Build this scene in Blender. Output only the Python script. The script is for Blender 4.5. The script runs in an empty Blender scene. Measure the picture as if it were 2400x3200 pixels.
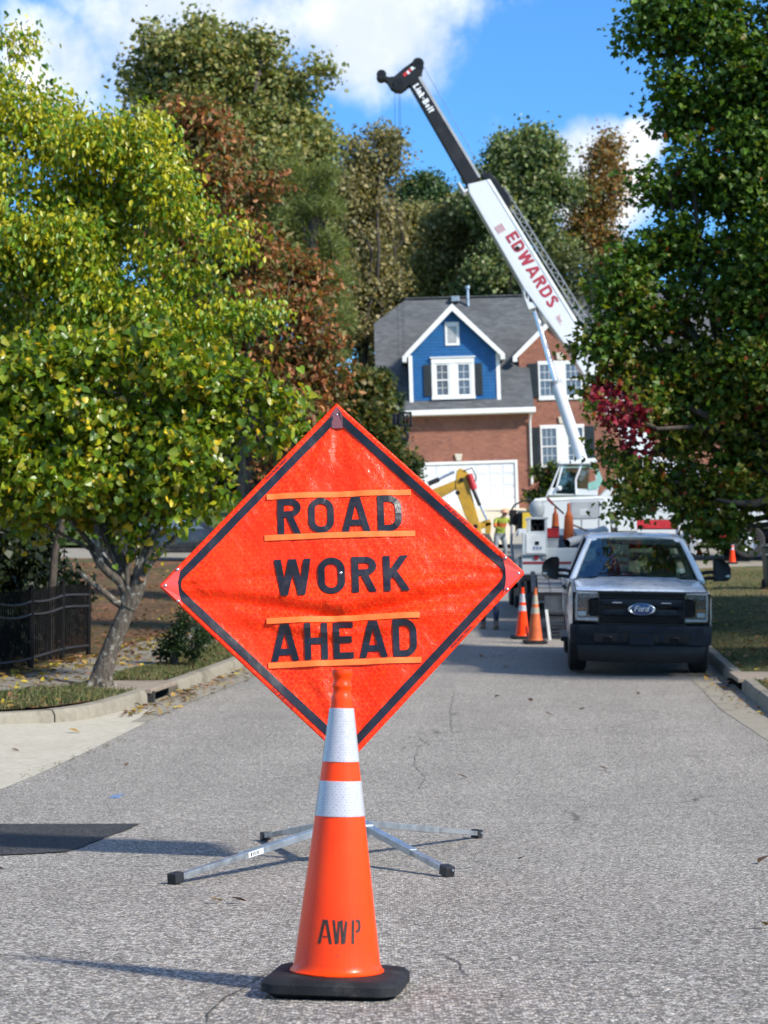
import bpy, bmesh, math, random
import numpy as np
from mathutils import Matrix, Vector, Euler

random.seed(7)
rng = np.random.default_rng(11)
R = math.radians
scene = bpy.context.scene
COL = scene.collection

# ------------------------------------------------------------------ camera
F = 6380.0                      # focal length in pixels of the 2400 px wide photograph
CAMZ = 0.85
PITCH = math.atan(350.0 / F)
cam_d = bpy.data.cameras.new("camera")
cam = bpy.data.objects.new("camera", cam_d)
COL.objects.link(cam)
cam.location = (0, 0, CAMZ)
cam.rotation_euler = (math.pi / 2 + PITCH, 0, 0)
cam_d.sensor_fit = 'HORIZONTAL'
cam_d.sensor_width = 36.0
cam_d.lens = F / 2400.0 * 36.0
cam_d.clip_start = 0.1
cam_d.clip_end = 3000
cam_d.dof.use_dof = True
cam_d.dof.focus_distance = 8.2
cam_d.dof.aperture_fstop = 9.5
scene.camera = cam
scene.render.resolution_x = 768
scene.render.resolution_y = 1024

# ------------------------------------------------------------------ light
SUN_EL = 37.0
SUN_AZ = 124.0                  # degrees clockwise from the viewing direction (+Y)
sun_dir = Vector((math.sin(R(SUN_AZ)) * math.cos(R(SUN_EL)), math.cos(R(SUN_AZ)) * math.cos(R(SUN_EL)), math.sin(R(SUN_EL))))
sun_d = bpy.data.lights.new("sun", 'SUN')
sun_d.energy = 3.4
sun_d.angle = R(4.0)
sun_d.color = (1.0, 0.935, 0.83)
sun = bpy.data.objects.new("sun", sun_d)
COL.objects.link(sun)
sun.location = (40, -20, 60)
sun.rotation_euler = sun_dir.to_track_quat('Z', 'Y').to_euler()

vs = scene.view_settings
vs.view_transform = 'Standard'
vs.look = 'None'
vs.exposure = 1.05
vs.gamma = 1.0
vs.use_curve_mapping = False
scene.render.engine = 'CYCLES'
scene.cycles.max_bounces = 8
scene.cycles.transparent_max_bounces = 12
scene.cycles.caustics_reflective = False
scene.cycles.caustics_refractive = False
try:
    scene.cycles.use_denoising = True
    scene.cycles.sample_clamp_indirect = 6.0
except Exception:
    pass


def pix_dir(px, py):
    """unit direction of a photo pixel (used to place clouds and to measure)"""
    r, u = (px - 1200) / F, (1600 - py) / F
    c, s = math.cos(PITCH), math.sin(PITCH)
    return Vector((r, c - u * s, s + u * c)).normalized()


def W(px, py, d):
    v = pix_dir(px, py)
    k = d / v.y
    return Vector((v.x * k, d, CAMZ + v.z * k))


# ------------------------------------------------------------------ node helpers
class N:
    """a tiny expression layer over shader math nodes"""
    def __init__(s, nt):
        s.nt = nt

    def node(s, t, **kw):
        n = s.nt.nodes.new(t)
        for k, v in kw.items():
            setattr(n, k, v)
        return n

    def put(s, sock, v):
        if hasattr(v, 'is_output'):
            s.nt.links.new(v, sock)
        else:
            sock.default_value = v

    def m(s, op, a, b=0.0, c=0.0, clamp=False):
        n = s.node('ShaderNodeMath', operation=op)
        n.use_clamp = clamp
        s.put(n.inputs[0], a)
        s.put(n.inputs[1], b)
        if op in ('MULTIPLY_ADD', 'COMPARE', 'SMOOTH_MIN', 'SMOOTH_MAX', 'WRAP'):
            s.put(n.inputs[2], c)
        return n.outputs[0]

    def vm(s, op, a, b=None):
        n = s.node('ShaderNodeVectorMath', operation=op)
        s.put(n.inputs[0], a)
        if b is not None:
            if op == 'SCALE':
                s.put(n.inputs['Scale'], b)
            else:
                s.put(n.inputs[1], b)
        return n.outputs['Value'] if op in ('DOT_PRODUCT', 'LENGTH', 'DISTANCE') else n.outputs[0]

    def mixc(s, f, a, b, blend='MIX'):
        n = s.node('ShaderNodeMix', data_type='RGBA', blend_type=blend)
        s.put(n.inputs[0], f)
        for i, v in ((6, a), (7, b)):
            if not hasattr(v, 'is_output') and len(v) == 3:
                v = (*v, 1)
            s.put(n.inputs[i], v)
        return n.outputs[2]

    def noise(s, vec, scale, detail=3.0, rough=0.55, dist=0.0, dims='3D'):
        n = s.node('ShaderNodeTexNoise')
        n.noise_dimensions = dims
        if vec is not None:
            s.put(n.inputs['Vector'], vec)
        n.inputs['Scale'].default_value = scale
        n.inputs['Detail'].default_value = detail
        n.inputs['Roughness'].default_value = rough
        n.inputs['Distortion'].default_value = dist
        return n.outputs['Fac']

    def vor(s, vec, scale, feature='F1', rnd=1.0, out='Distance'):
        n = s.node('ShaderNodeTexVoronoi', feature=feature)
        s.put(n.inputs['Vector'], vec)
        n.inputs['Scale'].default_value = scale
        n.inputs['Randomness'].default_value = rnd
        return n.outputs[out]

    def ramp(s, f, lo, hi, a=0.0, b=1.0, smooth=True):
        n = s.node('ShaderNodeMapRange')
        n.interpolation_type = 'SMOOTHSTEP' if smooth else 'LINEAR'
        s.put(n.inputs['Value'], f)
        for k, v in (('From Min', lo), ('From Max', hi), ('To Min', a), ('To Max', b)):
            s.put(n.inputs[k], v)
        return n.outputs[0]

    def sep(s, v):
        n = s.node('ShaderNodeSeparateXYZ')
        s.put(n.inputs[0], v)
        return n.outputs

    def comb(s, x, y, z):
        n = s.node('ShaderNodeCombineXYZ')
        for i, v in enumerate((x, y, z)):
            s.put(n.inputs[i], v)
        return n.outputs[0]

    def bump(s, h, strength=0.3, dist=0.01, normal=None):
        n = s.node('ShaderNodeBump')
        n.inputs['Strength'].default_value = strength
        n.inputs['Distance'].default_value = dist
        s.put(n.inputs['Height'], h)
        if normal is not None:
            s.put(n.inputs['Normal'], normal)
        return n.outputs[0]


MATS = {}


def new_mat(name):
    m = bpy.data.materials.new(name)
    m.use_nodes = True
    nt = m.node_tree
    b = nt.nodes['Principled BSDF']
    return m, N(nt), b


def mat(name, col, rough=0.5, metal=0.0, var=0.12, vscale=3.0, bump=0.0, bscale=60.0, bdist=0.004, coat=0.0, spec=0.5, dirt=None, dirt_scale=2.0, obj=True):
    """painted / plain surface with grain, wear and fine relief"""
    if name in MATS:
        return MATS[name]
    m, n, b = new_mat(name)
    tc = n.node('ShaderNodeTexCoord')
    vec = tc.outputs['Object']
    f = n.noise(vec, vscale, 4.0, 0.6)
    c1 = tuple(max(0, x * (1 - var)) for x in col)
    c2 = tuple(min(1, x * (1 + var)) for x in col)
    c = n.mixc(n.ramp(f, 0.3, 0.7), c1, c2)
    if dirt:
        g = n.noise(vec, dirt_scale, 6.0, 0.65)
        c = n.mixc(n.ramp(g, 0.52, 0.75, 0, dirt[3] if len(dirt) > 3 else 0.6), c, tuple(dirt[:3]))
    n.put(b.inputs['Base Color'], c)
    r = n.ramp(n.noise(vec, vscale * 2.3, 4.0), 0.3, 0.7, max(0.02, rough - 0.08), min(1, rough + 0.08))
    n.put(b.inputs['Roughness'], r)
    b.inputs['Metallic'].default_value = metal
    b.inputs['Coat Weight'].default_value = coat
    b.inputs['Coat Roughness'].default_value = 0.08
    b.inputs['Specular IOR Level'].default_value = spec
    if bump:
        n.put(b.inputs['Normal'], n.bump(n.noise(vec, bscale, 3.0), bump, bdist))
    MATS[name] = m
    return m


# ------------------------------------------------------------------ world: sky with clouds
world = bpy.data.worlds.new("World")
scene.world = world
world.use_nodes = True
wt = world.node_tree
wn = N(wt)
bg = wt.nodes['Background']
sky = wn.node('ShaderNodeTexSky')
sky.sky_type = 'NISHITA'
sky.sun_disc = False
sky.sun_elevation = R(SUN_EL)
sky.sun_rotation = R(SUN_AZ)
sky.altitude = 100
sky.air_density = 1.0
sky.dust_density = 0.25
sky.ozone_density = 2.2
gen = wn.node('ShaderNodeTexCoord').outputs['Generated']
dirn = wn.vm('NORMALIZE', gen)
dx, dy, dz = wn.sep(dirn)
warp = wn.noise(dirn, 9.0, 7.0, 0.62)
fine = wn.noise(dirn, 26.0, 6.0, 0.6)
dens = wn.m('ADD', wn.m('MULTIPLY', wn.m('SUBTRACT', warp, 0.5), 1.3), wn.m('MULTIPLY', wn.m('SUBTRACT', fine, 0.5), 0.55))
# fair-weather cumulus banks all round the sky: (direction, angular radius, weight)
banks = [(pix_dir(600, -300), 0.094, .8), (pix_dir(1150, 40), 0.046, .75), (pix_dir(150, 180), 0.03, 0.6), (pix_dir(1880, 545), 0.027, 0.8), (pix_dir(2000, 440), 0.013, 0.8),
         (pix_dir(-900, 200), 0.1, 0.9), (pix_dir(3600, 500), 0.12, 0.9), (pix_dir(2700, 1000), 0.05, 0.8)]
for k in range(26):
    a = k * 2.399 + 0.6
    e = R(8 + 50 * ((k * 0.618) % 1.0))
    if abs(((a + math.pi) % (2 * math.pi)) - math.pi) < 0.5:
        continue
    banks.append((Vector((math.sin(a) * math.cos(e), math.cos(a) * math.cos(e), math.sin(e))), 0.10 + 0.12 * ((k * 0.37) % 1.0), 0.9))
acc = None
for v, rad, wgt in banks:
    dot = wn.vm('DOT_PRODUCT', dirn, tuple(v))
    # 1-cos(angle) ~ angle^2/2 : falls from the centre to the rim
    f = wn.m('SUBTRACT', 1.0, wn.m('DIVIDE', wn.m('SUBTRACT', 1.0, dot), rad * rad * 0.5))
    f = wn.m('MAXIMUM', f, -1.0)
    f = wn.m('MULTIPLY', f, wgt)
    acc = f if acc is None else wn.m('MAXIMUM', acc, f)
cl = wn.ramp(wn.m('ADD', acc, wn.m('MULTIPLY', dens, 1.9)), -0.25, 0.62)
shade = wn.ramp(wn.noise(dirn, 14.0, 5.0, 0.55), 0.35, 0.68)
cloud_col = wn.mixc(shade, (2.7, 3.0, 3.4), (4.6, 4.6, 4.6))
wn.put(bg.inputs['Color'], wn.mixc(cl, wn.mixc(1.0, sky.outputs[0], (0.26, 0.515, 0.76), 'MULTIPLY'), cloud_col))
bg.inputs['Strength'].default_value = 0.15


# ------------------------------------------------------------------ mesh helpers
class MB:
    def __init__(s):
        s.v, s.f, s.m = [], [], []

    def add(s, vs_, fs, mi=0):
        o = len(s.v)
        s.v.extend(tuple(p) for p in vs_)
        s.f.extend(tuple(i + o for i in f) for f in fs)
        s.m.extend([mi] * len(fs))
        return s

    def box(s, c, size, M=None, mi=0, taper=1.0):
        hx, hy, hz = size[0] / 2, size[1] / 2, size[2] / 2
        p = []
        for z in (-hz, hz):
            t = 1.0 if z < 0 else taper
            p += [Vector((-hx * t, -hy * t, z)), Vector((hx * t, -hy * t, z)), Vector((hx * t, hy * t, z)), Vector((-hx * t, hy * t, z))]
        if M is not None:
            p = [M @ q for q in p]
        c = Vector(c)
        return s.add([q + c for q in p], [(0, 3, 2, 1), (4, 5, 6, 7), (0, 1, 5, 4), (1, 2, 6, 5), (2, 3, 7, 6), (3, 0, 4, 7)], mi)

    def rng(s, x0, x1, y0, y1, z0, z1, mi=0):
        return s.box(((x0 + x1) / 2, (y0 + y1) / 2, (z0 + z1) / 2), (abs(x1 - x0), abs(y1 - y0), abs(z1 - z0)), None, mi)

    def tube(s, pts, rad, n=10, mi=0, cap=True, ell=1.0):
        pts = [Vector(p) for p in pts]
        if not hasattr(rad, '__len__'):
            rad = [rad] * len(pts)
        o = len(s.v)
        prev = None
        for i, p in enumerate(pts):
            t = (pts[min(i + 1, len(pts) - 1)] - pts[max(i - 1, 0)])
            t = t.normalized() if t.length > 1e-9 else Vector((0, 0, 1))
            if prev is None:
                a = t.orthogonal().normalized()
            else:
                a = prev - t * prev.dot(t)
                a = a.normalized() if a.length > 1e-6 else t.orthogonal().normalized()
            prev = a
            b = t.cross(a)
            for k in range(n):
                q = 2 * math.pi * k / n
                s.v.append(tuple(p + (a * math.cos(q) + b * math.sin(q) * ell) * rad[i]))
        for i in range(len(pts) - 1):
            for k in range(n):
                k2 = (k + 1) % n
                s.f.append((o + i * n + k, o + i * n + k2, o + (i + 1) * n + k2, o + (i + 1) * n + k))
                s.m.append(mi)
        if cap:
            s.f.append(tuple(o + k for k in range(n))[::-1])
            s.m.append(mi)
            e = o + (len(pts) - 1) * n
            s.f.append(tuple(e + k for k in range(n)))
            s.m.append(mi)
        return s

    def beam(s, p0, p1, w, h, up=(0, 0, 1), mi=0, w2=None, h2=None):
        """square bar between two points"""
        p0, p1 = Vector(p0), Vector(p1)
        t = (p1 - p0).normalized()
        up = Vector(up)
        a = t.cross(up)
        a = a.normalized() if a.length > 1e-6 else t.orthogonal().normalized()
        b = a.cross(t)
        q = []
        for p, ww, hh in ((p0, w, h), (p1, w2 or w, h2 or h)):
            q += [p - a * ww / 2 - b * hh / 2, p + a * ww / 2 - b * hh / 2, p + a * ww / 2 + b * hh / 2, p - a * ww / 2 + b * hh / 2]
        return s.add(q, [(0, 3, 2, 1), (4, 5, 6, 7), (0, 1, 5, 4), (1, 2, 6, 5), (2, 3, 7, 6), (3, 0, 4, 7)], mi)

    def lathe(s, prof, n=32, c=(0, 0, 0), axis='z', mi=0, a0=0.0, a1=None):
        """prof: list of (r, h); full turn, or a partial turn a0..a1"""
        c = Vector(c)
        full = a1 is None
        cnt = n if full else n + 1
        o = len(s.v)
        for r, h in prof:
            for k in range(cnt):
                q = (2 * math.pi * k / n) if full else a0 + (a1 - a0) * k / n
                x, y = r * math.cos(q), r * math.sin(q)
                p = {'z': (x, y, h), 'x': (h, x, y), 'y': (x, h, y)}[axis]
                s.v.append((c.x + p[0], c.y + p[1], c.z + p[2]))
        for i in range(len(prof) - 1):
            for k in range(n):
                k2 = (k + 1) % cnt
                s.f.append((o + i * cnt + k, o + i * cnt + k2, o + (i + 1) * cnt + k2, o + (i + 1) * cnt + k))
                s.m.append(mi)
        return s

    def prism(s, poly, a, b, axis='y', mi=0):
        """extrude a 2D polygon: axis y -> poly is (x,z); x -> (y,z); z -> (x,y)"""
        k = len(poly)
        f = {'y': lambda p, t: (p[0], t, p[1]), 'x': lambda p, t: (t, p[0], p[1]), 'z': lambda p, t: (p[0], p[1], t)}[axis]
        vv = [f(p, a) for p in poly] + [f(p, b) for p in poly]
        fs = [tuple(range(k))[::-1], tuple(range(k, 2 * k))] + [(i, (i + 1) % k, k + (i + 1) % k, k + i) for i in range(k)]
        return s.add(vv, fs, mi)

    def slab(s, pts, off, mi=0):
        """polygon of 3D points extruded by a vector"""
        k = len(pts)
        off = Vector(off)
        vv = [Vector(p) for p in pts] + [Vector(p) + off for p in pts]
        return s.add(vv, [tuple(range(k))[::-1], tuple(range(k, 2 * k))] + [(i, (i + 1) % k, k + (i + 1) % k, k + i) for i in range(k)], mi)

    def loft(s, secs, closed=False, caps=False, mi=0):
        n = len(secs[0])
        o = len(s.v)
        for sec in secs:
            s.v.extend(tuple(p) for p in sec)
        for i in range(len(secs) - 1):
            for k in range(n if closed else n - 1):
                k2 = (k + 1) % n
                s.f.append((o + i * n + k, o + i * n + k2, o + (i + 1) * n + k2, o + (i + 1) * n + k))
                s.m.append(mi)
        if caps:
            s.f.append(tuple(o + k for k in range(n))[::-1])
            e = o + (len(secs) - 1) * n
            s.f.append(tuple(e + k for k in range(n)))
            s.m += [mi, mi]
        return s

    def build(s, name, mats, parent=None, smooth=None, bevel=0.0, segs=2, label=None, recalc=True, local=False, solid=0.0):
        """one mesh object; vertices are given in the parent's space unless local=False and the parent is unrotated: then world points are
        brought into it by subtracting its location"""
        me = bpy.data.meshes.new(name)
        off = Vector((0, 0, 0))
        if parent is not None and not local:
            q = parent
            while q is not None and '_o' not in q:
                q = q.parent
            if q is not None:
                off = Vector(q['_o'])
        me.from_pydata([(p[0] - off.x, p[1] - off.y, p[2] - off.z) for p in s.v], [], s.f)
        if not isinstance(mats, (list, tuple)):
            mats = [mats]
        for m_ in mats:
            me.materials.append(m_)
        if len(mats) > 1:
            me.polygons.foreach_set('material_index', s.m)
        bm = bmesh.new()
        bm.from_mesh(me)
        if recalc:
            bmesh.ops.recalc_face_normals(bm, faces=bm.faces)
        if bevel > 0:
            ed = [e for e in bm.edges if len(e.link_faces) == 2 and e.calc_face_angle(0) > R(30)]
            bmesh.ops.bevel(bm, geom=ed, offset=bevel, segments=segs, profile=0.6, affect='EDGES', clamp_overlap=True)
        if solid:
            bmesh.ops.solidify(bm, geom=bm.faces[:], thickness=solid)
        if smooth:
            for f in bm.faces:
                f.smooth = True
            for e in bm.edges:
                if len(e.link_faces) == 2:
                    e.smooth = e.calc_face_angle(0) < R(smooth)
        bm.to_mesh(me)
        bm.free()
        ob = bpy.data.objects.new(name, me)
        COL.objects.link(ob)
        if parent is not None:
            ob.parent = parent
        if label:
            ob['label'] = label
        return ob


def tag(o, label, cat=None, group=None, kind=None):
    o['label'] = label
    if cat:
        o['category'] = cat
    if group:
        o['group'] = group
    if kind:
        o['kind'] = kind
    return o


def thing(name, label, cat, loc, group=None, rot=(0, 0, 0), local=False):
    o = bpy.data.objects.new(name, None)
    COL.objects.link(o)
    o.location = loc
    o.rotation_euler = rot
    o.empty_display_size = 0.2
    if not local:
        o['_o'] = tuple(loc)
    tag(o, label, cat, group)
    return o


def structure(o, label=None):
    o['kind'] = 'structure'
    if label:
        o['label'] = label
    return o


def copy_tree(o, parent=None):
    c = o.copy()
    COL.objects.link(c)
    c.parent = parent
    for ch in list(o.children):
        copy_tree(ch, c)
    return c


def fast_mesh(name, verts, k, faces, mats, tint=None):
    """numpy mesh of faces that all have k corners"""
    me = bpy.data.meshes.new(name)
    nv, nf = len(verts), len(faces)
    me.vertices.add(nv)
    me.vertices.foreach_set('co', np.ascontiguousarray(verts, dtype=np.float32).ravel())
    me.loops.add(nf * k)
    me.loops.foreach_set('vertex_index', np.ascontiguousarray(faces, dtype=np.int32).ravel())
    me.polygons.add(nf)
    me.polygons.foreach_set('loop_start', np.arange(0, nf * k, k, dtype=np.int32))
    me.polygons.foreach_set('loop_total', np.full(nf, k, dtype=np.int32))
    if tint is not None:
        at = me.attributes.new('tint', 'FLOAT_COLOR', 'POINT')
        at.data.foreach_set('color', np.ascontiguousarray(tint, dtype=np.float32).ravel())
    me.update(calc_edges=True)
    me.validate()
    for m_ in (mats if isinstance(mats, (list, tuple)) else [mats]):
        me.materials.append(m_)
    return me


# ------------------------------------------------------------------ stroke lettering
def arc(cx, cy, rx, ry, a0, a1, n=10):
    return [(cx + rx * math.cos(R(a0 + (a1 - a0) * i / n)), cy + ry * math.sin(R(a0 + (a1 - a0) * i / n))) for i in range(n + 1)]


def glyph(ch, t):
    """(width, strokes) ; a stroke is (points, closed) of its centre line, cap height 1"""
    h = t / 2
    L = lambda *p: (list(p), False)
    if ch == 'R':
        return .62, [L((h, 0), (h, 1)), L((h, 1 - h), (.34, 1 - h), *arc(.34, .74, .28 - h, .26 - h, 90, -90), (h, .48 + h)), L((.32, .50), (.62 - h * 1.1, 0))]
    if ch == 'P':
        return .6, [L((h, 0), (h, 1)), L((h, 1 - h), (.32, 1 - h), *arc(.32, .72, .28 - h, .28 - h, 90, -90), (h, .44 + h))]
    if ch == 'B':
        return .62, [L((h, 0), (h, 1)), L((h, 1 - h), (.33, 1 - h), *arc(.33, .76, .25 - h, .24 - h, 90, -90), (h, .52 + h)), L((.3, .5), *arc(.34, .26, .28 - h, .26 - h, 85, -90), (h, h))]
    if ch == 'O':
        w = .68
        return w, [(arc(w / 2, 1 - w / 2, w / 2 - h, w / 2 - h, 0, 180, 14) + arc(w / 2, w / 2, w / 2 - h, w / 2 - h, 180, 360, 14), True)]
    if ch == 'D':
        return .64, [L((h, 0), (h, 1)), L((h, 1 - h), (.3, 1 - h), *arc(.3, .66, .34 - h, .34 - h, 90, 0, 8), *arc(.3, .34, .34 - h, .34 - h, 0, -90, 8), (h, h))]
    if ch == 'A':
        w = .76
        return w, [L((h * 1.05, 0), (w / 2 - h * .35, 1)), L((w - h * 1.05, 0), (w / 2 + h * .35, 1)), L((.2, .26), (w - .2, .26))]
    if ch == 'W':
        w = .92
        return w, [L((h, 1), (.24, 0)), L((.25, 0), (w / 2 - .01, 1)), L((w / 2 + .01, 1), (w - .25, 0)), L((w - .24, 0), (w - h, 1))]
    if ch == 'K':
        return .64, [L((h, 0), (h, 1)), L((h, .34), (.62 - h, 1)), L((.28, .52), (.64 - h, 0))]
    if ch == 'H':
        return .62, [L((h, 0), (h, 1)), L((.62 - h, 0), (.62 - h, 1)), L((h, .51), (.62 - h, .51))]
    if ch == 'E':
        return .54, [L((h, 0), (h, 1)), L((h, 1 - h), (.54, 1 - h)), L((h, .51), (.5, .51)), L((h, h), (.54, h))]
    if ch == 'F':
        return .52, [L((h, 0), (h, 1)), L((h, 1 - h), (.52, 1 - h)), L((h, .52), (.46, .52))]
    if ch == 'L':
        return .5, [L((h, 0), (h, 1)), L((h, h), (.5, h))]
    if ch == 'U':
        return .62, [L((h, 1), (h, .3), *arc(.31, .3, .31 - h, .3 - h, 180, 360), (.62 - h, 1))]
    if ch == 'T':
        return .56, [L((0, 1 - h), (.56, 1 - h)), L((.28, 0), (.28, 1 - h))]
    if ch == 'Y':
        return .66, [L((h, 1), (.33, .44)), L((.66 - h, 1), (.33, .44)), L((.33, 0), (.33, .46))]
    if ch == 'S':
        return .6, [(arc(.3, .745, .3 - h, .255 - h, 25, 270, 10) + arc(.3, .255, .3 - h, .255 - h + .0, 90, -155, 10)[1:], False)]
    if ch == 'I':
        return t, [L((h, 0), (h, 1))]
    if ch == 'i':
        return t, [L((h, 0), (h, .68)), L((h, .82), (h, 1))]
    if ch == 'l':
        return t, [L((h, 0), (h, 1))]
    if ch == 'n':
        return .48, [L((h, 0), (h, .7)), L((h, .4), *arc(.24, .44, .24 - h, .26 - h, 180, 0), (.48 - h, 0))]
    if ch == 'k':
        return .46, [L((h, 0), (h, 1)), L((h, .25), (.44 - h, .7)), L((.2, .4), (.46 - h, 0))]
    if ch == 'e':
        return .48, [L((h, .36), (.48 - h, .36), *arc(.24, .35, .24 - h, .35 - h, 0, 310))]
    if ch == 't':
        return .36, [L((.16, 1), (.16, .2), *arc(.3, .2, .14, .2 - h, 180, 270)), L((0, .66), (.36, .66))]
    if ch == 'o':
        return .5, [(arc(.25, .35, .25 - h, .35 - h, 0, 360, 16)[:-1], True)]
    if ch == 'r':
        return .32, [L((h, 0), (h, .7)), L((h, .4), *arc(.26, .42, .26 - h, .28 - h, 180, 80))]
    if ch == 'd':
        return .52, [(arc(.25, .35, .25 - h, .35 - h, 0, 360, 16)[:-1], True), L((.52 - h, 0), (.52 - h, 1))]
    if ch == 'c':
        return .46, [L(*arc(.24, .35, .24 - h, .35 - h, 45, 315))]
    if ch == '-':
        return .3, [L((0, .42), (.3, .42))]
    if ch == '.':
        return t, [L((h, 0), (h, t))]
    return .3, []


def ribbon(pts, closed, t):
    """list of quads ((x,y)*4) that cover a stroke; ends on the base or cap line are cut level"""
    h = t / 2
    P = [Vector(p) for p in pts]
    P = [p for i, p in enumerate(P) if i == 0 or (p - P[i - 1]).length > 1e-5]
    if closed and (P[0] - P[-1]).length < 1e-5:
        P.pop()
    n = len(P)
    lr = []
    for i in range(n):
        if closed:
            d0 = (P[i] - P[i - 1]).normalized()
            d1 = (P[(i + 1) % n] - P[i]).normalized()
        else:
            d0 = (P[i] - P[i - 1]).normalized() if i else (P[1] - P[0]).normalized()
            d1 = (P[i + 1] - P[i]).normalized() if i < n - 1 else d0
        n0, n1 = Vector((-d0.y, d0.x)), Vector((-d1.y, d1.x))
        mm = (n0 + n1)
        mm = mm.normalized() if mm.length > 1e-6 else n0
        k = h / max(0.45, mm.dot(n1))
        a, b = P[i] + mm * k, P[i] - mm * k
        if not closed and i in (0, n - 1):
            y = P[i].y
            if (abs(y) < 1e-6 or abs(y - 1) < 1e-6) and abs(d1.y) > 0.3:
                a = a + d1 * ((y - a.y) / d1.y)
                b = b + d1 * ((y - b.y) / d1.y)
        lr.append((a, b))
    q = []
    for i in range(n if closed else n - 1):
        a, b = lr[i], lr[(i + 1) % n]
        # subdivide long pieces so they can follow a curved surface
        ln = (P[(i + 1) % n] - P[i]).length
        k = max(1, int(ln / 0.13))
        for j in range(k):
            f0, f1 = j / k, (j + 1) / k
            q.append([tuple(a[0].lerp(b[0], f0)), tuple(a[0].lerp(b[0], f1)), tuple(a[1].lerp(b[1], f1)), tuple(a[1].lerp(b[1], f0))])
    return q


def text_quads(txt, height, t=0.17, gap=0.16, width=None, squeeze=1.0):
    """list per letter of (list of quads, stroke number) in metres, centred in x, baseline at 0"""
    x = 0.0
    out = []
    for ch in txt:
        w, st = glyph(ch, t)
        if ch == ' ':
            w = .3
        letter = []
        for k, (pts, closed) in enumerate(st):
            for q in ribbon(pts, closed, t):
                letter.append(([((x + p[0] * squeeze) * height, p[1] * height) for p in q], k))
        if letter:
            out.append((ch, letter))
        x += w * squeeze + gap
    tot = (x - gap) * height
    sc = (width / tot) if width else 1.0
    return [(ch, [([((p[0] - tot / 2) * sc, p[1]) for p in q], k) for q, k in let]) for ch, let in out]


def text_mesh(txt, height, fn, eps=0.0006, **kw):
    """one MB per letter; fn(x, y, lift) -> 3D point"""
    res = []
    for ch, let in text_quads(txt, height, **kw):
        b = MB()
        for q, k in let:
            b.add([fn(p[0], p[1], eps * (k + 1)) for p in q], [(0, 1, 2, 3)])
        res.append((ch, b))
    return res
# ------------------------------------------------------------------ terrain profile along the street (rises towards the house)
GY = np.array([-60, -20, 0, 5.72, 9.6, 11.5, 14, 17, 20, 24, 27.7, 31.7, 36.7, 40, 50, 60, 65, 72, 80, 92, 110, 150, 250, 400, 900], float)
GZ = np.array([0.5, 0.2, -.0, -.15, -.256, -.29, -.30, -.24, -.14, 0.0, 0.135, 0.33, 0.60, 0.76, 1.45, 2.35, 2.90, 3.65, 4.50, 5.92, 7.4, 9.5, 12, 14, 18], float)
_h = np.diff(GY)
_dl = np.diff(GZ) / _h
_mm = np.zeros(len(GY))
_mm[0], _mm[-1] = _dl[0], _dl[-1]
for _i in range(1, len(GY) - 1):
    if _dl[_i - 1] * _dl[_i] > 0:
        w1, w2 = 2 * _h[_i] + _h[_i - 1], _h[_i] + 2 * _h[_i - 1]
        _mm[_i] = (w1 + w2) / (w1 / _dl[_i - 1] + w2 / _dl[_i])


def g(y):
    y = np.clip(np.asarray(y, float), GY[0], GY[-1])
    i = np.clip(np.searchsorted(GY, y, side='right') - 1, 0, len(GY) - 2)
    h = GY[i + 1] - GY[i]
    t = (y - GY[i]) / h
    r = GZ[i] * (1 + 2 * t) * (1 - t) ** 2 + _mm[i] * h * t * (1 - t) ** 2 + GZ[i + 1] * t * t * (3 - 2 * t) + _mm[i + 1] * h * t * t * (t - 1)
    return r if r.ndim else float(r)


def gslope(y):
    return (g(y + .3) - g(y - .3)) / .6


def cx(y):
    """centre line of the street"""
    return .67 + (0.09 if y > 22 else 0.05) * (y - 22)


HALF = 3.41
PAVE = 2.95

# ------------------------------------------------------------------ leaf clouds
SHAPES = {
    'heart': [(.10, 0), (-.04, .26), (.22, .50), (.62, .36), (1, 0)],
    'oval': [(0, 0), (.14, .17), (.42, .28), (.76, .17), (1, 0)],
    'maple': [(0, 0), (.02, .30), (.46, .58), (.56, .24), (1, 0)],
    'clump': [(0, 0), (.10, .34), (.45, .52), (.80, .30), (1, 0)],
    'needle': [(0, 0), (.1, .035), (.4, .05), (.8, .04), (1, 0)],
}


def unit(v):
    return v / np.maximum(1e-9, np.linalg.norm(v, axis=-1, keepdims=True))


def leaf_frames(pos, out, size, droop, flat, rg):
    """orientation of each leaf: length direction L, width direction B, normal N"""
    n = len(pos)
    L = unit(rg.normal(size=(n, 3)) * .75 + out * .7 + np.array([0, 0, -1.0]) * droop)
    ref = unit(rg.normal(size=(n, 3)) * .8 + out * .5 + np.array([0, 0, 1.0]) * flat)
    B = unit(np.cross(ref, L))
    Nn = np.cross(L, B)
    s = size * rg.uniform(.45, 1.40, size=n)
    return L, B, Nn, s


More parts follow.
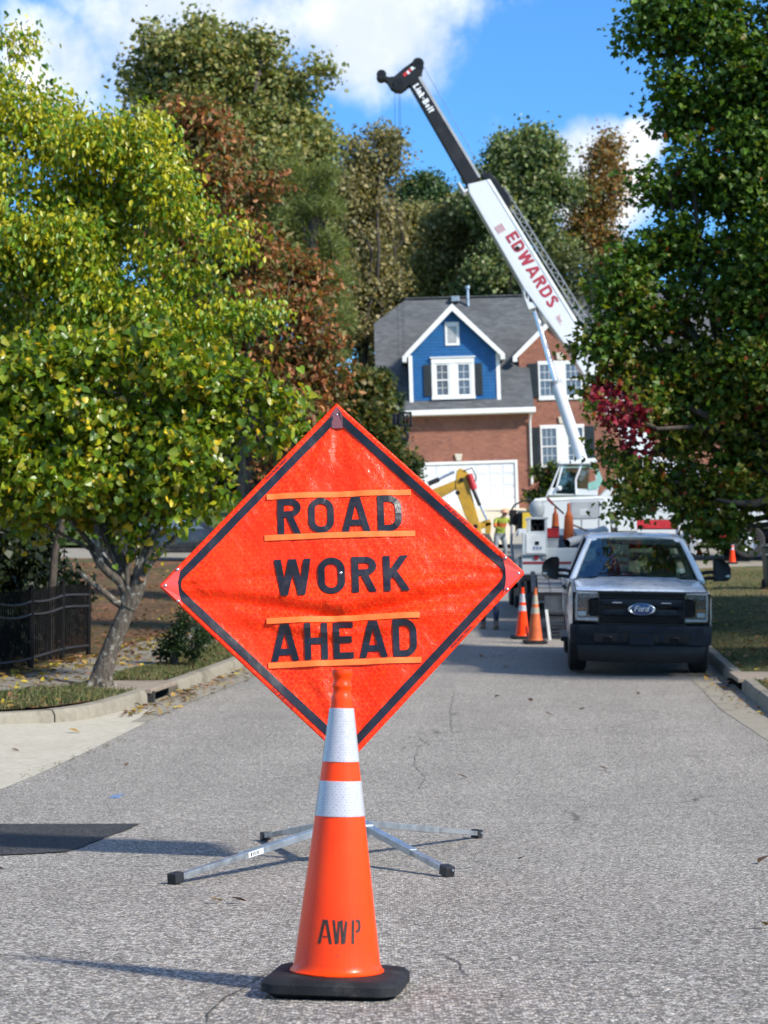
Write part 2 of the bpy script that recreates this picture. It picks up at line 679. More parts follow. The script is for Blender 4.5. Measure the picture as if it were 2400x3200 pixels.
def leaf_mesh(name, pos, L, B, Nn, s, shape, tint, mat_, fold=.35, curl=.15):
    sh = SHAPES[shape]
    n = len(pos)
    if shape in ('clump', 'needle'):
        # far foliage: one folded four-corner face for each leaf
        vv = np.zeros((n, 4, 3))
        wd = .52 if shape == 'clump' else .045
        for k, (u, v) in enumerate(((0, 0), (.48, wd), (1, 0), (.42, -wd))):
            vv[:, k] = pos + (L * u + B * v + Nn * (fold * abs(v) - curl * u * u)) * s[:, None]
        faces = np.arange(n)[:, None] * 4 + np.array([0, 3, 2, 1])
        tn = np.repeat(np.concatenate([tint, np.ones((n, 1))], 1), 4, axis=0)
        return fast_mesh(name, vv.reshape(-1, 3), 4, faces, mat_, tn)
    vv = np.zeros((n, 8, 3))
    # 0 base 1..3 left 4 tip 5..7 right
    idx = [(sh[0], 0), (sh[1], 1), (sh[2], 1), (sh[3], 1), (sh[4], 0), (sh[1], -1), (sh[2], -1), (sh[3], -1)]
    for k, ((u, v), sg) in enumerate(idx):
        w = fold * v - curl * u * u
        vv[:, k] = pos + (L * u + B * (v * sg) + Nn * w) * s[:, None]
    base = np.arange(n)[:, None] * 8
    f1 = base + np.array([0, 4, 3, 2, 1])
    f2 = base + np.array([0, 5, 6, 7, 4])
    faces = np.concatenate([f1, f2])
    tn = np.repeat(np.concatenate([tint, np.ones((n, 1))], 1), 8, axis=0)
    me = fast_mesh(name, vv.reshape(-1, 3), 5, faces, mat_, tn)
    return me


def palette(cols, probs, n, rg, jit=.18):
    cols = np.array(cols, float)
    k = rg.choice(len(cols), size=n, p=np.array(probs) / sum(probs))
    c = cols[k] * (1 + rg.normal(size=(n, 1)) * jit)
    return np.clip(c, .003, .9)


def leaf_material(name, rough=.42, trans=.32, spec=.5):
    if name in MATS:
        return MATS[name]
    m, n, b = new_mat(name)
    at = n.node('ShaderNodeAttribute', attribute_name='tint')
    tc = n.node('ShaderNodeTexCoord').outputs['Object']
    f = n.noise(tc, 35.0, 3.0)
    c = n.mixc(n.ramp(f, .3, .7), at.outputs['Color'], n.mixc(1.0, at.outputs['Color'], (.72, .78, .7), 'MULTIPLY'))
    n.put(b.inputs['Base Color'], c)
    b.inputs['Roughness'].default_value = rough
    b.inputs['Specular IOR Level'].default_value = spec
    tr = n.node('ShaderNodeBsdfTranslucent')
    n.put(tr.inputs['Color'], n.mixc(1.0, c, (1.25, 1.2, .55), 'MULTIPLY'))
    mx = n.node('ShaderNodeMixShader')
    mx.inputs[0].default_value = trans
    n.nt.links.new(b.outputs[0], mx.inputs[1])
    n.nt.links.new(tr.outputs[0], mx.inputs[2])
    n.nt.links.new(mx.outputs[0], n.nt.nodes['Material Output'].inputs['Surface'])
    MATS[name] = m
    return m


M_LEAF = leaf_material('leaf_glossy', .34, .38, .5)
M_LEAF_FAR = leaf_material('leaf_matte', .5, .36, .35)
M_LITTER = leaf_material('leaf_dry', .7, .15, .3)

# ------------------------------------------------------------------ ground materials


def m_asphalt(name, dark, light, patch=False):
    m, n, b = new_mat(name)
    pos = n.node('ShaderNodeNewGeometry').outputs['Position']
    cell = n.vor(pos, 104.0, 'F1', 1.0, 'Color')
    cr = n.sep(cell)
    stone = n.m('POWER', cr[0], 2.0)
    dist = n.vor(pos, 104.0)
    fine = n.noise(pos, 260.0, 2.0)
    big = n.noise(pos, .55, 5.0, .6)
    mid = n.noise(pos, 4.5, 5.0, .65)
    base = n.mixc(stone, dark, light)
    warm = n.mixc(cr[1], (1.06, 1.0, .93), (.94, .98, 1.05))
    base = n.mixc(1.0, base, warm, 'MULTIPLY')
    k = n.m('ADD', n.ramp(big, .3, .7, .94, 1.06), n.ramp(mid, .3, .7, -.05, .05))
    base = n.mixc(1.0, base, n.comb(k, k, k), 'MULTIPLY')
    sx_, sy_, sz_ = n.sep(pos)
    lane = n.noise(n.comb(n.m('SUBTRACT', n.m('MULTIPLY', sx_, .9), n.m('MULTIPLY', sy_, .07)), n.m('MULTIPLY', sy_, .05), 0.0), 1.6, 4.0, .6)
    lk = n.ramp(lane, .32, .68, .93, 1.04)
    base = n.mixc(1.0, base, n.comb(lk, lk, lk), 'MULTIPLY')
    gap = n.ramp(dist, .38, .65, 1.0, .6)
    base = n.mixc(1.0, base, n.comb(gap, gap, gap), 'MULTIPLY')
    if not patch:
        # crazed hairline cracks, only in worn zones
        wv = n.vm('ADD', pos, n.vm('SCALE', n.node('ShaderNodeTexNoise').outputs['Color'], .0))
        wob = n.node('ShaderNodeTexNoise')
        n.put(wob.inputs['Vector'], pos)
        wob.inputs['Scale'].default_value = 2.2
        wob.inputs['Detail'].default_value = 5
        p2 = n.vm('ADD', pos, n.vm('SCALE', n.vm('SUBTRACT', wob.outputs['Color'], (.5, .5, .5)), .55))
        px_, py_, pz_ = n.sep(p2)
        flat = n.comb(n.m('MULTIPLY', px_, .55), n.m('MULTIPLY', py_, 1.0), 0.0)
        ed = n.vor(flat, .62, 'DISTANCE_TO_EDGE')
        zone = n.ramp(n.noise(pos, .42, 3.0), .47, .60)
        line = n.m('MULTIPLY', n.ramp(ed, .001, .0065, 1.0, 0.0), zone)
        base = n.mixc(n.m('MULTIPLY', line, .72), base, (.025, .024, .022))
        stain = n.ramp(n.noise(pos, .9, 6.0, .7), .60, .8, 0, .2)
        base = n.mixc(stain, base, (.07, .066, .06))
    n.put(b.inputs['Base Color'], base)
    b.inputs['Roughness'].default_value = .82
    b.inputs['Specular IOR Level'].default_value = .35
    h = n.m('ADD', n.m('MULTIPLY', n.m('SUBTRACT', 1.0, dist), 1.0), n.m('MULTIPLY', fine, .6))
    n.put(b.inputs['Normal'], n.bump(h, .75, .006))
    return m


def m_concrete(name, col, stain=(.16, .13, .09), amt=.6, joints=None):
    m, n, b = new_mat(name)
    pos = n.node('ShaderNodeNewGeometry').outputs['Position']
    f = n.noise(pos, 1.6, 7.0, .68)
    f2 = n.noise(pos, 14.0, 5.0, .6)
    sp = n.noise(pos, 160.0, 2.0)
    c = n.mixc(n.ramp(f2, .3, .7), tuple(x * .86 for x in col), tuple(x * 1.1 for x in col))
    c = n.mixc(n.ramp(f, .45, .75, 0, amt), c, stain)
    c = n.mixc(n.ramp(sp, .58, .75, 0, .35), c, tuple(x * .5 for x in col))
    n.put(b.inputs['Base Color'], c)
    b.inputs['Roughness'].default_value = .85
    n.put(b.inputs['Normal'], n.bump(n.m('ADD', f2, n.m('MULTIPLY', sp, .4)), .35, .006))
    return m


def m_lawn(name, cols, leaf=(.16, .075, .04), leaf_amt=.5):
    m, n, b = new_mat(name)
    pos = n.node('ShaderNodeNewGeometry').outputs['Position']
    big = n.noise(pos, .45, 5.0, .65)
    mid = n.noise(pos, 5.0, 5.0, .7)
    fine = n.noise(pos, 55.0, 3.0, .7)
    c = n.mixc(n.ramp(big, .35, .65), cols[0], cols[1])
    c = n.mixc(n.ramp(mid, .42, .68, 0, .8), c, cols[2])
    k = n.ramp(fine, .25, .75, .45, 1.5)
    c = n.mixc(1.0, c, n.comb(k, k, k), 'MULTIPLY')
    cell = n.sep(n.vor(pos, 13.0, 'F1', 1.0, 'Color'))
    lf = n.m('MULTIPLY', n.ramp(cell[0], 1 - leaf_amt * .5, 1.02 - leaf_amt * .5), n.ramp(n.noise(pos, .8, 3.0), .4, .62))
    c = n.mixc(lf, c, n.mixc(cell[1], leaf, tuple(x * 1.9 for x in leaf)))
    n.put(b.inputs['Base Color'], c)
    b.inputs['Roughness'].default_value = .95
    b.inputs['Specular IOR Level'].default_value = .15
    n.put(b.inputs['Normal'], n.bump(n.m('ADD', fine, mid), 1.0, .05))
    return m


M_ASPH = m_asphalt('aged_asphalt', (.135, .123, .105), (.70, .65, .565))
M_PATCH = m_asphalt('fresh_asphalt', (.018, .018, .019), (.11, .108, .105), True)
M_KERB = m_concrete('kerb_concrete', (.235, .21, .16), (.085, .07, .045), .85)
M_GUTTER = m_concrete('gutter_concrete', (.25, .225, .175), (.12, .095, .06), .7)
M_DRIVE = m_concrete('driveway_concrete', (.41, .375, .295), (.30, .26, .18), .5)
M_WALK = m_concrete('sidewalk_concrete', (.19, .17, .135), (.10, .075, .05), .7)  # darkened concrete: the shade on the walk is put into this colour
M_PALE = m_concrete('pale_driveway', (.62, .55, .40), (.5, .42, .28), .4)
M_LAWN_L = m_lawn('leafy_ground', [(.11, .10, .045), (.13, .075, .045), (.075, .085, .03)], (.20, .085, .05), .9)
M_LAWN_R = m_lawn('dry_lawn', [(.10, .115, .035), (.20, .17, .08), (.06, .085, .025)], (.17, .09, .045), .45)
M_LAWN_FAR = m_lawn('far_lawn', [(.09, .14, .03), (.12, .16, .045), (.06, .10, .02)], (.17, .09, .045), .2)

ys_near = np.concatenate([np.arange(-30, 12, .5), np.arange(12, 40, .4), np.arange(40, 59.61, .8)])


def sheet(name, ys, colsfn, zfn, mat_):
    """a ground sheet: for each y a row of x positions and a height"""
    rows = [[(x, y, zfn(x, y)) for x in colsfn(y)] for y in ys]
    b = MB().loft(rows)
    o = b.build(name, mat_, recalc=False)
    # faces up
    me = o.data
    if len(me.polygons) and me.polygons[0].normal.z < 0:
        me.flip_normals()
    for p in me.polygons:
        p.use_smooth = True
    return structure(o)


# base terrain reaching the horizon
tys = np.concatenate([np.arange(-60, 0, 6), np.arange(0, 120, 2.0), np.arange(120, 400, 20), [450, 600, 900]])
tx = np.array([-900, -500, -250, -120, -60, -30, -15, -8, -4, 0, 4, 8, 15, 30, 60, 120, 250, 500, 900], float)
sheet('terrain', tys, lambda y: tx, lambda x, y: g(y) - .07 - (0.02 if y < 70 else 0), M_LAWN_FAR)

road = sheet('road', ys_near, lambda y: cx(y) + np.linspace(-PAVE, PAVE, 7), lambda x, y: g(y), M_ASPH)
structure(road, 'coarse grey aged asphalt street running uphill to the crossing')

for sd, y0 in ((-1, 20.3), (1, -30)):
    yy = [y for y in ys_near if y >= y0]
    o = sheet('gutter', yy, lambda y: cx(y) + np.array([sd * PAVE, sd * (PAVE + .12), sd * HALF, sd * (HALF + .03)]), lambda x, y: g(y) + .004 - .012 * (abs(x - cx(y)) - PAVE), M_GUTTER)

# driveway apron beside the street on the left, in full sun
yy = np.concatenate([np.arange(7, 19, .5), np.arange(19, 22.1, .2)])
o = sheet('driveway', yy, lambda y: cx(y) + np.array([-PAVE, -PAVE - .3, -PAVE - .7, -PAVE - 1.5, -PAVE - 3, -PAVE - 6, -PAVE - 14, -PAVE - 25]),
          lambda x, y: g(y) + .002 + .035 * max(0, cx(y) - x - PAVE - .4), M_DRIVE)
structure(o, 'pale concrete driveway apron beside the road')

# ---- kerbs in cast lengths
KPROF = [(0, -.08), (0.012, .095), (.045, .142), (.15, .15), (.17, .12), (.17, -.08)]
left_path = [(-9.0, 18.95), (-5.0, 19.32), (-4.05, 19.58), (-3.5, 19.85), (-3.15, 20.2), (-2.95, 20.7), (-2.84, 21.3)] + [(cx(y) - HALF, y) for y in np.arange(22, 59.3, 1.0)]
right_path = [(cx(y) + HALF, y) for y in np.arange(-12, 59.3, 1.0)]
INL_L = (23.15, 24.55)
INL_R = (25.0, 26.3)
kerb_l = bpy.data.objects.new('kerb', None)
kerb_r = bpy.data.objects.new('kerb', None)
for k_ in (kerb_l, kerb_r):
    COL.objects.link(k_)
    structure(k_)


def path_resample(path, step):
    P = np.array(path, float)
    d = np.concatenate([[0], np.cumsum(np.linalg.norm(np.diff(P, axis=0), axis=1))])
    t = np.arange(0, d[-1], step)
    return np.stack([np.interp(t, d, P[:, 0]), np.interp(t, d, P[:, 1])], 1)


def kerb_run(path, side, parent, gap):
    P = path_resample(path, .25)
    nrm = np.gradient(P, axis=0)
    nrm /= np.linalg.norm(nrm, axis=1)[:, None]
    out = np.stack([-nrm[:, 1], nrm[:, 0]], 1) * (1 if side < 0 else -1)
    i = 0
    while i < len(P) - 2:
        j = min(i + 12, len(P) - 1)
        a, b_ = P[i, 1], P[j, 1]
        seg = list(range(i, j + 1))
        seg = [k for k in seg if not (gap[0] < P[k, 1] < gap[1] and P[k, 1] > 21.8)]
        if len(seg) > 2:
            # split where the inlet interrupts the run
            runs, cur = [], [seg[0]]
            for k in seg[1:]:
                if k == cur[-1] + 1:
                    cur.append(k)
                else:
                    runs.append(cur)
                    cur = [k]
            runs.append(cur)
            for rr in runs:
                if len(rr) < 2:
                    continue
                wob = random.uniform(-.006, .006)
                secs = []
                for q, k in enumerate(rr):
                    f = 0.0
                    t_ = nrm[k] * (.012 if q == 0 else (-.0 if q < len(rr) - 1 else -.012))
                    secs.append([(P[k, 0] + t_[0] + out[k, 0] * (o_ + wob), P[k, 1] + t_[1] + out[k, 1] * (o_ + wob), g(P[k, 1]) + z_ + wob * .6) for o_, z_ in KPROF])
                MB().loft(secs, caps=True).build('kerb_stone', M_KERB, parent, smooth=50)
        i = j


kerb_run(left_path, -1, kerb_l, INL_L)
kerb_run(right_path, 1, kerb_r, INL_R)


def xb_left(y):
    if y < 22:
        return float(np.interp(y, [19.14, 19.5, 19.75, 20.05, 20.35, 20.8, 21.4, 22], [-9, -5, -4.13, -3.6, -3.27, -3.10, -3.0, cx(22) - HALF - .155]))
    n = .62 if INL_L[0] <= y <= INL_L[1] else 0
    return cx(y) - HALF - .155 - n


def xb_right(y):
    n = .62 if INL_R[0] <= y <= INL_R[1] else 0
    return cx(y) + HALF + .155 + n


def zl(x, y):
    t = max(0.0, (cx(y) - HALF - .15) - x)
    return g(y) + .138 + .045 * min(t, 2.5) + .035 * max(0, min(t, 30) - 2.5) + .02 * math.sin(x * 2.1 + y * 1.3)


def zr(x, y):
    t = max(0.0, x - (cx(y) + HALF + .15))
    return g(y) + .138 + .05 * min(t, 2.0) + .02 * max(0, min(t, 30) - 2) + .015 * math.sin(x * 1.7 + y * 1.1)


offs = np.array([0, .1, .25, .5, .9, 1.4, 2, 2.8, 4, 6, 9, 14, 25, 60, 150])
yl = sorted(set(list(np.arange(19.16, 22, .12)) + list(np.arange(22, 40, .35)) + list(np.arange(40, 59, .8)) + [INL_L[0] - .01, INL_L[0], INL_L[1], INL_L[1] + .01, 59.0]))
o = sheet('verge', yl, lambda y: (xb_left(y) - offs)[::-1], zl, M_LAWN_L)
structure(o, 'leaf-strewn bank and grass strip beyond the near kerb')
yr = sorted(set(list(np.arange(-20, 20, 1.0)) + list(np.arange(20, 40, .35)) + list(np.arange(40, 59, .8)) + [INL_R[0] - .01, INL_R[0], INL_R[1], INL_R[1] + .01, 59.0]))
o = sheet('lawn', yr, lambda y: xb_right(y) + offs, zr, M_LAWN_R)
structure(o, 'dry brownish lawn beside the parked pickup')

# cross street at the top and the land behind it
cys = np.arange(59.3, 70.1, .5)
o = sheet('cross_street', cys, lambda y: np.array([-150, -60, -30, -15, -6, 0, 6, 15, 30, 60, 150]), lambda x, y: g(y) + .02, M_GUTTER)
fys = np.concatenate([np.arange(70, 120, 1.5), np.arange(120, 420, 20)])
o = sheet('far_lawn', fys, lambda y: np.array([-250, -120, -60, -30, -15, -8, -3, 3, 8, 15, 30, 60, 120, 250]), lambda x, y: g(y) + .12, M_LAWN_FAR)

# storm drains: dark throat under a concrete lid
M_LID = m_concrete('inlet_lid', (.26, .21, .16), (.10, .08, .06), .7)
M_PIT = mat('pit_dark', (.03, .028, .025), .95)


def storm_drain(inl, side, label):
    ym = (inl[0] + inl[1]) / 2
    xk = cx(ym) + side * HALF
    t = thing('storm_drain', label, 'storm drain', (xk, ym, g(ym)))
    yaw = Matrix.Rotation(-math.atan(.09), 3, 'Z')
    ln = inl[1] - inl[0]
    sl = Matrix.Rotation(math.atan(gslope(ym)), 3, 'X')
    M = yaw @ sl
    C = Vector((xk, ym, g(ym)))
    MB().box(C + Vector((side * .40, 0, .128)), (.86, ln + .16, .055), M).build('lid', M_LID, t, bevel=.01)
    b = MB()
    b.box(C + Vector((side * .68, 0, -.02)), (.06, ln + .1, .26), M)
    b.box(C + Vector((side * .36, -ln / 2 - .03, .0)), (.70, .07, .2), M)
    b.box(C + Vector((side * .36, ln / 2 + .03, .0)), (.70, .07, .2), M)
    b.build('throat', M_PIT, t)
    return t


storm_drain(INL_L, -1, 'storm drain inlet in the kerb beside the leaning redbud')
storm_drain(INL_R, 1, 'storm drain inlet in the kerb beside the white pickup')

# asphalt patch and utility paint on the road
pt = [(0 - 300, 2578), (440, 2577), (212, 2664), (150, 2668), (-300, 2690)]


def on_road(px, py, lift=.004):
    """point of the road under a photo pixel"""
    v = pix_dir(px, py)
    lo, hi = 1.0, 60.0
    for _ in range(60):
        d = (lo + hi) / 2
        z = CAMZ + v.z / v.y * d
        if z > g(d):
            lo = d
        else:
            hi = d
    return Vector((v.x / v.y * d, d, g(d) + lift))


def flat_patch(name, pts, mat_, lift, jitter=.01, sub=14):
    P = [on_road(*p) for p in pts]
    ring = []
    for i in range(len(P)):
        a, b_ = P[i], P[(i + 1) % len(P)]
        for k in range(sub):
            q = a.lerp(b_, k / sub)
            ring.append((q.x + random.uniform(-jitter, jitter), q.y + random.uniform(-jitter, jitter)))
    bm = bmesh.new()
    vv = [bm.verts.new((x, y, 0)) for x, y in ring]
    f = bm.faces.new(vv)
    bmesh.ops.triangulate(bm, faces=[f])
    for _ in range(2):
        bmesh.ops.subdivide_edges(bm, edges=[e for e in bm.edges if e.calc_length() > .5], cuts=1)
    bmesh.ops.triangulate(bm, faces=bm.faces[:])
    for v in bm.verts:
        v.co.z = g(v.co.y) + lift
    bmesh.ops.recalc_face_normals(bm, faces=bm.faces)
    me = bpy.data.meshes.new(name)
    bm.to_mesh(me)
    bm.free()
    if me.polygons[0].normal.z < 0:
        me.flip_normals()
    me.materials.append(mat_)
    o = bpy.data.objects.new(name, me)
    COL.objects.link(o)
    return structure(o)


o = flat_patch('asphalt_patch', pt, M_PATCH, .006)
o['label'] = 'dark fresh asphalt patch with a pointed end on the road'


def m_paint_marks(name, col):
    m, n, b = new_mat(name)
    pos = n.node('ShaderNodeNewGeometry').outputs['Position']
    f = n.m('ADD', n.noise(pos, 60.0, 4.0, .7), n.m('MULTIPLY', n.noise(pos, 9.0, 3.0), .6))
    b.inputs['Base Color'].default_value = (*col, 1)
    b.inputs['Roughness'].default_value = .8
    n.put(b.inputs['Alpha'], n.ramp(f, .72, .95))
    return m


M_BLUEP = m_paint_marks('worn_blue_paint', (.10, .30, .62))
for pts in ([(338, 2497), (352, 2486), (385, 2481), (388, 2488), (365, 2498)], [(112, 2590), (120, 2582), (140, 2579), (138, 2588)]):
    o = flat_patch('paint_mark', pts, M_BLUEP, .005, .004, 4)

# transverse tar seams and cracks as thin irregular strips
M_CRACK = mat('crack_dark', (.035, .033, .03), .95)
cracks = [[(0, 2692), (300, 2685), (620, 2672), (900, 2665), (1010, 2668)], [(0, 2490), (250, 2478), (540, 2459), (800, 2446)], [(330, 2358), (560, 2352), (820, 2340), (1000, 2331)],
          [(700, 2847), (860, 2843), (960, 2840)], [(1560, 2578), (1700, 2574), (1990, 2570)], [(1200, 2880), (1330, 2893), (1480, 2905)],
          [(1340, 2975), (1390, 2990), (1430, 3010), (1455, 3060)], [(830, 3045), (760, 3085), (690, 3125), (640, 3200)], [(1310, 2330), (1290, 2390), (1330, 2430), (1302, 2470)],
          [(1420, 2160), (1405, 2230), (1412, 2290)], [(690, 2800), (520, 2806)], [(1270, 2420), (1390, 2416), (1500, 2422), (1640, 2415)]]
ckb = bpy.data.objects.new('crack_lines', None)
for ci, pts in enumerate(cracks):
    P = [on_road(*p, lift=.003) for p in pts]
    dense = []
    for a, b_ in zip(P[:-1], P[1:]):
        k = max(2, int((b_ - a).length / .06))
        dense += [a.lerp(b_, i / k) for i in range(k)]
    dense.append(P[-1])
    rows = []
    w0 = 0.0
    for i, p in enumerate(dense):
        w0 = w0 * .7 + random.uniform(-.012, .012) * .6
        ww = random.uniform(.001, .0035) * (1.0 if 0 < i < len(dense) - 1 else .1)
        t_ = (dense[min(i + 1, len(dense) - 1)] - dense[max(i - 1, 0)]).normalized()
        nn = Vector((-t_.y, t_.x, 0))
        q = p + nn * w0
        rows.append([(q.x + nn.x * ww, q.y + nn.y * ww, g(q.y) + .003), (q.x - nn.x * ww, q.y - nn.y * ww, g(q.y) + .003)])
    o = MB().loft(rows).build('crack', M_CRACK, road)
# ================================================================== foreground: traffic cone
M_BLACKRUB = mat('black_rubber', (.013, .014, .016), .7, spec=.25, var=.35, vscale=9, bump=.5, bscale=140, bdist=.003, dirt=(.07, .066, .06, .4), dirt_scale=14)


def m_cone():
    m, n, b = new_mat('orange_pvc')
    tc = n.node('ShaderNodeTexCoord').outputs['Object']
    x, y, z = n.sep(tc)
    f = n.noise(tc, 6.0, 4.0)
    c = n.mixc(n.ramp(f, .3, .7), (.94, .046, .001), (1.0, .060, .002))
    ang = n.m('ARCTAN2', x, y)
    streak = n.noise(n.comb(n.m('MULTIPLY', ang, 9.0), n.m('MULTIPLY', z, 1.3), 0.0), 2.0, 5.0, .7)
    c = n.mixc(n.ramp(streak, .60, .78, 0, .30), c, (.55, .035, .01))
    scuff = n.m('MULTIPLY', n.ramp(n.noise(n.comb(n.m('MULTIPLY', ang, .10), n.m('MULTIPLY', z, 1.0), 0.0), 55.0, 4.0, .7), .61, .70), n.ramp(z, .25, .05))
    c = n.mixc(n.m('MULTIPLY', scuff, .75), c, (.05, .02, .015))
    n.put(b.inputs['Base Color'], c)
    n.put(b.inputs['Roughness'], n.ramp(streak, .3, .8, .24, .42))
    b.inputs['Coat Weight'].default_value = .05
    b.inputs['Specular IOR Level'].default_value = .25
    b.inputs['Coat Roughness'].default_value = .15
    b.inputs['Subsurface Weight'].default_value = 0.0
    n.put(b.inputs['Normal'], n.bump(n.noise(tc, 25.0, 3.0), .05, .01))
    return m


def hexcell(n, u, v, size):
    """distance to hexagon centre / edge for a regular hexagon tiling: (edge distance 0..1, gx, gy)"""
    rx, ry = 1.0, 1.7320508
    u = n.m('DIVIDE', u, size)
    v = n.m('DIVIDE', v, size)
    ax = n.m('SUBTRACT', n.m('FLOORED_MODULO', u, rx), rx / 2)
    ay = n.m('SUBTRACT', n.m('FLOORED_MODULO', v, ry), ry / 2)
    bx = n.m('SUBTRACT', n.m('FLOORED_MODULO', n.m('SUBTRACT', u, rx / 2), rx), rx / 2)
    by = n.m('SUBTRACT', n.m('FLOORED_MODULO', n.m('SUBTRACT', v, ry / 2), ry), ry / 2)
    da = n.m('ADD', n.m('MULTIPLY', ax, ax), n.m('MULTIPLY', ay, ay))
    db = n.m('ADD', n.m('MULTIPLY', bx, bx), n.m('MULTIPLY', by, by))
    t = n.m('LESS_THAN', da, db)
    it = n.m('SUBTRACT', 1.0, t)
    gx = n.m('ADD', n.m('MULTIPLY', ax, t), n.m('MULTIPLY', bx, it))
    gy = n.m('ADD', n.m('MULTIPLY', ay, t), n.m('MULTIPLY', by, it))
    px_, py_ = n.m('ABSOLUTE', gx), n.m('ABSOLUTE', gy)
    hd = n.m('MAXIMUM', n.m('ADD', n.m('MULTIPLY', px_, .5), n.m('MULTIPLY', py_, .8660254)), px_)
    return n.m('SUBTRACT', .5, hd), gx, gy


def m_sleeve():
    m, n, b = new_mat('white_retroreflective')
    tc = n.node('ShaderNodeTexCoord').outputs['Object']
    x, y, z = n.sep(tc)
    ang = n.m('MULTIPLY', n.m('ARCTAN2', x, y), .052)
    e, gx, gy = hexcell(n, ang, z, .0085)
    f = n.noise(tc, 12.0, 4.0)
    cellv = n.ramp(n.noise(tc, 240.0, 1.0), .35, .65)
    c = n.mixc(cellv, (.34, .335, .375), (.46, .455, .49))
    c = n.mixc(n.ramp(e, .04, .10, 1.0, 0.0), c, (.54, .535, .56))
    c = n.mixc(n.ramp(f, .55, .8, 0, .35), c, (.40, .37, .38))
    n.put(b.inputs['Base Color'], c)
    b.inputs['Roughness'].default_value = .28
    b.inputs['Coat Weight'].default_value = .6
    b.inputs['Coat Roughness'].default_value = .12
    n.put(b.inputs['Normal'], n.bump(n.ramp(e, .02, .12), .25, .001))
    return m


M_CONE = m_cone()
M_SLEEVE = m_sleeve()
M_STENCIL = mat('stencil_paint', (.022, .018, .016), .75, var=.5, vscale=90)


def rounded_square(hw, r, z, n=6):
    p = []
    for k, (sx, sy) in enumerate(((1, 1), (-1, 1), (-1, -1), (1, -1))):
        for i in range(n + 1):
            a = R(90 * k + 90 * i / n)
            p.append((sx * (hw - r) + r * math.cos(a), sy * (hw - r) + r * math.sin(a), z))
    return p


def cone_r(z):
    return .1235 - .1240 * (z - .075)


def make_cone(root, fine=True, base_mat=None, cone_mat=None, sleeve_mat=None):
    n = 72 if fine else 20
    hw = .195
    b = MB()
    # base tapers inward below, bevelled on top
    b.loft([rounded_square(hw - .03, .05, .0), rounded_square(hw - .012, .06, .012), rounded_square(hw, .065, .016), rounded_square(hw, .065, .040), rounded_square(hw - .012, .06, .052), rounded_square(hw - .045, .05, .056), rounded_square(.06, .05, .056)], closed=True, caps=True)
    b.build('base', base_mat or M_BLACKRUB, root, smooth=40, local=True)
    prof = [(.1345, .0575), (.1345, .0610), (.1300, .0640), (.1255, .072)]
    prof += [(cone_r(z), z) for z in np.linspace(.085, .822, 14)]
    prof += [(.0318, .833), (.0275, .842), (.0262, .850), (.0268, .858), (.0298, .864), (.0300, .868), (.0262, .875), (.0255, .884), (.0268, .891), (.0298, .897), (.0303, .905), (.0290, .914), (.0220, .914), (.0205, .90), (.02, .80)]
    MB().lathe(prof, n).build('body', cone_mat or M_CONE, root, smooth=35, local=True)
    for z0, z1 in ((.496, .596), (.650, .803)):
        pr = [(cone_r(z0) + .0002, z0), (cone_r(z0) + .0022, z0 + .0008)] + [(cone_r(z) + .0022, z) for z in np.linspace(z0 + .002, z1 - .002, 6)] + [(cone_r(z1) + .0022, z1 - .0008), (cone_r(z1) + .0002, z1)]
        MB().lathe(pr, n).build('reflective_sleeve', sleeve_mat or M_SLEEVE, root, smooth=35, local=True)


cx0, cy0 = -.129, 5.62
cone = thing('traffic_cone', 'tall orange traffic cone stencilled AWP, in front of the road work sign', 'traffic cone', (cx0, cy0, g(cy0)), rot=(math.atan(gslope(cy0)), R(.75), R(-7)), local=True)
cone.scale = (.955, .955, .955)
cone['group'] = 'orange traffic cones'
make_cone(cone)


def on_cone(a0, zc, lift0):
    def f(x, y, lift):
        z = zc + y
        r = cone_r(z) + lift0 + lift * .5
        a = a0 + x / r
        return (r * math.sin(a), -r * math.cos(a), z)
    return f


# stencil letters with the gaps a stencil leaves
H_ = .066
st = {'A': [[(0, 0), (.42, 1)], [(.95, 0), (.58, 1)], [(.33, .30), (.66, .30)]],
      'W': [[(.0, 1), (.22, 0)], [(.32, 0.04), (.42, .96)], [(.62, 1), (.72, 0)], [(.84, 0.04), (1.0, .96)]],
      'P': [[(.1, 0), (.1, 1)], [(.36, .97), (.62, .93), (.70, .74), (.62, .55), (.36, .50)]]}
fn = on_cone(R(7) + .06, .146, .0008)
for ch, x0, t_ in (('A', -.058, .0085), ('W', -.016, .0075), ('P', .036, .0085)):
    b = MB()
    for k, line in enumerate(st[ch]):
        tt = t_ if not (ch == 'A' and k == 2) else .004
        for q in ribbon([(p[0] * .036, p[1] * H_) for p in line], False, tt):
            b.add([fn(x0 + p[0], p[1], .0004 * k) for p in q], [(0, 1, 2, 3)])
    b.build('stencil_letter', M_STENCIL, cone, local=True)

# ================================================================== roll-up road work sign on its spring stand
SY = 9.6
sgn_c = W(1069.5, 1811, SY)
feet_px = [(541, 2764), (1403, 2741), (1494, 2619), (827, 2627)]
feet = [on_road(*p, lift=0) for p in feet_px]
hub = Vector((W(1090, 2600, SY).x, SY, g(SY) + .17))
sign = thing('road_work_sign', 'orange diamond roll-up sign reading ROAD WORK AHEAD on a folding stand', 'road sign', (hub.x, SY, g(SY)))
LEAN, ROLL = R(-10), R(-2.1)


def vnoise(u, v, seed):
    rg = np.random.default_rng(seed)
    T = rg.uniform(-1, 1, size=(64, 64))
    i, j = np.floor(u).astype(int), np.floor(v).astype(int)
    a, b = u - i, v - j
    a, b = a * a * (3 - 2 * a), b * b * (3 - 2 * b)
    t = lambda x, y: T[x % 64, y % 64]
    return (t(i, j) * (1 - a) + t(i + 1, j) * a) * (1 - b) + (t(i, j + 1) * (1 - a) + t(i + 1, j + 1) * a) * b


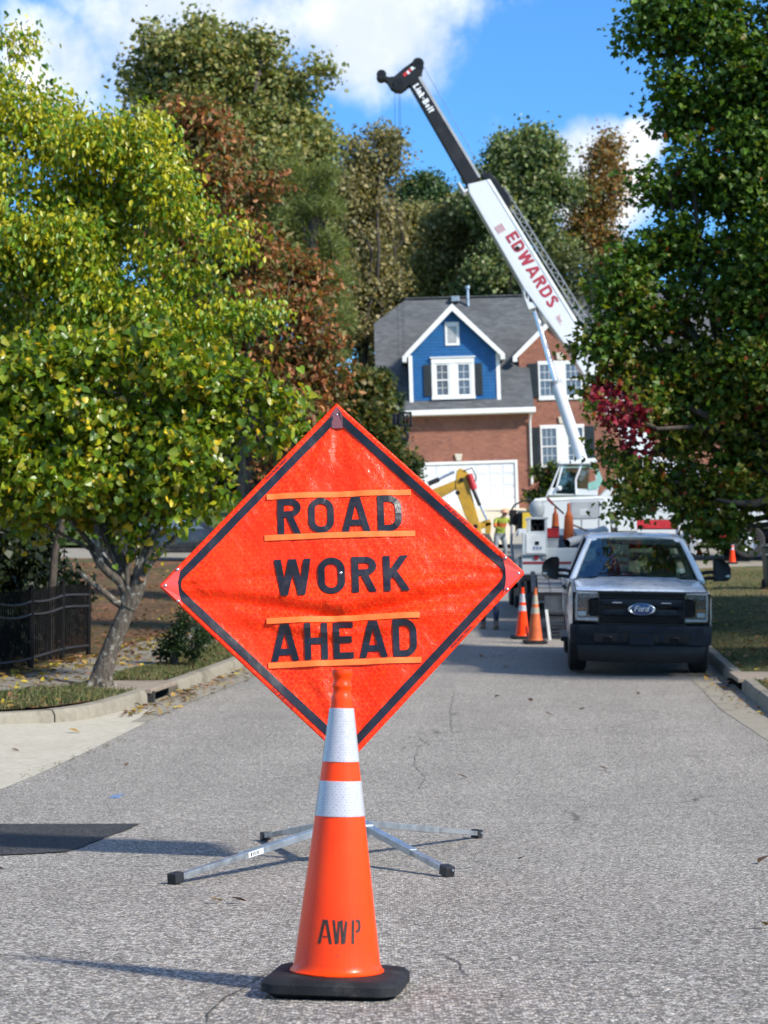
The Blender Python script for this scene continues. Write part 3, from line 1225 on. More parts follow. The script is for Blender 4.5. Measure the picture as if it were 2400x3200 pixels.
def sign_disp(u, v):
    """cloth relief towards the viewer (metres)"""
    u, v = np.asarray(u, float), np.asarray(v, float)
    e = np.clip(1 - (np.abs(u) + np.abs(v)) / .862, 0, 1)
    edge = np.clip(e / .12, 0, 1)
    au = np.abs(u) / .862
    # the deep sag under WORK, running from both side corners down to the middle
    vl = -.035 - .155 * (1 - au) ** 1.15
    d = -.023 * np.exp(-((v - vl) / .030) ** 2) * (1 - au) ** .45
    d += .024 * np.exp(-((v - vl - .075) / .045) ** 2) * (1 - au) ** .6
    d += .016 * np.exp(-((v - vl + .07) / .035) ** 2) * (1 - au) ** .6
    # tension folds fanning from the corners
    for cu, cv, s0, amp, k in ((0, .862, 1, .007, 15), (0, -.862, 2, .009, 13), (-.862, 0, 3, .007, 15), (.862, 0, 4, .007, 15)):
        r = np.hypot(u - cu, v - cv)
        a = np.arctan2(v - cv, u - cu)
        d += amp * np.exp(-(r / .5) ** 2) * (r / .5) * (vnoise(a * k / 2.2 + 20, r * 1.3 + s0 * 7, s0 + 40)) * 3.8
    d += .013 * vnoise(u * 2.3 + 9, v * 4.2 + 5, 71) + .0090 * vnoise(u * 6 + v * 2.4 + 30, v * 7 + 12, 72)
    # crushed-film crinkles
    c1 = np.abs(vnoise((u + .6 * v) * 17 + 30, (v - .4 * u) * 11 + 30, 73))
    c2 = np.abs(vnoise((u - .5 * v) * 31 + 40, (v + .6 * u) * 23 + 40, 74))
    d += -.0048 * c1 - .0021 * c2
    return d * edge


def surf(u, v, lift):
    return (u, -float(sign_disp(u, v)) - lift, v)


def m_sign():
    m, n, b = new_mat('orange_retroreflective_vinyl')
    tc = n.node('ShaderNodeTexCoord').outputs['Object']
    x, y, z = n.sep(tc)
    e, gx, gy = hexcell(n, z, x, .047)
    # spokes of the tumbling-block pattern: three rays from each cell centre
    sp = None
    for a in (0, 120, 240):
        ca, sa = math.cos(R(a + 30)), math.sin(R(a + 30))
        along = n.m('ADD', n.m('MULTIPLY', gx, ca), n.m('MULTIPLY', gy, sa))
        across = n.m('ABSOLUTE', n.m('SUBTRACT', n.m('MULTIPLY', gx, sa), n.m('MULTIPLY', gy, ca)))
        d = n.m('ADD', across, n.m('MULTIPLY', n.m('LESS_THAN', along, 0.0), 1.0))
        sp = d if sp is None else n.m('MINIMUM', sp, d)
    ln = n.m('MINIMUM', e, sp)
    line = n.ramp(ln, .018, .042, 1.0, 0.0)
    f = n.noise(tc, 5.0, 5.0, .6)
    c = n.mixc(n.ramp(f, .3, .7), (.90, .024, .002), (.98, .036, .004))
    fade = n.ramp(n.noise(tc, 3.0, 3.0), .3, .6, .15, .7)
    c = n.mixc(n.m('MULTIPLY', line, fade), c, (1.0, .10, .012))
    n.put(b.inputs['Base Color'], c)
    n.put(b.inputs['Roughness'], n.ramp(n.noise(tc, 30.0, 3.0), .3, .7, .26, .42))
    b.inputs['Specular IOR Level'].default_value = .22
    b.inputs['Coat Weight'].default_value = .04
    b.inputs['Coat Roughness'].default_value = .2
    cr = n.node('ShaderNodeTexNoise')
    n.put(cr.inputs['Vector'], tc)
    cr.inputs['Scale'].default_value = 22
    cr.inputs['Detail'].default_value = 4
    cr.inputs['Distortion'].default_value = 1.6
    n.put(b.inputs['Normal'], n.bump(n.m('ABSOLUTE', n.m('SUBTRACT', cr.outputs['Fac'],  .5)), .5, .013))
    return m


M_SIGN = m_sign()
M_BORDER = mat('black_vinyl', (.012, .011, .017), .38, var=.4, vscale=6, bump=.35, bscale=22, bdist=.008)
M_STRIP = mat('orange_hook_tape', (.98, .17, .022), .6, var=.08, vscale=30, bump=.3, bscale=300, bdist=.001)
M_TAB = mat('clear_red_plastic', (.86, .075, .055), .22, var=.1, coat=.5)
M_PLATE = mat('smoky_plate', (.20, .06, .06), .3, coat=.4)
M_RIVET = mat('steel_rivet', (.55, .55, .56), .3, metal=.9)
M_GALV = mat('galvanised_steel', (.52, .55, .57), .36, metal=.85, var=.22, vscale=9, bump=.12, bscale=40)
M_GALV2 = mat('galvanised_steel_inner', (.42, .43, .43), .40, metal=.8, var=.3, vscale=12)
M_CAP = mat('black_plastic_cap', (.014, .014, .015), .5, var=.3, vscale=20)

S2 = .6096
NG = 120
aa = np.linspace(-S2, S2, NG + 1)
A, B = np.meshgrid(aa, aa, indexing='ij')
U, V = (A - B) / math.sqrt(2), (A + B) / math.sqrt(2)
D = sign_disp(U, V)
vv = np.stack([U, -D, V], -1).reshape(-1, 3)
ff = []
for i in range(NG):
    for j in range(NG):
        k = i * (NG + 1) + j
        ff.append((k, k + 1, k + NG + 2, k + NG + 1))
b = MB()
b.v = [tuple(p) for p in vv]
b.f = ff
b.m = [0] * len(ff)
panel = b.build('panel', M_SIGN, sign, smooth=180, local=True)
for p in panel.data.polygons[:1]:
    if p.normal.y > 0:
        panel.data.flip_normals()
panel.location = sgn_c - Vector(sign['_o'])
panel.rotation_euler = (Matrix.Rotation(LEAN, 3, 'X') @ Matrix.Rotation(ROLL, 3, 'Y')).to_euler()
sm = panel.modifiers.new('thickness', 'SOLIDIFY')
sm.thickness = .0012
sm.offset = -1


def rsq(hw, r, per, n=8):
    """rounded square in the a,b frame, evenly subdivided, as u,v points"""
    p = []
    for k, (sx, sy) in enumerate(((1, 1), (-1, 1), (-1, -1), (1, -1))):
        for i in range(n + 1):
            a = R(90 * k + 90 * i / n)
            p.append((sx * (hw - r) + r * math.cos(a), sy * (hw - r) + r * math.sin(a)))
        nx = ((-1, 1), (-1, -1), (1, -1), (1, 1))[k]
        a0 = p[-1]
        b0 = (nx[0] * (hw - r) + r * math.cos(R(90 * (k + 1))), nx[1] * (hw - r) + r * math.sin(R(90 * (k + 1))))
        for i in range(1, per):
            p.append((a0[0] + (b0[0] - a0[0]) * i / per, a0[1] + (b0[1] - a0[1]) * i / per))
    return [((a - b_) / math.sqrt(2), (a + b_) / math.sqrt(2)) for a, b_ in p]


o_, i_ = rsq(S2 - .024, .03, 60), rsq(S2 - .024 - .037, .045, 60)
m_ = [((p[0] + q[0]) / 2, (p[1] + q[1]) / 2) for p, q in zip(o_, i_)]
MB().loft([[surf(u, v, .0035) for u, v in ring] for ring in (o_, m_, i_)], closed=True).build('border', M_BORDER, panel, smooth=180, local=True)
for txt, v0, wd, gap in (('ROAD', .2235, .587, .20), ('WORK', -.0705, .633, .17), ('AHEAD', -.3775, .682, .15)):
    for ch, b in text_mesh(txt, .1735, lambda x, y, l, v0=v0: surf(x - .002, v0 + y, .0045 + l), t=.172, gap=gap, width=wd, eps=.00025):
        b.build('letter', M_BORDER, panel, smooth=180, local=True)
for v0, x0, x1 in ((.413, -.345, .34), (.2105, -.36, .352), (-.186, -.36, .356), (-.394, -.358, .357)):
    xs = np.linspace(x0, x1, 40)
    rows = []
    for x in xs:
        dd = .0016 + .0015 * math.sin(x * 31 + v0 * 9) ** 2
        y_ = -max(float(sign_disp(x, v0 + q_)) for q_ in (-.012, 0, .012)) + .003
        rows.append([(x, y_ + .002, v0 - .0135), (x, y_ - .006 - dd, v0 - .0135), (x, y_ - .0065 - dd, v0), (x, y_ - .006 - dd, v0 + .0135), (x, y_ + .002, v0 + .0135)])
    MB().loft(rows, caps=True).build('hook_tape', M_STRIP, panel, smooth=40, local=True)
# tiny print along the four hems
for sgx, sgy in ((1, 1), (-1, 1), (-1, -1), (1, -1)):
    cu, cv = sgx * .862 * .46, sgy * .862 * .46
    off = .862 - .019
    mu, mv = sgx * off * .5 , sgy * off * .5
    du = Vector((1, -1 * sgx * sgy)).normalized()
    nu = Vector((-du.y, du.x))
    b = MB()
    for ch, let in text_quads('ROAD WORK AHEAD', .011, t=.2, gap=.2):
        for q, k in let:
            b.add([surf(mu + sgx * .06 * sgx * du.x * 3 + p[0] * du.x + (p[1] - .005) * nu.x, mv + .18 * du.y + p[0] * du.y + (p[1] - .005) * nu.y, .0035 + .0002 * k) for p in q], [(0, 1, 2, 3)])
    b.build('hem_print', M_BORDER, panel, local=True)


def rivet(u, v, lift, par, r=.0075):
    q = surf(u, v, lift)
    MB().lathe([(r, 0), (r * .95, r * .3), (r * .6, r * .6), (0.0005, r * .72)], 12, axis='y').build('rivet', M_RIVET, par, smooth=60, local=True).location = q
    par.children[-1].rotation_euler = (0, 0, math.pi)


for sg in (-1, 1):
    tip = .852 * sg
    ring = [(tip, 0)] + [(sg * .752, s_) for s_ in (.098, )] + [(sg * (.752 + .018 * math.sin(math.pi * t)), .098 - .196 * t) for t in np.linspace(.1, .9, 7)] + [(sg * .752, -.098)]
    b = MB().slab([surf(u, v, .002) for u, v in ring], (0, -.0035, 0))
    tab = b.build('corner_pocket', M_TAB, panel, local=True, bevel=.0012)
    ring = [(sg * .752, .07)] + [(sg * (.752 + .016 * math.sin(math.pi * t)), .07 - .14 * t) for t in np.linspace(.1, .9, 7)] + [(sg * .752, -.07)]
    for u, v in ((sg * .83, 0), (sg * .772, .075), (sg * .772, -.075)):
        rivet(u, v, .006, panel)
b = MB().slab([surf(u, v, .002) for u, v in ((-.026, .74), (.026, .74), (.026, .81), (0, .845), (-.026, .81))], (0, -.003, 0))
b.build('corner_pocket', M_PLATE, panel, local=True, bevel=.001)
for v in (.765, .805):
    rivet(0, v, .005, panel, .006)
rivet(-.006, .028, .003, panel, .009)

# cross braces behind the panel, mast, spring base and telescoping legs
pm = panel.rotation_euler.to_matrix()


def back(u, v, d=.02):
    return sgn_c + pm @ Vector((u, d, v))


def bow(a, b_, n=12):
    # fibreglass rods bow away behind the cloth and are pinned at the corners
    return [back(a[0] + (b_[0] - a[0]) * t, a[1] + (b_[1] - a[1]) * t, .010 + .085 * math.sin(math.pi * t) ** .5) for t in np.linspace(0, 1, n + 1)]


MB().tube(bow((-.835, 0), (.835, 0)), .007, 8).build('cross_brace', M_CAP, sign, smooth=60)
MB().tube(bow((0, -.80), (0, .83)), .008, 8).build('upright_brace', M_CAP, sign, smooth=60)
MB().beam(hub + Vector((0, .0, .02)), back(0, -.50, .11), .035, .035, up=(1, 0, 0)).build('mast', M_GALV, sign, bevel=.003)
cp = [hub + Vector((.028 * math.cos(t), .028 * math.sin(t), .02 + t * .0035)) for t in np.linspace(0, 2 * math.pi * 6, 90)]
MB().tube(cp, .006, 6).build('spring', M_CAP, sign, smooth=60)
MB().box(hub + Vector((0, 0, -.02)), (.20, .16, .07)).build('stand_base', M_GALV, sign, bevel=.006)
for k, ft in enumerate(feet):
    st_ = hub + Vector(((-.07 if ft.x < hub.x else .07), (-.05 if ft.y < hub.y else .05), 0))
    end = ft + Vector((0, 0, .024))
    dirv = (end - st_)
    ln = dirv.length
    dn = dirv.normalized()
    leg = MB().beam(st_, st_ + dirv * .60, .040, .030).build('leg', M_GALV, sign, bevel=.002)
    MB().beam(st_ + dirv * .52, end - dn * .02, .033, .024).build('leg_extension', M_GALV2, sign, bevel=.002)
    MB().beam(end - dn * .045, end + dn * .012, .046, .044).build('foot_cap', M_CAP, sign, bevel=.004)
    q = end - dn * .015 + Vector((.024 if ft.x > hub.x else .0, -.024, .004))
    MB().lathe([(.006, 0), (.005, -.003), (.0003, -.004)], 10, axis='y').build('rivet', M_RIVET, sign, local=True).location = q - Vector(sign['_o'])
    if k < 2:
        MB().beam(st_ - dn * .05, st_ + dn * .05, .05, .04).build('leg_bracket', M_GALV, sign, bevel=.003)
    # product sticker with bar code on the near leg
    if k == 0:
        a_ = dn.cross(Vector((0, 0, 1))).normalized()
        up_ = a_.cross(dn)
        a_ = -a_ if a_.y > 0 else a_
        mid = st_ + dirv * .535
        b = MB()
        q = [mid + dn * s_ + up_ * h_ + a_ * .0212 for s_, h_ in ((-.055, -.012), (.055, -.012), (.055, .012), (-.055, .012))]
        b.add(q, [(0, 1, 2, 3)])
        b.build('sticker', mat('sticker_white', (.6, .62, .62), .5), leg)
        b = MB()
        for s_ in (-.02, -.012, -.001, .008, .019, .03, .034):
            b.add([mid + dn * (s_ + ds) + up_ * h_ + a_ * .0218 for ds, h_ in ((0, -.008), (.004, -.008), (.004, .008), (0, .008))], [(0, 1, 2, 3)])
        b.build('bar_code', M_CAP, leg)
# ================================================================== the house at the top of the street
TILT = R(-1.7)
hx, hy = W(1420, 1600, 92).x, 92.0
house = thing('house', 'brick two-storey house with grey roof and blue dormer over the white garage door', 'house', (hx, hy, g(hy) - .02), rot=(0, TILT, 0), local=True)


def m_brick():
    m, n, b = new_mat('red_brick')
    tc = n.node('ShaderNodeTexCoord').outputs['Object']
    x, y, z = n.sep(tc)
    bt = n.node('ShaderNodeTexBrick')
    n.put(bt.inputs['Vector'], n.comb(n.m('ADD', x, n.m('MULTIPLY', y, 1.0)), z, 0.0))
    bt.inputs['Scale'].default_value = 1.0
    bt.inputs['Brick Width'].default_value = .205
    bt.inputs['Row Height'].default_value = .075
    bt.inputs['Mortar Size'].default_value = .007
    bt.inputs['Mortar Smooth'].default_value = .2
    bt.inputs['Color1'].default_value = (.235, .075, .045, 1)
    bt.inputs['Color2'].default_value = (.33, .115, .066, 1)
    bt.inputs['Mortar'].default_value = (.31, .225, .17, 1)
    bt.inputs['Bias'].default_value = -.1
    f = n.noise(tc, .9, 5.0, .6)
    cell = n.noise(n.vm('MULTIPLY', tc, (5.0, 5.0, 13.0)), 1.0, 1.0)
    c = n.mixc(n.ramp(cell, .58, .68, 0, .6), bt.outputs['Color'], (.13, .07, .065))
    k = n.ramp(f, .3, .7, .88, 1.1)
    c = n.mixc(1.0, c, n.comb(k, k, k), 'MULTIPLY')
    n.put(b.inputs['Base Color'], c)
    b.inputs['Roughness'].default_value = .88
    n.put(b.inputs['Normal'], n.bump(n.m('SUBTRACT', 1.0, bt.outputs['Fac']), .5, .01))
    return m


def m_shingle():
    m, n, b = new_mat('grey_shingles')
    tc = n.node('ShaderNodeTexCoord').outputs['Object']
    x, y, z = n.sep(tc)
    bt = n.node('ShaderNodeTexBrick')
    n.put(bt.inputs['Vector'], n.comb(n.m('ADD', x, n.m('MULTIPLY', y, .2)), n.m('MULTIPLY', z, 1.35), 0.0))
    bt.inputs['Scale'].default_value = 1.0
    bt.inputs['Brick Width'].default_value = .30
    bt.inputs['Row Height'].default_value = .14
    bt.inputs['Mortar Size'].default_value = .008
    bt.inputs['Color1'].default_value = (.05, .054, .058, 1)
    bt.inputs['Color2'].default_value = (.135, .14, .145, 1)
    bt.inputs['Mortar'].default_value = (.045, .047, .05, 1)
    f = n.noise(tc, 22.0, 4.0, .7)
    c = n.mixc(n.ramp(f, .3, .7), bt.outputs['Color'], (.085, .09, .095))
    k = n.ramp(n.noise(tc, .7, 4.0), .3, .7, .85, 1.12)
    c = n.mixc(1.0, c, n.comb(k, k, k), 'MULTIPLY')
    n.put(b.inputs['Base Color'], c)
    b.inputs['Roughness'].default_value = .9
    n.put(b.inputs['Normal'], n.bump(f, .5, .02))
    return m


def m_glass(name='window_glass', tint=(.05, .06, .07), rough=.03):
    m, n, b = new_mat(name)
    b.inputs['Base Color'].default_value = (*tint, 1)
    b.inputs['Roughness'].default_value = rough
    b.inputs['Specular IOR Level'].default_value = .8
    tc = n.node('ShaderNodeTexCoord').outputs['Object']
    n.put(b.inputs['Normal'], n.bump(n.noise(tc, 1.6, 2.0), .06, .05))
    MATS[name] = m
    return m


M_BRICK = m_brick()
M_SHINGLE = m_shingle()
M_GLASS = m_glass('window_glass', (.10, .12, .15))
M_WHITE = mat('white_trim', (.78, .77, .74), .5, var=.05, vscale=2, dirt=(.55, .53, .48, .4))
M_DOOR = mat('garage_door_paint', (.72, .73, .74), .45, var=.04, dirt=(.6, .6, .58, .3))
M_BLUE = mat('blue_siding', (.010, .095, .26), .45, var=.14, vscale=2.5, bump=.2, bscale=30)
M_SHUT = mat('dark_shutter', (.022, .03, .036), .5, var=.2)
M_STONE = mat('keystone', (.62, .56, .45), .7)
M_VENTD = mat('vent_shadow', (.35, .37, .40), .6)
M_DOORJ = mat('door_joint', (.5, .51, .52), .6)
M_CURT = mat('curtain', (.30, .31, .36), .9, var=.3, vscale=9)

h = house
EZ = 4.40
GX0, GX1 = -3.05, 3.5
# walls
b = MB()
b.prism([(GX0, 0), (GX1, 0), (GX1, 4.45), (GX0, 4.45)], 0.0, .25)          # garage front
b.rng(GX1 - .25, GX1, .25, 1.8, 0, 4.45)
b.rng(GX0, GX0 + .25, .25, 9.0, 0, 4.45)
# gable end on the far side under the clipped ridge
b.slab([(GX0, .25, 4.45), (GX0, 9.8, 4.45), (GX0, 9.8, 5.0), (GX0, 6.3, 9.1), (GX0, 4.0, 9.0), (GX0, -.1, 4.85)], (.22, 0, 0))
b.build('garage_wall', M_BRICK, h, local=True)
b = MB()
WY = 1.6
b.prism([(3.25, 0), (13.0, 0), (13.0, 7.15), (7.10, 7.15), (5.15, 9.05), (3.25, 7.20)], WY, WY + .25)
b.rng(12.75, 13.0, WY + .25, 9.5, 0, 7.1)
b.build('house_wall', M_BRICK, h, local=True)

# roofs: main slope with clipped left end, rear slope, dormer and gable roofs
TH = Vector((0, .0, .10))
e0, r0 = Vector((0, -.45, 4.62)), Vector((0, 5.5, 10.60))


def slope_at(z):
    t = (z - e0.z) / (r0.z - e0.z)
    return e0.y + (r0.y - e0.y) * t


XL = -3.38
zc = 9.30
b = MB()
b.slab([(XL, e0.y, e0.z), (3.72, e0.y, e0.z), (3.72, slope_at(7.25), 7.25), (13.2, slope_at(7.25) - .3, 7.15), (13.2, r0.y, r0.z), (-1.80, r0.y, r0.z), (XL, slope_at(zc), zc)], (0, .09, -.09))
b.slab([(XL, 11.4, e0.z), (13.2, 11.4, e0.z), (13.2, r0.y, r0.z), (-1.80, r0.y, r0.z), (XL, 6.7, zc)], (0, -.09, -.09))
b.slab([(XL, slope_at(zc), zc), (XL, 6.7, zc), (-1.80, r0.y, r0.z)], (.03, 0, -.09))
roof = b.build('roof', M_SHINGLE, h, local=True)
MB().beam((-1.85, r0.y, r0.z + .03), (13.2, r0.y, r0.z + .03), .26, .05).build('ridge_cap', M_SHINGLE, roof, local=True)
MB().tube([(1.15, 5.0, 10.1), (1.15, 5.0, 10.98)], .07, 10).lathe([(.13, 10.95), (.13, 11.08), (.02, 11.10)], 12, (1.15, 5.0, 0)).build('vent_pipe', M_GALV, roof, smooth=40, local=True)
MB().rng(.35, .75, 5.0, 5.4, 10.35, 10.62).build('roof_vent', M_GALV2, roof, local=True, bevel=.03)
# eave fascia and gutter
MB().rng(XL + .02, 3.78, -.56, -.44, 4.36, 4.60).build('eave_gutter', M_WHITE, h, local=True, bevel=.03)
MB().rng(XL + .02, 3.74, -.44, .02, 4.36, 4.40).build('soffit', M_WHITE, h, local=True)
# downspouts
MB().tube([(3.60, -.40, 4.4), (3.56, -.20, 4.15), (3.54, -.06, 3.95), (3.54, -.06, 1.15)], .05, 8).build('downspout', M_WHITE, h, local=True, smooth=40)
MB().tube([(-2.35, -.06, 4.35), (-2.35, -.06, .3)], .05, 8).build('downspout', mat('brown_downspout', (.30, .12, .08), .5), h, local=True, smooth=40)

# ---- blue dormer
DX0, DX1, DC = -1.80, 2.20, .17
AP, EV = 9.40, 7.05
OH = 2.46
dorm = MB().prism([(DX0, 4.8), (DX1, 4.8), (DX1, 7.2), (DC, 9.15), (DX0, 7.2)], .02, .12).rng(DX0, DX0 + .1, .12, 2.4, 4.9, 7.2).rng(DX1 - .1, DX1, .12, 2.4, 4.9, 7.2).build('dormer_wall', M_BLUE, h, local=True)
bh = .152
z = 4.93
while z < 9.05:
    zt = z + bh

    def span(zz):
        if zz <= 7.2:
            return DX0 + .10, DX1 - .10
        t = (zz - 7.2) / (9.15 - 7.2)
        return DX0 + .1 + (DC - DX0 - .1) * t, DX1 - .1 + (DC - DX1 + .1) * t
    (a0, a1), (c0, c1) = span(z), span(zt)
    if a1 - a0 > .1:
        vv = [(a0, -.018, z), (a1, -.018, z), (a1, .016, z), (a0, .016, z), (c0, -.002, zt + .012), (c1, -.002, zt + .012), (c1, .016, zt + .012), (c0, .016, zt + .012)]
        MB().add(vv, [(0, 3, 2, 1), (4, 5, 6, 7), (0, 1, 5, 4), (1, 2, 6, 5), (2, 3, 7, 6), (3, 0, 4, 7)]).build('siding_board', M_BLUE, dorm, local=True)
    z += bh
for x in (DX0 + .02, DX1 - .02):
    MB().rng(x - .085, x + .085, -.05, .06, 4.88, 7.15).build('corner_board', M_WHITE, dorm, local=True, bevel=.008)


def gable(parent, cxx, half, zev, zap, y0, y1, trim, tw, overh=.0):
    """two roof slopes with white rake boards facing the street"""
    b = MB()
    for sg in (-1, 1):
        b.slab([(cxx, y0, zap), (cxx + sg * half, y0, zev), (cxx + sg * half, y1, zev), (cxx, y1, zap)], (0, 0, -.08))
    r = b.build('gable_roof', M_SHINGLE, parent, local=True)
    for sg in (-1, 1):
        dn = Vector((sg * half, 0, zev - zap)).normalized()
        nn = Vector((-dn.z * sg, 0, dn.x * sg))
        a = Vector((cxx, y0 - .03, zap + .015))
        e = Vector((cxx + sg * half, y0 - .03, zev + .015))
        MB().slab([a, e, e + Vector((0, 0, -tw)), a + Vector((0, 0, -tw * 1.25))], (0, .05 + .003 * sg, 0)).build('rake_board', trim, parent, local=True)
        MB().slab([a + Vector((0, .05, -.10)), e + Vector((0, .05, -.10)), e + Vector((0, .42, -.10)), a + Vector((0, .42, -.10))], (0, 0, -.03)).build('rake_soffit', trim, parent, local=True)
        # eave return
        MB().rng(cxx + sg * half - .20 * (sg > 0) - .0, cxx + sg * half + .20 * (sg < 0), y0 - .028, y0 + .38, zev - tw + .03, zev - .02).build('eave_return', trim, parent, local=True)
    return r


gable(dorm, DC, 2.32, EV, AP, -.36, 4.6, M_WHITE, .26)
gable(h, 5.15, 2.20, 7.12, 9.22, WY - .38, 6.0, M_WHITE, .26)

# gable vent
vent = MB().rng(-.17, .47, -.05, .0, 7.55, 8.62).build('gable_vent', M_WHITE, h, local=True, bevel=.01)
for k in range(9):
    zz = 7.70 + k * .085
    MB().box((.15, -.052, zz), (.40, .03, .06), Matrix.Rotation(R(30), 3, 'X')).build('louvre', M_VENTD, vent, local=True)


def window(parent, x0, x1, z0, z1, y, panes=(2, 3), curtain=True):
    """double-hung sash with white frame, panes and muntins"""
    w = MB().rng(x0, x1, y - .05, y + .02, z0, z0 + .07).rng(x0, x1, y - .05, y + .02, z1 - .07, z1).rng(x0, x0 + .075, y - .05, y + .02, z0 + .07, z1 - .07).rng(x1 - .075, x1, y - .05, y + .02, z0 + .07, z1 - .07).build('window', M_WHITE, parent, local=True)
    zm = (z0 + z1) / 2
    MB().rng(x0 + .07, x1 - .07, y - .045, y - .005, zm - .03, zm + .03).build('meeting_rail', M_WHITE, w, local=True)
    for a, c in ((z0 + .07, zm - .03), (zm + .03, z1 - .07)):
        for i in range(panes[0]):
            xa = x0 + .075 + (x1 - x0 - .15) * i / panes[0]
            xc = x0 + .075 + (x1 - x0 - .15) * (i + 1) / panes[0]
            for j in range(panes[1]):
                za, zc_ = a + (c - a) * j / panes[1], a + (c - a) * (j + 1) / panes[1]
                MB().rng(xa + .008, xc - .008, y - .012, y - .006, za + .008, zc_ - .008).build('pane', M_GLASS, w, local=True)
        b = MB()
        for i in range(1, panes[0]):
            xx = x0 + .075 + (x1 - x0 - .15) * i / panes[0]
            b.rng(xx - .009, xx + .009, y - .022, y - .008, a, c)
        for j in range(1, panes[1]):
            zz = a + (c - a) * j / panes[1]
            b.rng(x0 + .075, x1 - .075, y - .0235, y - .009, zz - .009, zz + .009)
        b.build('muntin', M_WHITE, w, local=True)
    return w


def shutter(x0, x1, z0, z1, y):
    s = MB().rng(x0, x1, y - .05, y, z0, z1).build('shutter', M_SHUT, h, local=True, bevel=.006)
    n = int((z1 - z0) / .11)
    for k in range(n):
        zz = z0 + .08 + (z1 - z0 - .16) * k / max(1, n - 1)
        MB().box(((x0 + x1) / 2, y - .055, zz), (x1 - x0 - .09, .02, .05), Matrix.Rotation(R(25), 3, 'X')).build('slat', M_SHUT, s, local=True)


# dormer windows: pair with a heavy white surround
MB().rng(-.84, 1.10, -.10, -.02, 6.74, 6.98).rng(-.90, 1.16, -.14, -.02, 6.98, 7.04).build('window_head', M_WHITE, h, local=True, bevel=.01)
MB().rng(-.84, -.68, -.085, -.02, 5.24, 6.74).rng(.94, 1.10, -.085, -.02, 5.24, 6.74).rng(-.04, .30, -.085, -.02, 5.24, 6.74).rng(-.86, 1.12, -.11, -.02, 5.10, 5.24).build('window_surround', M_WHITE, h, local=True, bevel=.008)
window(h, -.68, -.04, 5.24, 6.74, -.02, (2, 2))
window(h, .30, .94, 5.24, 6.74, -.02, (2, 2))
shutter(-1.20, -.86, 5.28, 6.70, -.02)
shutter(1.12, 1.46, 5.28, 6.70, -.02)
# right-hand brick gable: two storeys of paired windows
for z0, z1 in ((5.25, 6.82), (2.08, 3.86)):
    MB().rng(4.10, 6.15, WY - .06, WY - .0, z0 - .14, z0).rng(4.92, 5.32, WY - .06, WY, z0, z1).rng(4.10, 6.15, WY - .06, WY, z1, z1 + .10).build('window_surround', M_WHITE, h, local=True, bevel=.008)
    window(h, 4.12, 4.92, z0, z1, WY - .01, (3, 2))
    window(h, 5.32, 6.13, z0, z1, WY - .01, (3, 2))
    shutter(3.66, 4.08, z0, z1, WY - .01)
    shutter(6.17, 6.6, z0, z1, WY - .01)
    b = MB().slab([(5.02, WY - .08, z1 + .14), (5.24, WY - .08, z1 + .14), (5.30, WY - .08, z1 + .46), (4.96, WY - .08, z1 + .46)], (0, .08, 0))
    b.build('keystone', M_STONE, h, local=True, bevel=.01)
MB().slab([(.17, -.08, 2.30), (.37, -.08, 2.30), (.45, -.08, 2.62), (.09, -.08, 2.62)], (0, .08, 0)).build('keystone', M_STONE, h, local=True, bevel=.01)

# garage door with raised panels and a white frame
gd = MB().rng(-2.06, 2.81, -.03, .05, .0, 2.17).build('garage_door', M_DOOR, h, local=True)
MB().rng(-2.16, -2.04, -.09, -.02, 0, 2.28).rng(2.79, 2.91, -.09, -.02, 0, 2.28).rng(-2.04, 2.79, -.088, -.02, 2.15, 2.27).build('door_frame', M_WHITE, gd, local=True, bevel=.008)
for i in range(8):
    for j in range(4):
        x0 = -2.03 + i * .603 + .06
        z0 = .04 + j * .53 + .08
        MB().slab([(x0, -.032, z0), (x0 + .48, -.032, z0), (x0 + .48, -.032, z0 + .36), (x0, -.032, z0 + .36)], (0, -.012, 0)).build('door_panel', M_DOOR, gd, local=True, bevel=.008, segs=1)
for j in range(1, 4):
    MB().rng(-2.04, 2.79, -.034, -.0305, .04 + j * .53 - .006, .04 + j * .53 + .006).build('panel_joint', M_DOORJ, gd, local=True)

# driveway to the garage and shrubs beside it
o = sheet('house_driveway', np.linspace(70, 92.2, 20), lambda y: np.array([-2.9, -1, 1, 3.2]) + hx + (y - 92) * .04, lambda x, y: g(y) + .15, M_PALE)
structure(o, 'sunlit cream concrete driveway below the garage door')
# ================================================================== trees and shrubs


def m_bark(name, c1, c2, scale=9.0, lichen=0.0):
    if name in MATS:
        return MATS[name]
    m, n, b = new_mat(name)
    tc = n.node('ShaderNodeTexCoord').outputs['Object']
    v = n.vm('MULTIPLY', tc, (1.0, 1.0, .28))
    f = n.noise(v, scale * 2.2, 6.0, .7)
    l = n.noise(tc, scale, 5.0, .65)
    c = n.mixc(n.ramp(f, .3, .7), c1, c2)
    if lichen:
        c = n.mixc(n.ramp(l, .52, .64, 0, lichen), c, (.31, .30, .25))
    n.put(b.inputs['Base Color'], c)
    b.inputs['Roughness'].default_value = .92
    n.put(b.inputs['Normal'], n.bump(f, .8, .03))
    MATS[name] = m
    return m


M_BARK = m_bark('grey_bark', (.035, .028, .021), (.125, .10, .075), 13, .75)
M_BARKD = m_bark('dark_bark', (.025, .02, .016), (.09, .07, .055), 7)


def wiggle(p0, p1, n, amp, rg, sag=0.0):
    p0, p1 = Vector(p0), Vector(p1)
    L = (p1 - p0).length
    o = Vector((0, 0, 0))
    pts = []
    for i in range(n + 1):
        t = i / n
        if 0 < i < n:
            o = o * .6 + Vector(rg.normal(size=3)) * amp * L
        else:
            o = o * .5 if i else o
        pts.append(p0.lerp(p1, t) + o * (1 - abs(2 * t - 1)) + Vector((0, 0, sag * L * math.sin(math.pi * t))))
    return pts


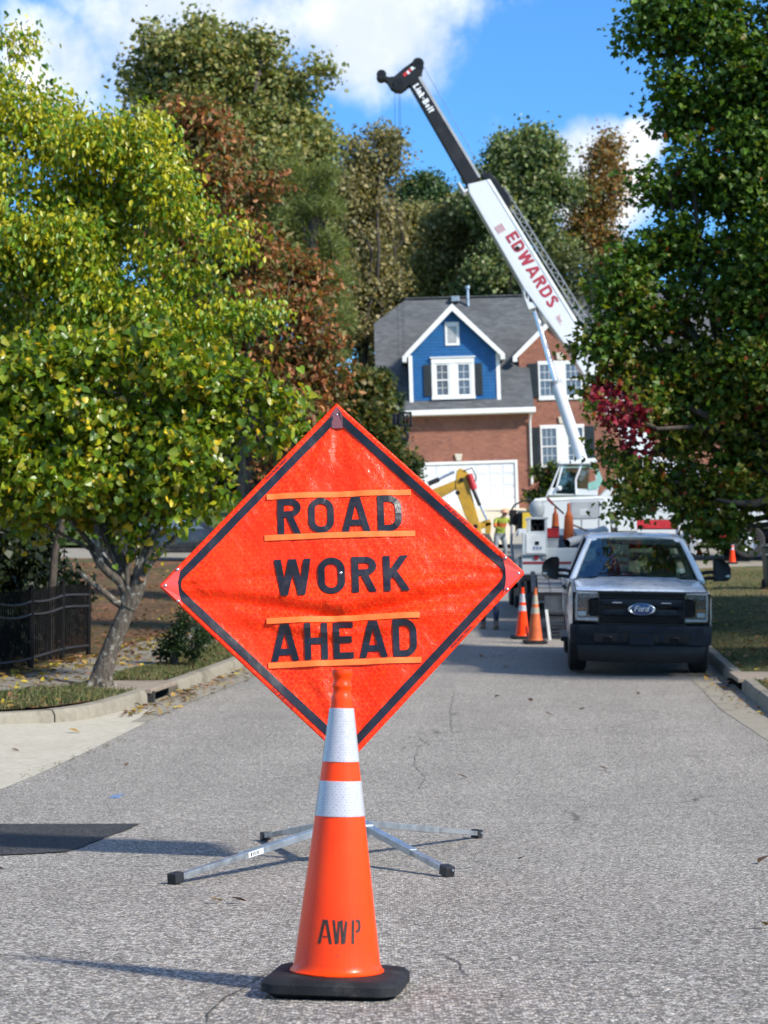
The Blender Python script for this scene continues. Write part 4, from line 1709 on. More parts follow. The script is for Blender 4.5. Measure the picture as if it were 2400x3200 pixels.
def crown_points(lobes, n_sub, total, rg, sub_frac=.42):
    """hierarchy lobe -> sub-lobe on its shell -> clusters ; returns cluster centres, outward directions, sub centres"""
    sub = []
    for (c, r) in lobes:
        c, r = np.array(c, float), np.array(r, float)
        m = max(4, int(n_sub * (np.prod(r) ** (2 / 3))))
        d = unit(rg.normal(size=(m, 3)))
        s = c + d * r * rg.uniform(.35, .95, size=(m, 1))
        for k in range(m):
            sub.append((s[k], c, float(np.mean(r)) * sub_frac * rg.uniform(.6, 1.3)))
    w = np.array([q[2] ** 1.8 for q in sub])
    w = w / w.sum() * total
    cs, outs = [], []
    for (s, c, sr), q in zip(sub, w):
        q = max(2, int(q + rg.uniform()))
        dd = unit(rg.normal(size=(q, 3)))
        pp = s + dd * sr * (rg.uniform(0, 1, size=(q, 1)) ** .45) * np.array([1, 1, .8])
        cs.append(pp)
        outs.append(unit(unit(pp - c) * .7 + dd * .6))
    return np.concatenate(cs), np.concatenate(outs), [(q[0], q[1]) for q in sub]


def make_tree(name, label, base, lobes, *, trunk=None, trunk_r=.2, fork=None, n_sub=4, cl=0, leaves=8000, per=6, size=.08, clus_r=.16, shape='oval', droop=.6, flat=.6, cols=None, probs=None,
              mat_=None, bark=None, seed=1, group=None, singles=0, colfn=None, limbs=True, sub_frac=.42, cat='tree', twig=True, twigs=420, trunk_n=12):
    rg = np.random.default_rng(seed)
    base = Vector(base)
    root = thing(name, label, cat, base, group)
    mat_ = mat_ or M_LEAF_FAR
    bark = bark or M_BARKD
    C, O, subs = crown_points(lobes, n_sub, max(8, leaves // per), rg, sub_frac)
    # ---- wood
    top = Vector(np.mean([l[0] for l in lobes], axis=0))
    fork = Vector(fork) if fork is not None else base.lerp(top, .45)
    trunk = trunk or wiggle(base, fork, 7, .02, rg)
    b = MB()
    k = len(trunk)
    rr = [trunk_r * (1.2 if i == 0 else (1.05 if i == 1 else 1.0 - .35 * i / k)) for i in range(k)]
    b.tube(trunk, rr, trunk_n)
    if limbs:
        for (c, r) in lobes:
            t0 = trunk[-1 - int(rg.integers(0, min(2, k - 1)))]
            r0_ = trunk_r * rg.uniform(.22, .38)
            b.tube(wiggle(t0, c, 6, .06, rg, .05), np.linspace(r0_, r0_ * .35, 7), 7)
        for s_, c in subs:
            if rg.uniform() < .8:
                b.tube(wiggle(c, s_, 4, .08, rg), np.linspace(trunk_r * .09, trunk_r * .03, 5), 5, cap=False)
        if twig:
            ids = rg.choice(len(C), size=min(len(C), twigs), replace=False)
            SC = np.array([s_[0] for s_ in subs])
            for i in ids:
                j = int(np.argmin(np.sum((SC - C[i]) ** 2, axis=1)))
                b.tube(wiggle(SC[j], C[i], 3, .1, rg), np.linspace(trunk_r * .04, trunk_r * .015, 4), 4, cap=False)
    b.build('trunk', bark, root, smooth=60)
    # ---- leaves
    n = len(C) * per
    pos = np.repeat(C, per, axis=0) + rg.normal(size=(n, 3)) * clus_r * np.array([1, 1, .75])
    out = unit(np.repeat(O, per, axis=0) + rg.normal(size=(n, 3)) * .4)
    L, B_, Nn, s = leaf_frames(pos, out, size, droop, flat, rg)
    tint = palette(cols, probs, n, rg)
    if colfn is not None:
        tint = colfn(pos, tint, rg)
    org = np.array(base)
    keep = np.ones(n, bool)
    if singles:
        # the leaves that show largest: those nearest the viewer inside the frame become leaves of their own
        pxs = pos[:, 0] / pos[:, 1] * F + 1200
        pys = 1950 - (pos[:, 2] - CAMZ) / pos[:, 1] * F
        facing = np.abs(Nn[:, 1]) * s
        score = np.where((pxs > 10) & (pxs < 2390) & (pys > 10) & (pys < 1800), pos[:, 1] - facing * 6, 1e9)
        pick = np.argsort(score)[:singles * 3]
        pick = pick[np.argsort(-facing[pick])[:singles]]
        keep[pick] = False
    crown = bpy.data.objects.new('crown', leaf_mesh(name + '_leaves', pos[keep] - org, L[keep], B_[keep], Nn[keep], s[keep], shape, tint[keep], mat_))
    COL.objects.link(crown)
    crown.parent = root
    crown['kind'] = 'stuff'
    if singles:
        variants = []
        order = np.argsort(tint[pick][:, 0] - tint[pick][:, 1])
        groups = np.array_split(order, 12)
        z1 = np.zeros((1, 3))
        ax = np.eye(3)
        for gi in groups:
            col = tint[pick][gi].mean(axis=0)[None]
            me = leaf_mesh('leaf', z1, ax[0:1], ax[1:2], ax[2:3], np.ones(1), shape, col, mat_)
            for i in gi:
                i = pick[i]
                o = bpy.data.objects.new('leaf', me)
                COL.objects.link(o)
                o.parent = root
                M = Matrix.Identity(4)
                for r_, ve in enumerate((L[i], B_[i], Nn[i])):
                    for q in range(3):
                        M[q][r_] = float(ve[q] * s[i])
                for q in range(3):
                    M[q][3] = float(pos[i][q] - org[q])
                o.matrix_local = M
    return root


def lobes_px(lst, d, depth=1.0):
    """(px, py, rx, rz[, dd]) -> crown lobes at distance d"""
    out = []
    sc = F / d
    for l in lst:
        px, py, rx, rz = l[:4]
        dd = l[4] if len(l) > 4 else 0
        out.append((tuple(W(px, py, d + dd)), (rx / sc, max(.3, depth * (rx + rz) / 2 / sc), rz / sc)))
    return out


YG = [(.16, .20, .012), (.34, .33, .015), (.50, .40, .02), (.07, .13, .012), (.45, .26, .02)]

# ---- the leaning redbud on the grass strip
dB = 23.5
rb = Vector((W(312, 2150, dB).x, dB, zl(W(312, 2150, dB).x, dB) - .03))
trunk = [rb, W(322, 2095, dB), W(345, 2030, dB), W(378, 1950, dB), W(402, 1890, dB), W(412, 1840, dB)]
trunk[0] = rb
lob = lobes_px([(110, 1330, 290, 230), (400, 1230, 300, 210), (690, 1230, 220, 190), (300, 1530, 290, 150), (600, 1470, 230, 180), (-110, 1430, 240, 240), (480, 1640, 130, 90), (790, 1340, 110, 140), (60, 1580, 200, 90)], dB, .8)


def redbud_col(pos, tint, rg):
    py = 1950 - (pos[:, 2] - CAMZ) / pos[:, 1] * F
    low = np.clip((py - 1600) / 150, 0, 1)
    m = rg.uniform(size=len(pos)) < .07 + low * .22
    tint[m] = np.array([.42, .30, .02]) * rg.uniform(.7, 1.2, size=(m.sum(), 1))
    return tint


redbud = make_tree('redbud_tree', 'leaning redbud with lichened trunk and glossy heart-shaped leaves by the kerb', rb, lob, trunk=trunk, trunk_r=.115, n_sub=18, leaves=21000, per=6, size=.088, clus_r=.13, shape='heart', droop=.75, flat=.45,
                   cols=[(0.1628, 0.2486, 0.0136), (0.2679, 0.3218, 0.0183), (0.4209, 0.3949, 0.0228), (0.0861, 0.1609, 0.0136), (0.8037, 0.5266, 0.0342)], probs=[4, 3, 1.6, 3, .5], mat_=M_LEAF, bark=M_BARK, seed=3, singles=300, colfn=redbud_col)
# its main forks and the sawn stub, as in the photograph
b = MB()
f0 = W(402, 1885, dB)
b.tube([W(400, 1895, dB), W(425, 1850, dB - .02), W(438, 1810, dB - .03), W(446, 1770, dB), W(452, 1690, dB + .1), W(470, 1560, dB + .1)], [.105, .09, .085, .075, .06, .04], 10)
b.tube([W(398, 1880, dB), W(398, 1830, dB + .05), W(385, 1780, dB + .1), W(360, 1720, dB + .1), W(330, 1650, dB + .15), W(290, 1540, dB + .2)], [.08, .075, .07, .06, .05, .03], 10)
b.tube([W(392, 1850, dB), W(372, 1815, dB - .05), W(340, 1790, dB - .08), W(315, 1765, dB - .1), W(306, 1715, dB - .1), W(300, 1640, dB - .05)], [.055, .052, .05, .048, .042, .03], 10)
b.tube([W(385, 1895, dB), W(360, 1880, dB - .05), W(320, 1845, dB - .1), W(283, 1818, dB - .12), W(240, 1780, dB - .1)], [.05, .042, .036, .03, .022], 9)
b.build('limb', M_BARK, redbud, smooth=60)
b = MB().tube([W(436, 1822, dB - .02), W(446, 1806, dB - .13)], [.045, .036], 12).build('sawn_stub', m_bark('cut_wood', (.16, .09, .05), (.30, .17, .10), 20), redbud, smooth=50)
# root flare
b = MB()
for a in (0.3, 1.5, 2.6, 3.9, 5.2):
    e = rb + Vector((math.cos(a) * .22, math.sin(a) * .20, 0))
    e.z = zl(e.x, e.y) - .03
    b.tube([rb + Vector((0.02, 0, .26)), rb.lerp(e, .5) + Vector((0, 0, .07)), e], [.09, .06, .02], 8)
b.build('root_flare', M_BARK, redbud, smooth=60)

# ---- tall yellow-green tree behind it
dY = 27.5
lob = lobes_px([(60, 310, 230, 200), (250, 470, 260, 230), (-120, 500, 260, 300), (470, 640, 210, 200), (150, 760, 330, 270), (610, 830, 200, 130), (400, 960, 300, 170), (700, 1000, 160, 100), (150, 1080, 300, 180), (820, 980, 70, 40), (560, 1110, 200, 120), (-60, 900, 220, 220), (330, 1180, 200, 110), (20, 120, 120, 70)], dY, .8)


def yellow_col(pos, tint, rg):
    py = 1950 - (pos[:, 2] - CAMZ) / pos[:, 1] * F
    up = np.clip((1000 - py) / 900, 0, 1)
    m = rg.uniform(size=len(pos)) < .28 + .30 * up
    tint[m] = np.array([.52, .46, .02]) * rg.uniform(.7, 1.3, size=(m.sum(), 1))
    return tint


make_tree('yellowing_tree', 'tall tree turning yellow-green, rising behind the redbud', (W(150, 2000, dY).x, dY, zl(W(150, 2000, dY).x, dY)), lob, trunk_r=.06, n_sub=12, leaves=62000, per=7, size=.083, clus_r=.16, shape='oval', droop=1.5, flat=.15,
          cols=[(0.1495, 0.2717, 0.0182), (0.2541, 0.3575, 0.0208), (0.4186, 0.4433, 0.026), (0.0747, 0.1716, 0.0208)], probs=[4, 3, 2, 2], mat_=M_LEAF, seed=5, singles=300, colfn=yellow_col)
# arching shoots on its outer side
# ---- maple over the pickup
dM = 30.0
mb = (6.55, dM + .8, zr(6.55, dM + .8))
ml = [(2190, 80, 230, 170), (2060, 110, 110, 110), (2130, 330, 170, 130), (2350, 280, 220, 200), (2090, 560, 170, 120), (2290, 560, 220, 170), (2120, 760, 170, 120), (2040, 880, 180, 120), (2270, 860, 240, 170),
      (1980, 1030, 160, 120), (2200, 1100, 230, 160), (2400, 1100, 220, 260), (1990, 1230, 150, 120), (1950, 1290, 80, 75, -.9), (2180, 1330, 220, 130), (1960, 1400, 110, 90), (2080, 1500, 180, 80), (2250, 1560, 200, 70), (2380, 1470, 180, 160), (2200, 1655, 110, 45), (2330, 1640, 90, 50), (1890, 1080, 85, 90), (1890, 1180, 75, 70), (1965, 1490, 75, 60), (2000, 1575, 95, 45), (1960, 950, 110, 85), (2120, 1000, 140, 85), (2150, 1210, 150, 90), (2330, 960, 150, 120), (2560, 700, 260, 350), (2600, 200, 250, 300)]
lob = lobes_px(ml, dM, .85)
redc = np.array(W(1962, 1300, dM - .8))


def maple_col(pos, tint, rg):
    px = pos[:, 0] / pos[:, 1] * F + 1200
    py = 1950 - (pos[:, 2] - CAMZ) / pos[:, 1] * F
    low = np.clip((py - 800) / 500, 0, 1)
    m = rg.uniform(size=len(pos)) < low * .5
    tint[m] = np.array([.20, .20, .025]) * rg.uniform(.6, 1.3, size=(m.sum(), 1))
    m = rg.uniform(size=len(pos)) < .012 + .03 * low
    tint[m] = np.array([.30, .07, .015]) * rg.uniform(.6, 1.3, size=(m.sum(), 1))
    q = ((px - 1950) / 100) ** 2 + ((py - 1300 - (px - 1950) * .7) / 95) ** 2
    m = (q < 1 + rg.normal(size=len(pos)) * .25) & (pos[:, 1] < dM + .9) & (rg.uniform(size=len(pos)) < .92)
    tint[m] = np.array([.30, .020, .045]) * rg.uniform(.5, 1.3, size=(m.sum(), 1))
    return tint


fork = Vector((6.4, dM + .6, mb[2] + 2.0))
maple = make_tree('maple_tree', 'large dark green maple with one crimson branch above the parked pickup', mb, lob, trunk_r=.24, fork=fork, n_sub=11, leaves=98000, per=7, size=.092, clus_r=.16, shape='maple', droop=.5, flat=.9,
                  cols=[(0.0679, 0.142, 0.0139), (0.1132, 0.1922, 0.0178), (0.0407, 0.092, 0.0118), (0.1698, 0.2006, 0.0148)], probs=[4, 3, 3, 1], mat_=M_LEAF_FAR, seed=8, singles=300, colfn=maple_col)
MB().tube([W(2620, 1480, dM), W(2440, 1545, dM - .3), W(2360, 1575, dM - .5), W(2290, 1572, dM - .6), W(2240, 1560, dM - .7)], [.12, .075, .055, .04, .02], 8).build('limb', M_BARKD, maple, smooth=60)

# ---- off to the right, tall trees whose shade lies over the pickup
OAK = [(.045, .085, .018), (.07, .10, .02), (.11, .11, .025), (.03, .055, .014)]
for k, (x, y, hh, rr) in enumerate(((12.2, 25.2, 9.4, 3.9), (14.5, 33.0, 10.5, 4.2), (12.5, 41.0, 9.0, 3.6))):
    z0 = zr(x, y)
    lob = [((x, y, z0 + hh * .62), (rr, rr, hh * .36)), ((x - rr * .35, y + .5, z0 + hh * .50), (rr * .7, rr * .7, hh * .26)), ((x + rr * .4, y - .4, z0 + hh * .78), (rr * .6, rr * .6, hh * .24))]
    make_tree('oak_tree', ('broad oak on the lawn shading the pickup', 'second broad oak uphill on the lawn', 'third oak near the top of the lawn')[k], (x, y, z0), lob, trunk_r=.26, n_sub=1.6, leaves=(2300, 6000, 6000)[k], per=9, size=.34, clus_r=.35, shape='clump', droop=.3, flat=.7,
              cols=OAK, probs=[3, 3, 1, 2], seed=20 + k, twig=False)

# ---- red-brown tree on the bank
dR = 44
lob = lobes_px([(600, 420, 120, 150), (700, 420, 90, 120), (560, 620, 170, 200), (730, 620, 150, 150), (800, 800, 150, 140), (640, 850, 200, 200), (900, 900, 130, 140), (950, 1080, 120, 140), (800, 1080, 200, 200), (980, 1260, 110, 130), (880, 1320, 160, 150), (1020, 1390, 90, 90), (1060, 1180, 50, 60), (930, 1480, 120, 100)], dR, .9)
xb_ = W(760, 1900, dR).x
make_tree('redbrown_tree', 'rust-red and olive autumn tree between the yellow tree and the tall oak', (xb_, dR, zl(xb_, dR)), lob, trunk_r=.2, n_sub=5, leaves=34000, per=6, size=.145, clus_r=.22, shape='oval', droop=.7, flat=.4,
          cols=[(0.3105, 0.1054, 0.0406), (0.4036, 0.162, 0.0648), (0.2018, 0.162, 0.0486), (0.1397, 0.1378, 0.0406), (0.5123, 0.243, 0.0972)], probs=[2.2, 2.2, 2.8, 2.8, .8], seed=31, group=None)

# ---- tall oaks behind
dO = 74
lob = lobes_px([(620, 230, 190, 140), (760, 300, 200, 200), (900, 320, 140, 150), (960, 470, 100, 180), (560, 330, 170, 150), (800, 550, 240, 200), (480, 420, 150, 160), (920, 700, 130, 180), (700, 760, 260, 200), (650, 110, 60, 50), (830, 150, 60, 50)], dO, .8)
xo = W(760, 1700, dO).x
make_tree('tall_oak', 'tallest dense dark green oak, its rounded top against the cloud', (xo, dO, g(dO)), lob, trunk_r=.45, n_sub=2.6, leaves=100000, per=10, size=.172, clus_r=.34, shape='clump', droop=.5, flat=.6,
          cols=[(0.2075, 0.2379, 0.071), (0.3193, 0.2939, 0.0956), (0.4469, 0.3639, 0.1365), (0.1276, 0.1624, 0.0546)], probs=[3, 3, 1, 2], seed=41, twig=False)
dP = 99
lob = lobes_px([(1150, 520, 80, 100), (1180, 420, 50, 60), (1120, 700, 110, 180), (1210, 660, 60, 120), (1170, 860, 110, 150), (1090, 950, 120, 160), (1130, 1080, 90, 120), (1240, 560, 30, 50), (1080, 800, 90, 150), (1095, 620, 55, 110), (1110, 500, 50, 80), (1200, 480, 60, 90), (1060, 700, 60, 120)], dP, .9)
xo = W(1140, 1700, dP).x
make_tree('thinning_oak', 'thinning brown-olive oak beside the tallest oak, crane line in front', (xo, dP, g(dP)), lob, trunk_r=.34, n_sub=2.4, leaves=42000, per=8, size=.17, clus_r=.36, shape='clump', droop=.5, flat=.5,
          cols=[(0.2429, 0.2098, 0.0994), (0.3312, 0.276, 0.1325), (0.1656, 0.1656, 0.0662), (0.4416, 0.3312, 0.1546)], probs=[3, 3, 2, 1], seed=43, twig=False)
# pine with bright needle tufts
dN = 66
lob = lobes_px([(960, 560, 90, 60), (1010, 620, 70, 60), (930, 660, 80, 45), (1030, 760, 80, 40), (960, 820, 110, 45), (1060, 870, 60, 35), (990, 930, 80, 40), (1050, 1000, 40, 30), (1030, 1130, 60, 40), (940, 1010, 70, 40)], dN, .9)
xo = W(975, 1700, dN).x
make_tree('pine_tree', 'pine with light green needle tufts between the two oaks', (xo, dN, g(dN)), lob, trunk_r=.22, fork=W(985, 640, dN), n_sub=8, leaves=22000, per=22, size=.26, clus_r=.20, shape='needle', droop=-.2, flat=.2,
          cols=[(.17, .205, .05), (.22, .25, .07), (.11, .14, .04)], probs=[3, 2, 2], seed=45, twig=False, sub_frac=.36)
# the wood behind the house
far = [
    ('olive_tree', 'olive-brown tree behind the left end of the house roof', 108, [(1230, 800, 130, 150), (1330, 760, 110, 110), (1190, 960, 110, 160), (1300, 930, 150, 130), (1250, 680, 60, 60), (1400, 940, 120, 70)], [(0.2765, 0.2419, 0.0922), (0.3686, 0.3226, 0.1382), (0.1843, 0.1843, 0.0691)], 51),
    ('round_pine', 'rounded green pine top just left of the crane boom', 118, [(1325, 600, 85, 55), (1290, 660, 70, 55), (1385, 650, 80, 55), (1330, 720, 120, 70)], [(.075, .13, .05), (.10, .16, .055), (.05, .09, .035)], 52),
    ('dull_tree', 'dull tan-green tree behind the roof ridge, below the crane boom', 104, [(1430, 740, 110, 100), (1500, 800, 120, 110), (1400, 870, 120, 90), (1530, 690, 60, 70)], [(0.2995, 0.2765, 0.1152), (0.4147, 0.3571, 0.1728), (0.2074, 0.2074, 0.0806)], 53),
    ('tall_green_tree', 'tall green tree behind the crane boom with ragged top', 100, [(1620, 520, 100, 90), (1690, 500, 60, 80), (1560, 600, 100, 100), (1690, 640, 100, 110), (1600, 740, 130, 110), (1720, 780, 70, 120), (1660, 440, 35, 40), (1500, 640, 60, 80), (1760, 600, 50, 80), (1580, 480, 40, 45), (1740, 900, 90, 90), (1520, 880, 110, 90)], [(0.1382, 0.2074, 0.0691), (0.2304, 0.2765, 0.1037), (0.3456, 0.3456, 0.1843), (0.0806, 0.1267, 0.0461)], 54),
    ('orange_tree', 'thin orange-gold tree beside the dark maple', 101, [(1870, 500, 45, 50), (1835, 570, 45, 55), (1885, 610, 50, 70), (1825, 660, 50, 60), (1880, 720, 55, 70), (1840, 770, 60, 55), (1900, 440, 28, 40), (1800, 720, 35, 45), (1915, 560, 30, 60)], [(.36, .18, .05), (.40, .25, .07), (.20, .16, .06), (.14, .13, .05), (.30, .13, .05)], 55),
    ('dark_sparse_tree', 'sparse dark tree against white cloud between boom and maple', 98, [(1790, 850, 80, 70), (1860, 880, 70, 70), (1770, 950, 70, 60), (1850, 980, 80, 70), (1930, 900, 90, 90)], [(0.1152, 0.1382, 0.0576), (0.1843, 0.1958, 0.0806)], 56),
]
for nm, lb, d, lst, cols, sd in far:
    lob = lobes_px(lst, d, .9)
    xo = W(np.mean([l[0] for l in lst]), 1600, d).x
    sparse = nm in ('dark_sparse_tree', 'orange_tree')
    make_tree(nm, lb, (xo, d, g(d)), lob, sub_frac=.42 if not sparse else .7, trunk_r=.22, n_sub=1.5 if not sparse else 1.7, leaves=48000 if not sparse else 11000, per=9 if not sparse else 6, size=.185 if not sparse else .16, clus_r=.40, shape='clump', droop=.5, flat=.5, cols=cols, probs=[1] * len(cols), seed=sd, twig=False)

# a far wall of woodland closing the view behind everything
rgw = np.random.default_rng(77)
wx = rgw.uniform(-60, 60, 2600)
wy = rgw.uniform(125, 150, 2600)
pos, tn = [], []
for k in range(2600):
    x = wx[k]
    px = x / wy[k] * F + 1200
    top_h = 8.5 + 3.0 * math.sin(x * .22) + 2.0 * math.sin(x * .57 + 1)
    if px < 1050:
        top_h += 4
    nn_ = 24
    c = np.array([x, wy[k], g(wy[k]) + rgw.uniform(.3, max(1.0, top_h))])
    pos.append(c + rgw.normal(size=(nn_, 3)) * np.array([1.0, 1.0, .7]))
pos = np.concatenate(pos)
L, B_, Nn, s = leaf_frames(pos, unit(rgw.normal(size=pos.shape)), .75, .4, .5, rgw)
tn = palette([(.07, .085, .03), (.12, .11, .045), (.045, .06, .022), (.16, .12, .05)], [3, 2, 2, 1], len(pos), rgw)
o = bpy.data.objects.new('woodland', leaf_mesh('woodland', pos, L, B_, Nn, s, 'clump', tn, M_LEAF_FAR))
COL.objects.link(o)
tag(o, 'far-off mixed woodland behind the house', None, None, 'stuff')

# ---- shrubs: tall crape-myrtle like bushes left of the garage, hedge behind the fence, dark shrub by the walk, bushes by the house
sh = [
    ('tall_shrub', 'tall olive shrub screening the left end of the house', 84, [(1120, 1230, 70, 110), (1160, 1330, 70, 100), (1190, 1240, 45, 90), (1130, 1420, 90, 90), (1210, 1400, 50, 90), (1090, 1330, 80, 110)], [(.07, .095, .025), (.12, .13, .03), (.17, .13, .035), (.04, .065, .02)], 61, .20),
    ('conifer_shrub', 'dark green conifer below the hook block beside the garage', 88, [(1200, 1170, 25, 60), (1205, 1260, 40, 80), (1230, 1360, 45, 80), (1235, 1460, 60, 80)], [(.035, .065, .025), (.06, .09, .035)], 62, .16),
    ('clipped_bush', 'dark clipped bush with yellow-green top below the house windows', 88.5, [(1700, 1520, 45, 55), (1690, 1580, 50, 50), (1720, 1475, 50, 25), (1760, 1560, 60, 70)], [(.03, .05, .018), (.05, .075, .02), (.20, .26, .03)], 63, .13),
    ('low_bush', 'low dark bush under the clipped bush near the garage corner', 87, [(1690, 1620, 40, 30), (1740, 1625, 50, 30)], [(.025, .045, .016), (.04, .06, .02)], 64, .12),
]
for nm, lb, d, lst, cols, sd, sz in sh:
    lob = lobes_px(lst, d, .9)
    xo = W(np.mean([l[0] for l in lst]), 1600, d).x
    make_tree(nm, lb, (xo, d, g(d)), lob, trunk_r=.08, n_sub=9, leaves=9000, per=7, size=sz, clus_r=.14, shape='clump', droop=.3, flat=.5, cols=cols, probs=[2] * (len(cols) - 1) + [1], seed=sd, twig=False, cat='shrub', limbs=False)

dS = 27.6
xs_ = W(545, 2070, dS).x
lob = lobes_px([(540, 1980, 60, 60), (600, 1960, 70, 55), (520, 2020, 40, 45), (580, 2030, 55, 45), (640, 1990, 45, 45)], dS, .9)
make_tree('dark_shrub', 'small dark shrub with thick stems between the redbud and the sign', (xs_, dS, zl(xs_, dS) - .02), lob, trunk=[Vector((xs_, dS, zl(xs_, dS) - .02)), W(542, 2030, dS), W(545, 1990, dS)], trunk_r=.05, n_sub=26, leaves=2600, per=7, size=.05, clus_r=.05, shape='oval', droop=.2, flat=.6,
          cols=[(.025, .05, .016), (.04, .075, .02), (.02, .035, .012)], probs=[2, 2, 1], seed=66, twig=False, cat='shrub')

# ivy-clad thicket behind the iron fence
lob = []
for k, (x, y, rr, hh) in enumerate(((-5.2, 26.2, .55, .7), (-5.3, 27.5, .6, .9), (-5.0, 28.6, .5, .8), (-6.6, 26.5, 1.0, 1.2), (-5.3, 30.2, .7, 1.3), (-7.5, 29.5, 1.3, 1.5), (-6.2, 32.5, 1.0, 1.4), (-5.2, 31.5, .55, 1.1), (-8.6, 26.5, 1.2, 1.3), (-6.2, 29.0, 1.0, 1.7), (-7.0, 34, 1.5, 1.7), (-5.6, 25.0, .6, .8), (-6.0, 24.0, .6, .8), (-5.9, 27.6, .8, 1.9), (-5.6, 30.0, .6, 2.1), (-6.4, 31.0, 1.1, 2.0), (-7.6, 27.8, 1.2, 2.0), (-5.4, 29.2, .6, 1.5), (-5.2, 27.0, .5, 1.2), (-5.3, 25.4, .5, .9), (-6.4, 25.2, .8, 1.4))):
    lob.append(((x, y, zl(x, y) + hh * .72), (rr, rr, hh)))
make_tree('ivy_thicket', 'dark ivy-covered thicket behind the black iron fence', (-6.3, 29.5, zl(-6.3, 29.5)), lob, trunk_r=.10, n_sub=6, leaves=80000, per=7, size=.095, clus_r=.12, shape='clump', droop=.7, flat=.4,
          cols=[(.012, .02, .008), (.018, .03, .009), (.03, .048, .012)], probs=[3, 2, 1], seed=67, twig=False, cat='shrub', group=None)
# ================================================================== white pickup parked facing down the street


def m_carpaint(name, col, rough=.28, flake=0.0):
    if name in MATS:
        return MATS[name]
    m, n, b = new_mat(name)
    tc = n.node('ShaderNodeTexCoord').outputs['Object']
    x, y, z = n.sep(tc)
    dust = n.m('MULTIPLY', n.ramp(n.noise(tc, 3.0, 6.0, .7), .42, .75, 0, .5), n.ramp(z, 1.15, .4, .06, 1.0))
    c = n.mixc(dust, col, tuple(.6 * k + .12 for k in col))
    n.put(b.inputs['Base Color'], c)
    n.put(b.inputs['Roughness'], n.ramp(n.noise(tc, 7.0, 4.0), .3, .7, rough - .06, rough + .08))
    b.inputs['Coat Weight'].default_value = .7
    b.inputs['Coat Roughness'].default_value = .06
    MATS[name] = m
    return m


def m_vehglass(name, tint=(.40, .52, .47), dusty=.10, refl=.13):
    if name in MATS:
        return MATS[name]
    m = bpy.data.materials.new(name)
    m.use_nodes = True
    nt = m.node_tree
    nt.nodes.remove(nt.nodes['Principled BSDF'])
    n = N(nt)
    tr = n.node('ShaderNodeBsdfTransparent')
    tr.inputs['Color'].default_value = (*tint, 1)
    gl = n.node('ShaderNodeBsdfGlossy')
    gl.inputs['Roughness'].default_value = .02
    tc = n.node('ShaderNodeTexCoord').outputs['Object']
    n.put(gl.inputs['Normal'], n.bump(n.noise(tc, 2.0, 2.0), .03, .05))
    fr = n.node('ShaderNodeFresnel')
    fr.inputs['IOR'].default_value = 1.55
    mx = n.node('ShaderNodeMixShader')
    dust = n.ramp(n.noise(tc, 5.0, 5.0, .7), .45, .8, 0, dusty)
    df = n.node('ShaderNodeBsdfDiffuse')
    df.inputs['Color'].default_value = (.45, .43, .38, 1)
    m2 = n.node('ShaderNodeMixShader')
    n.put(m2.inputs[0], dust)
    nt.links.new(tr.outputs[0], m2.inputs[1])
    nt.links.new(df.outputs[0], m2.inputs[2])
    n.put(mx.inputs[0], n.m('ADD', fr.outputs[0], refl))
    nt.links.new(m2.outputs[0], mx.inputs[1])
    nt.links.new(gl.outputs[0], mx.inputs[2])
    nt.links.new(mx.outputs[0], nt.nodes['Material Output'].inputs['Surface'])
    MATS[name] = m
    return m


M_TRUCKW = m_carpaint('white_paint', (.84, .85, .87))
M_VGLASS = m_vehglass('vehicle_glass')
M_PLAS = mat('grey_black_plastic', (.008, .013, .020), .62, spec=.14, var=.25, vscale=8, bump=.25, bscale=180, bdist=.002)
M_PLASB = mat('black_plastic', (.006, .007, .009), .45, spec=.3, var=.3, vscale=10)
M_VOID = mat('dark_recess', (.006, .006, .007), .9)
M_TYRE = mat('tyre_rubber', (.018, .018, .018), .8, var=.3, vscale=20, bump=.5, bscale=70, dirt=(.10, .09, .08, .4), dirt_scale=8)
M_CHROME = mat('chrome', (.75, .76, .78), .12, metal=1.0, var=.04)
M_REFL = mat('lamp_reflector', (.80, .82, .85), .25, metal=.25, var=.02, coat=.4)
M_LAMP = mat('lamp_chrome', (.16, .17, .18), .3, metal=.5, var=.02)
M_STEELW = mat('steel_wheel', (.34, .35, .36), .4, metal=.7, var=.2)
M_LENS = m_vehglass('lamp_lens', (.92, .95, .97), 0.0, .02)
M_AMBER = mat('amber_lens', (.70, .22, .03), .25, coat=.5)
M_SEAT = mat('dark_seat', (.03, .032, .035), .8, var=.3)
M_OVAL = mat('badge_blue', (.012, .03, .11), .25, coat=.5)
M_TIN = mat('silver_plate', (.55, .57, .60), .3, metal=.8)

tx_, ty_ = (2000 - 1200) / F * 27.7, 27.7
pick = thing('pickup_truck', 'white full-size pickup with black grille parked facing downhill at the kerb', 'pickup', (tx_, ty_, g(ty_) + .01), rot=(math.atan(gslope(29.6)), R(1.0), -math.atan(.072)), local=True)
T = pick


def sec(y, pts):
    """mirror a half profile (x>=0, bottom to centre) into a full section"""
    L_ = [(-x, y, z) for x, z in pts]
    Rr = [(x, y, z) for x, z in pts[::-1]]
    if pts[-1][0] < 1e-6:
        Rr = Rr[1:]
    return L_ + Rr


def arch(y, yc, zb=.46, rad=.50):
    if abs(y - yc) < rad:
        return max(zb, .40 + math.sqrt(rad * rad - (y - yc) ** 2))
    return zb


ystat = [.10, .18, .30, .46, .485, .52, .62, .78, .98, 1.18, 1.30, 1.40]


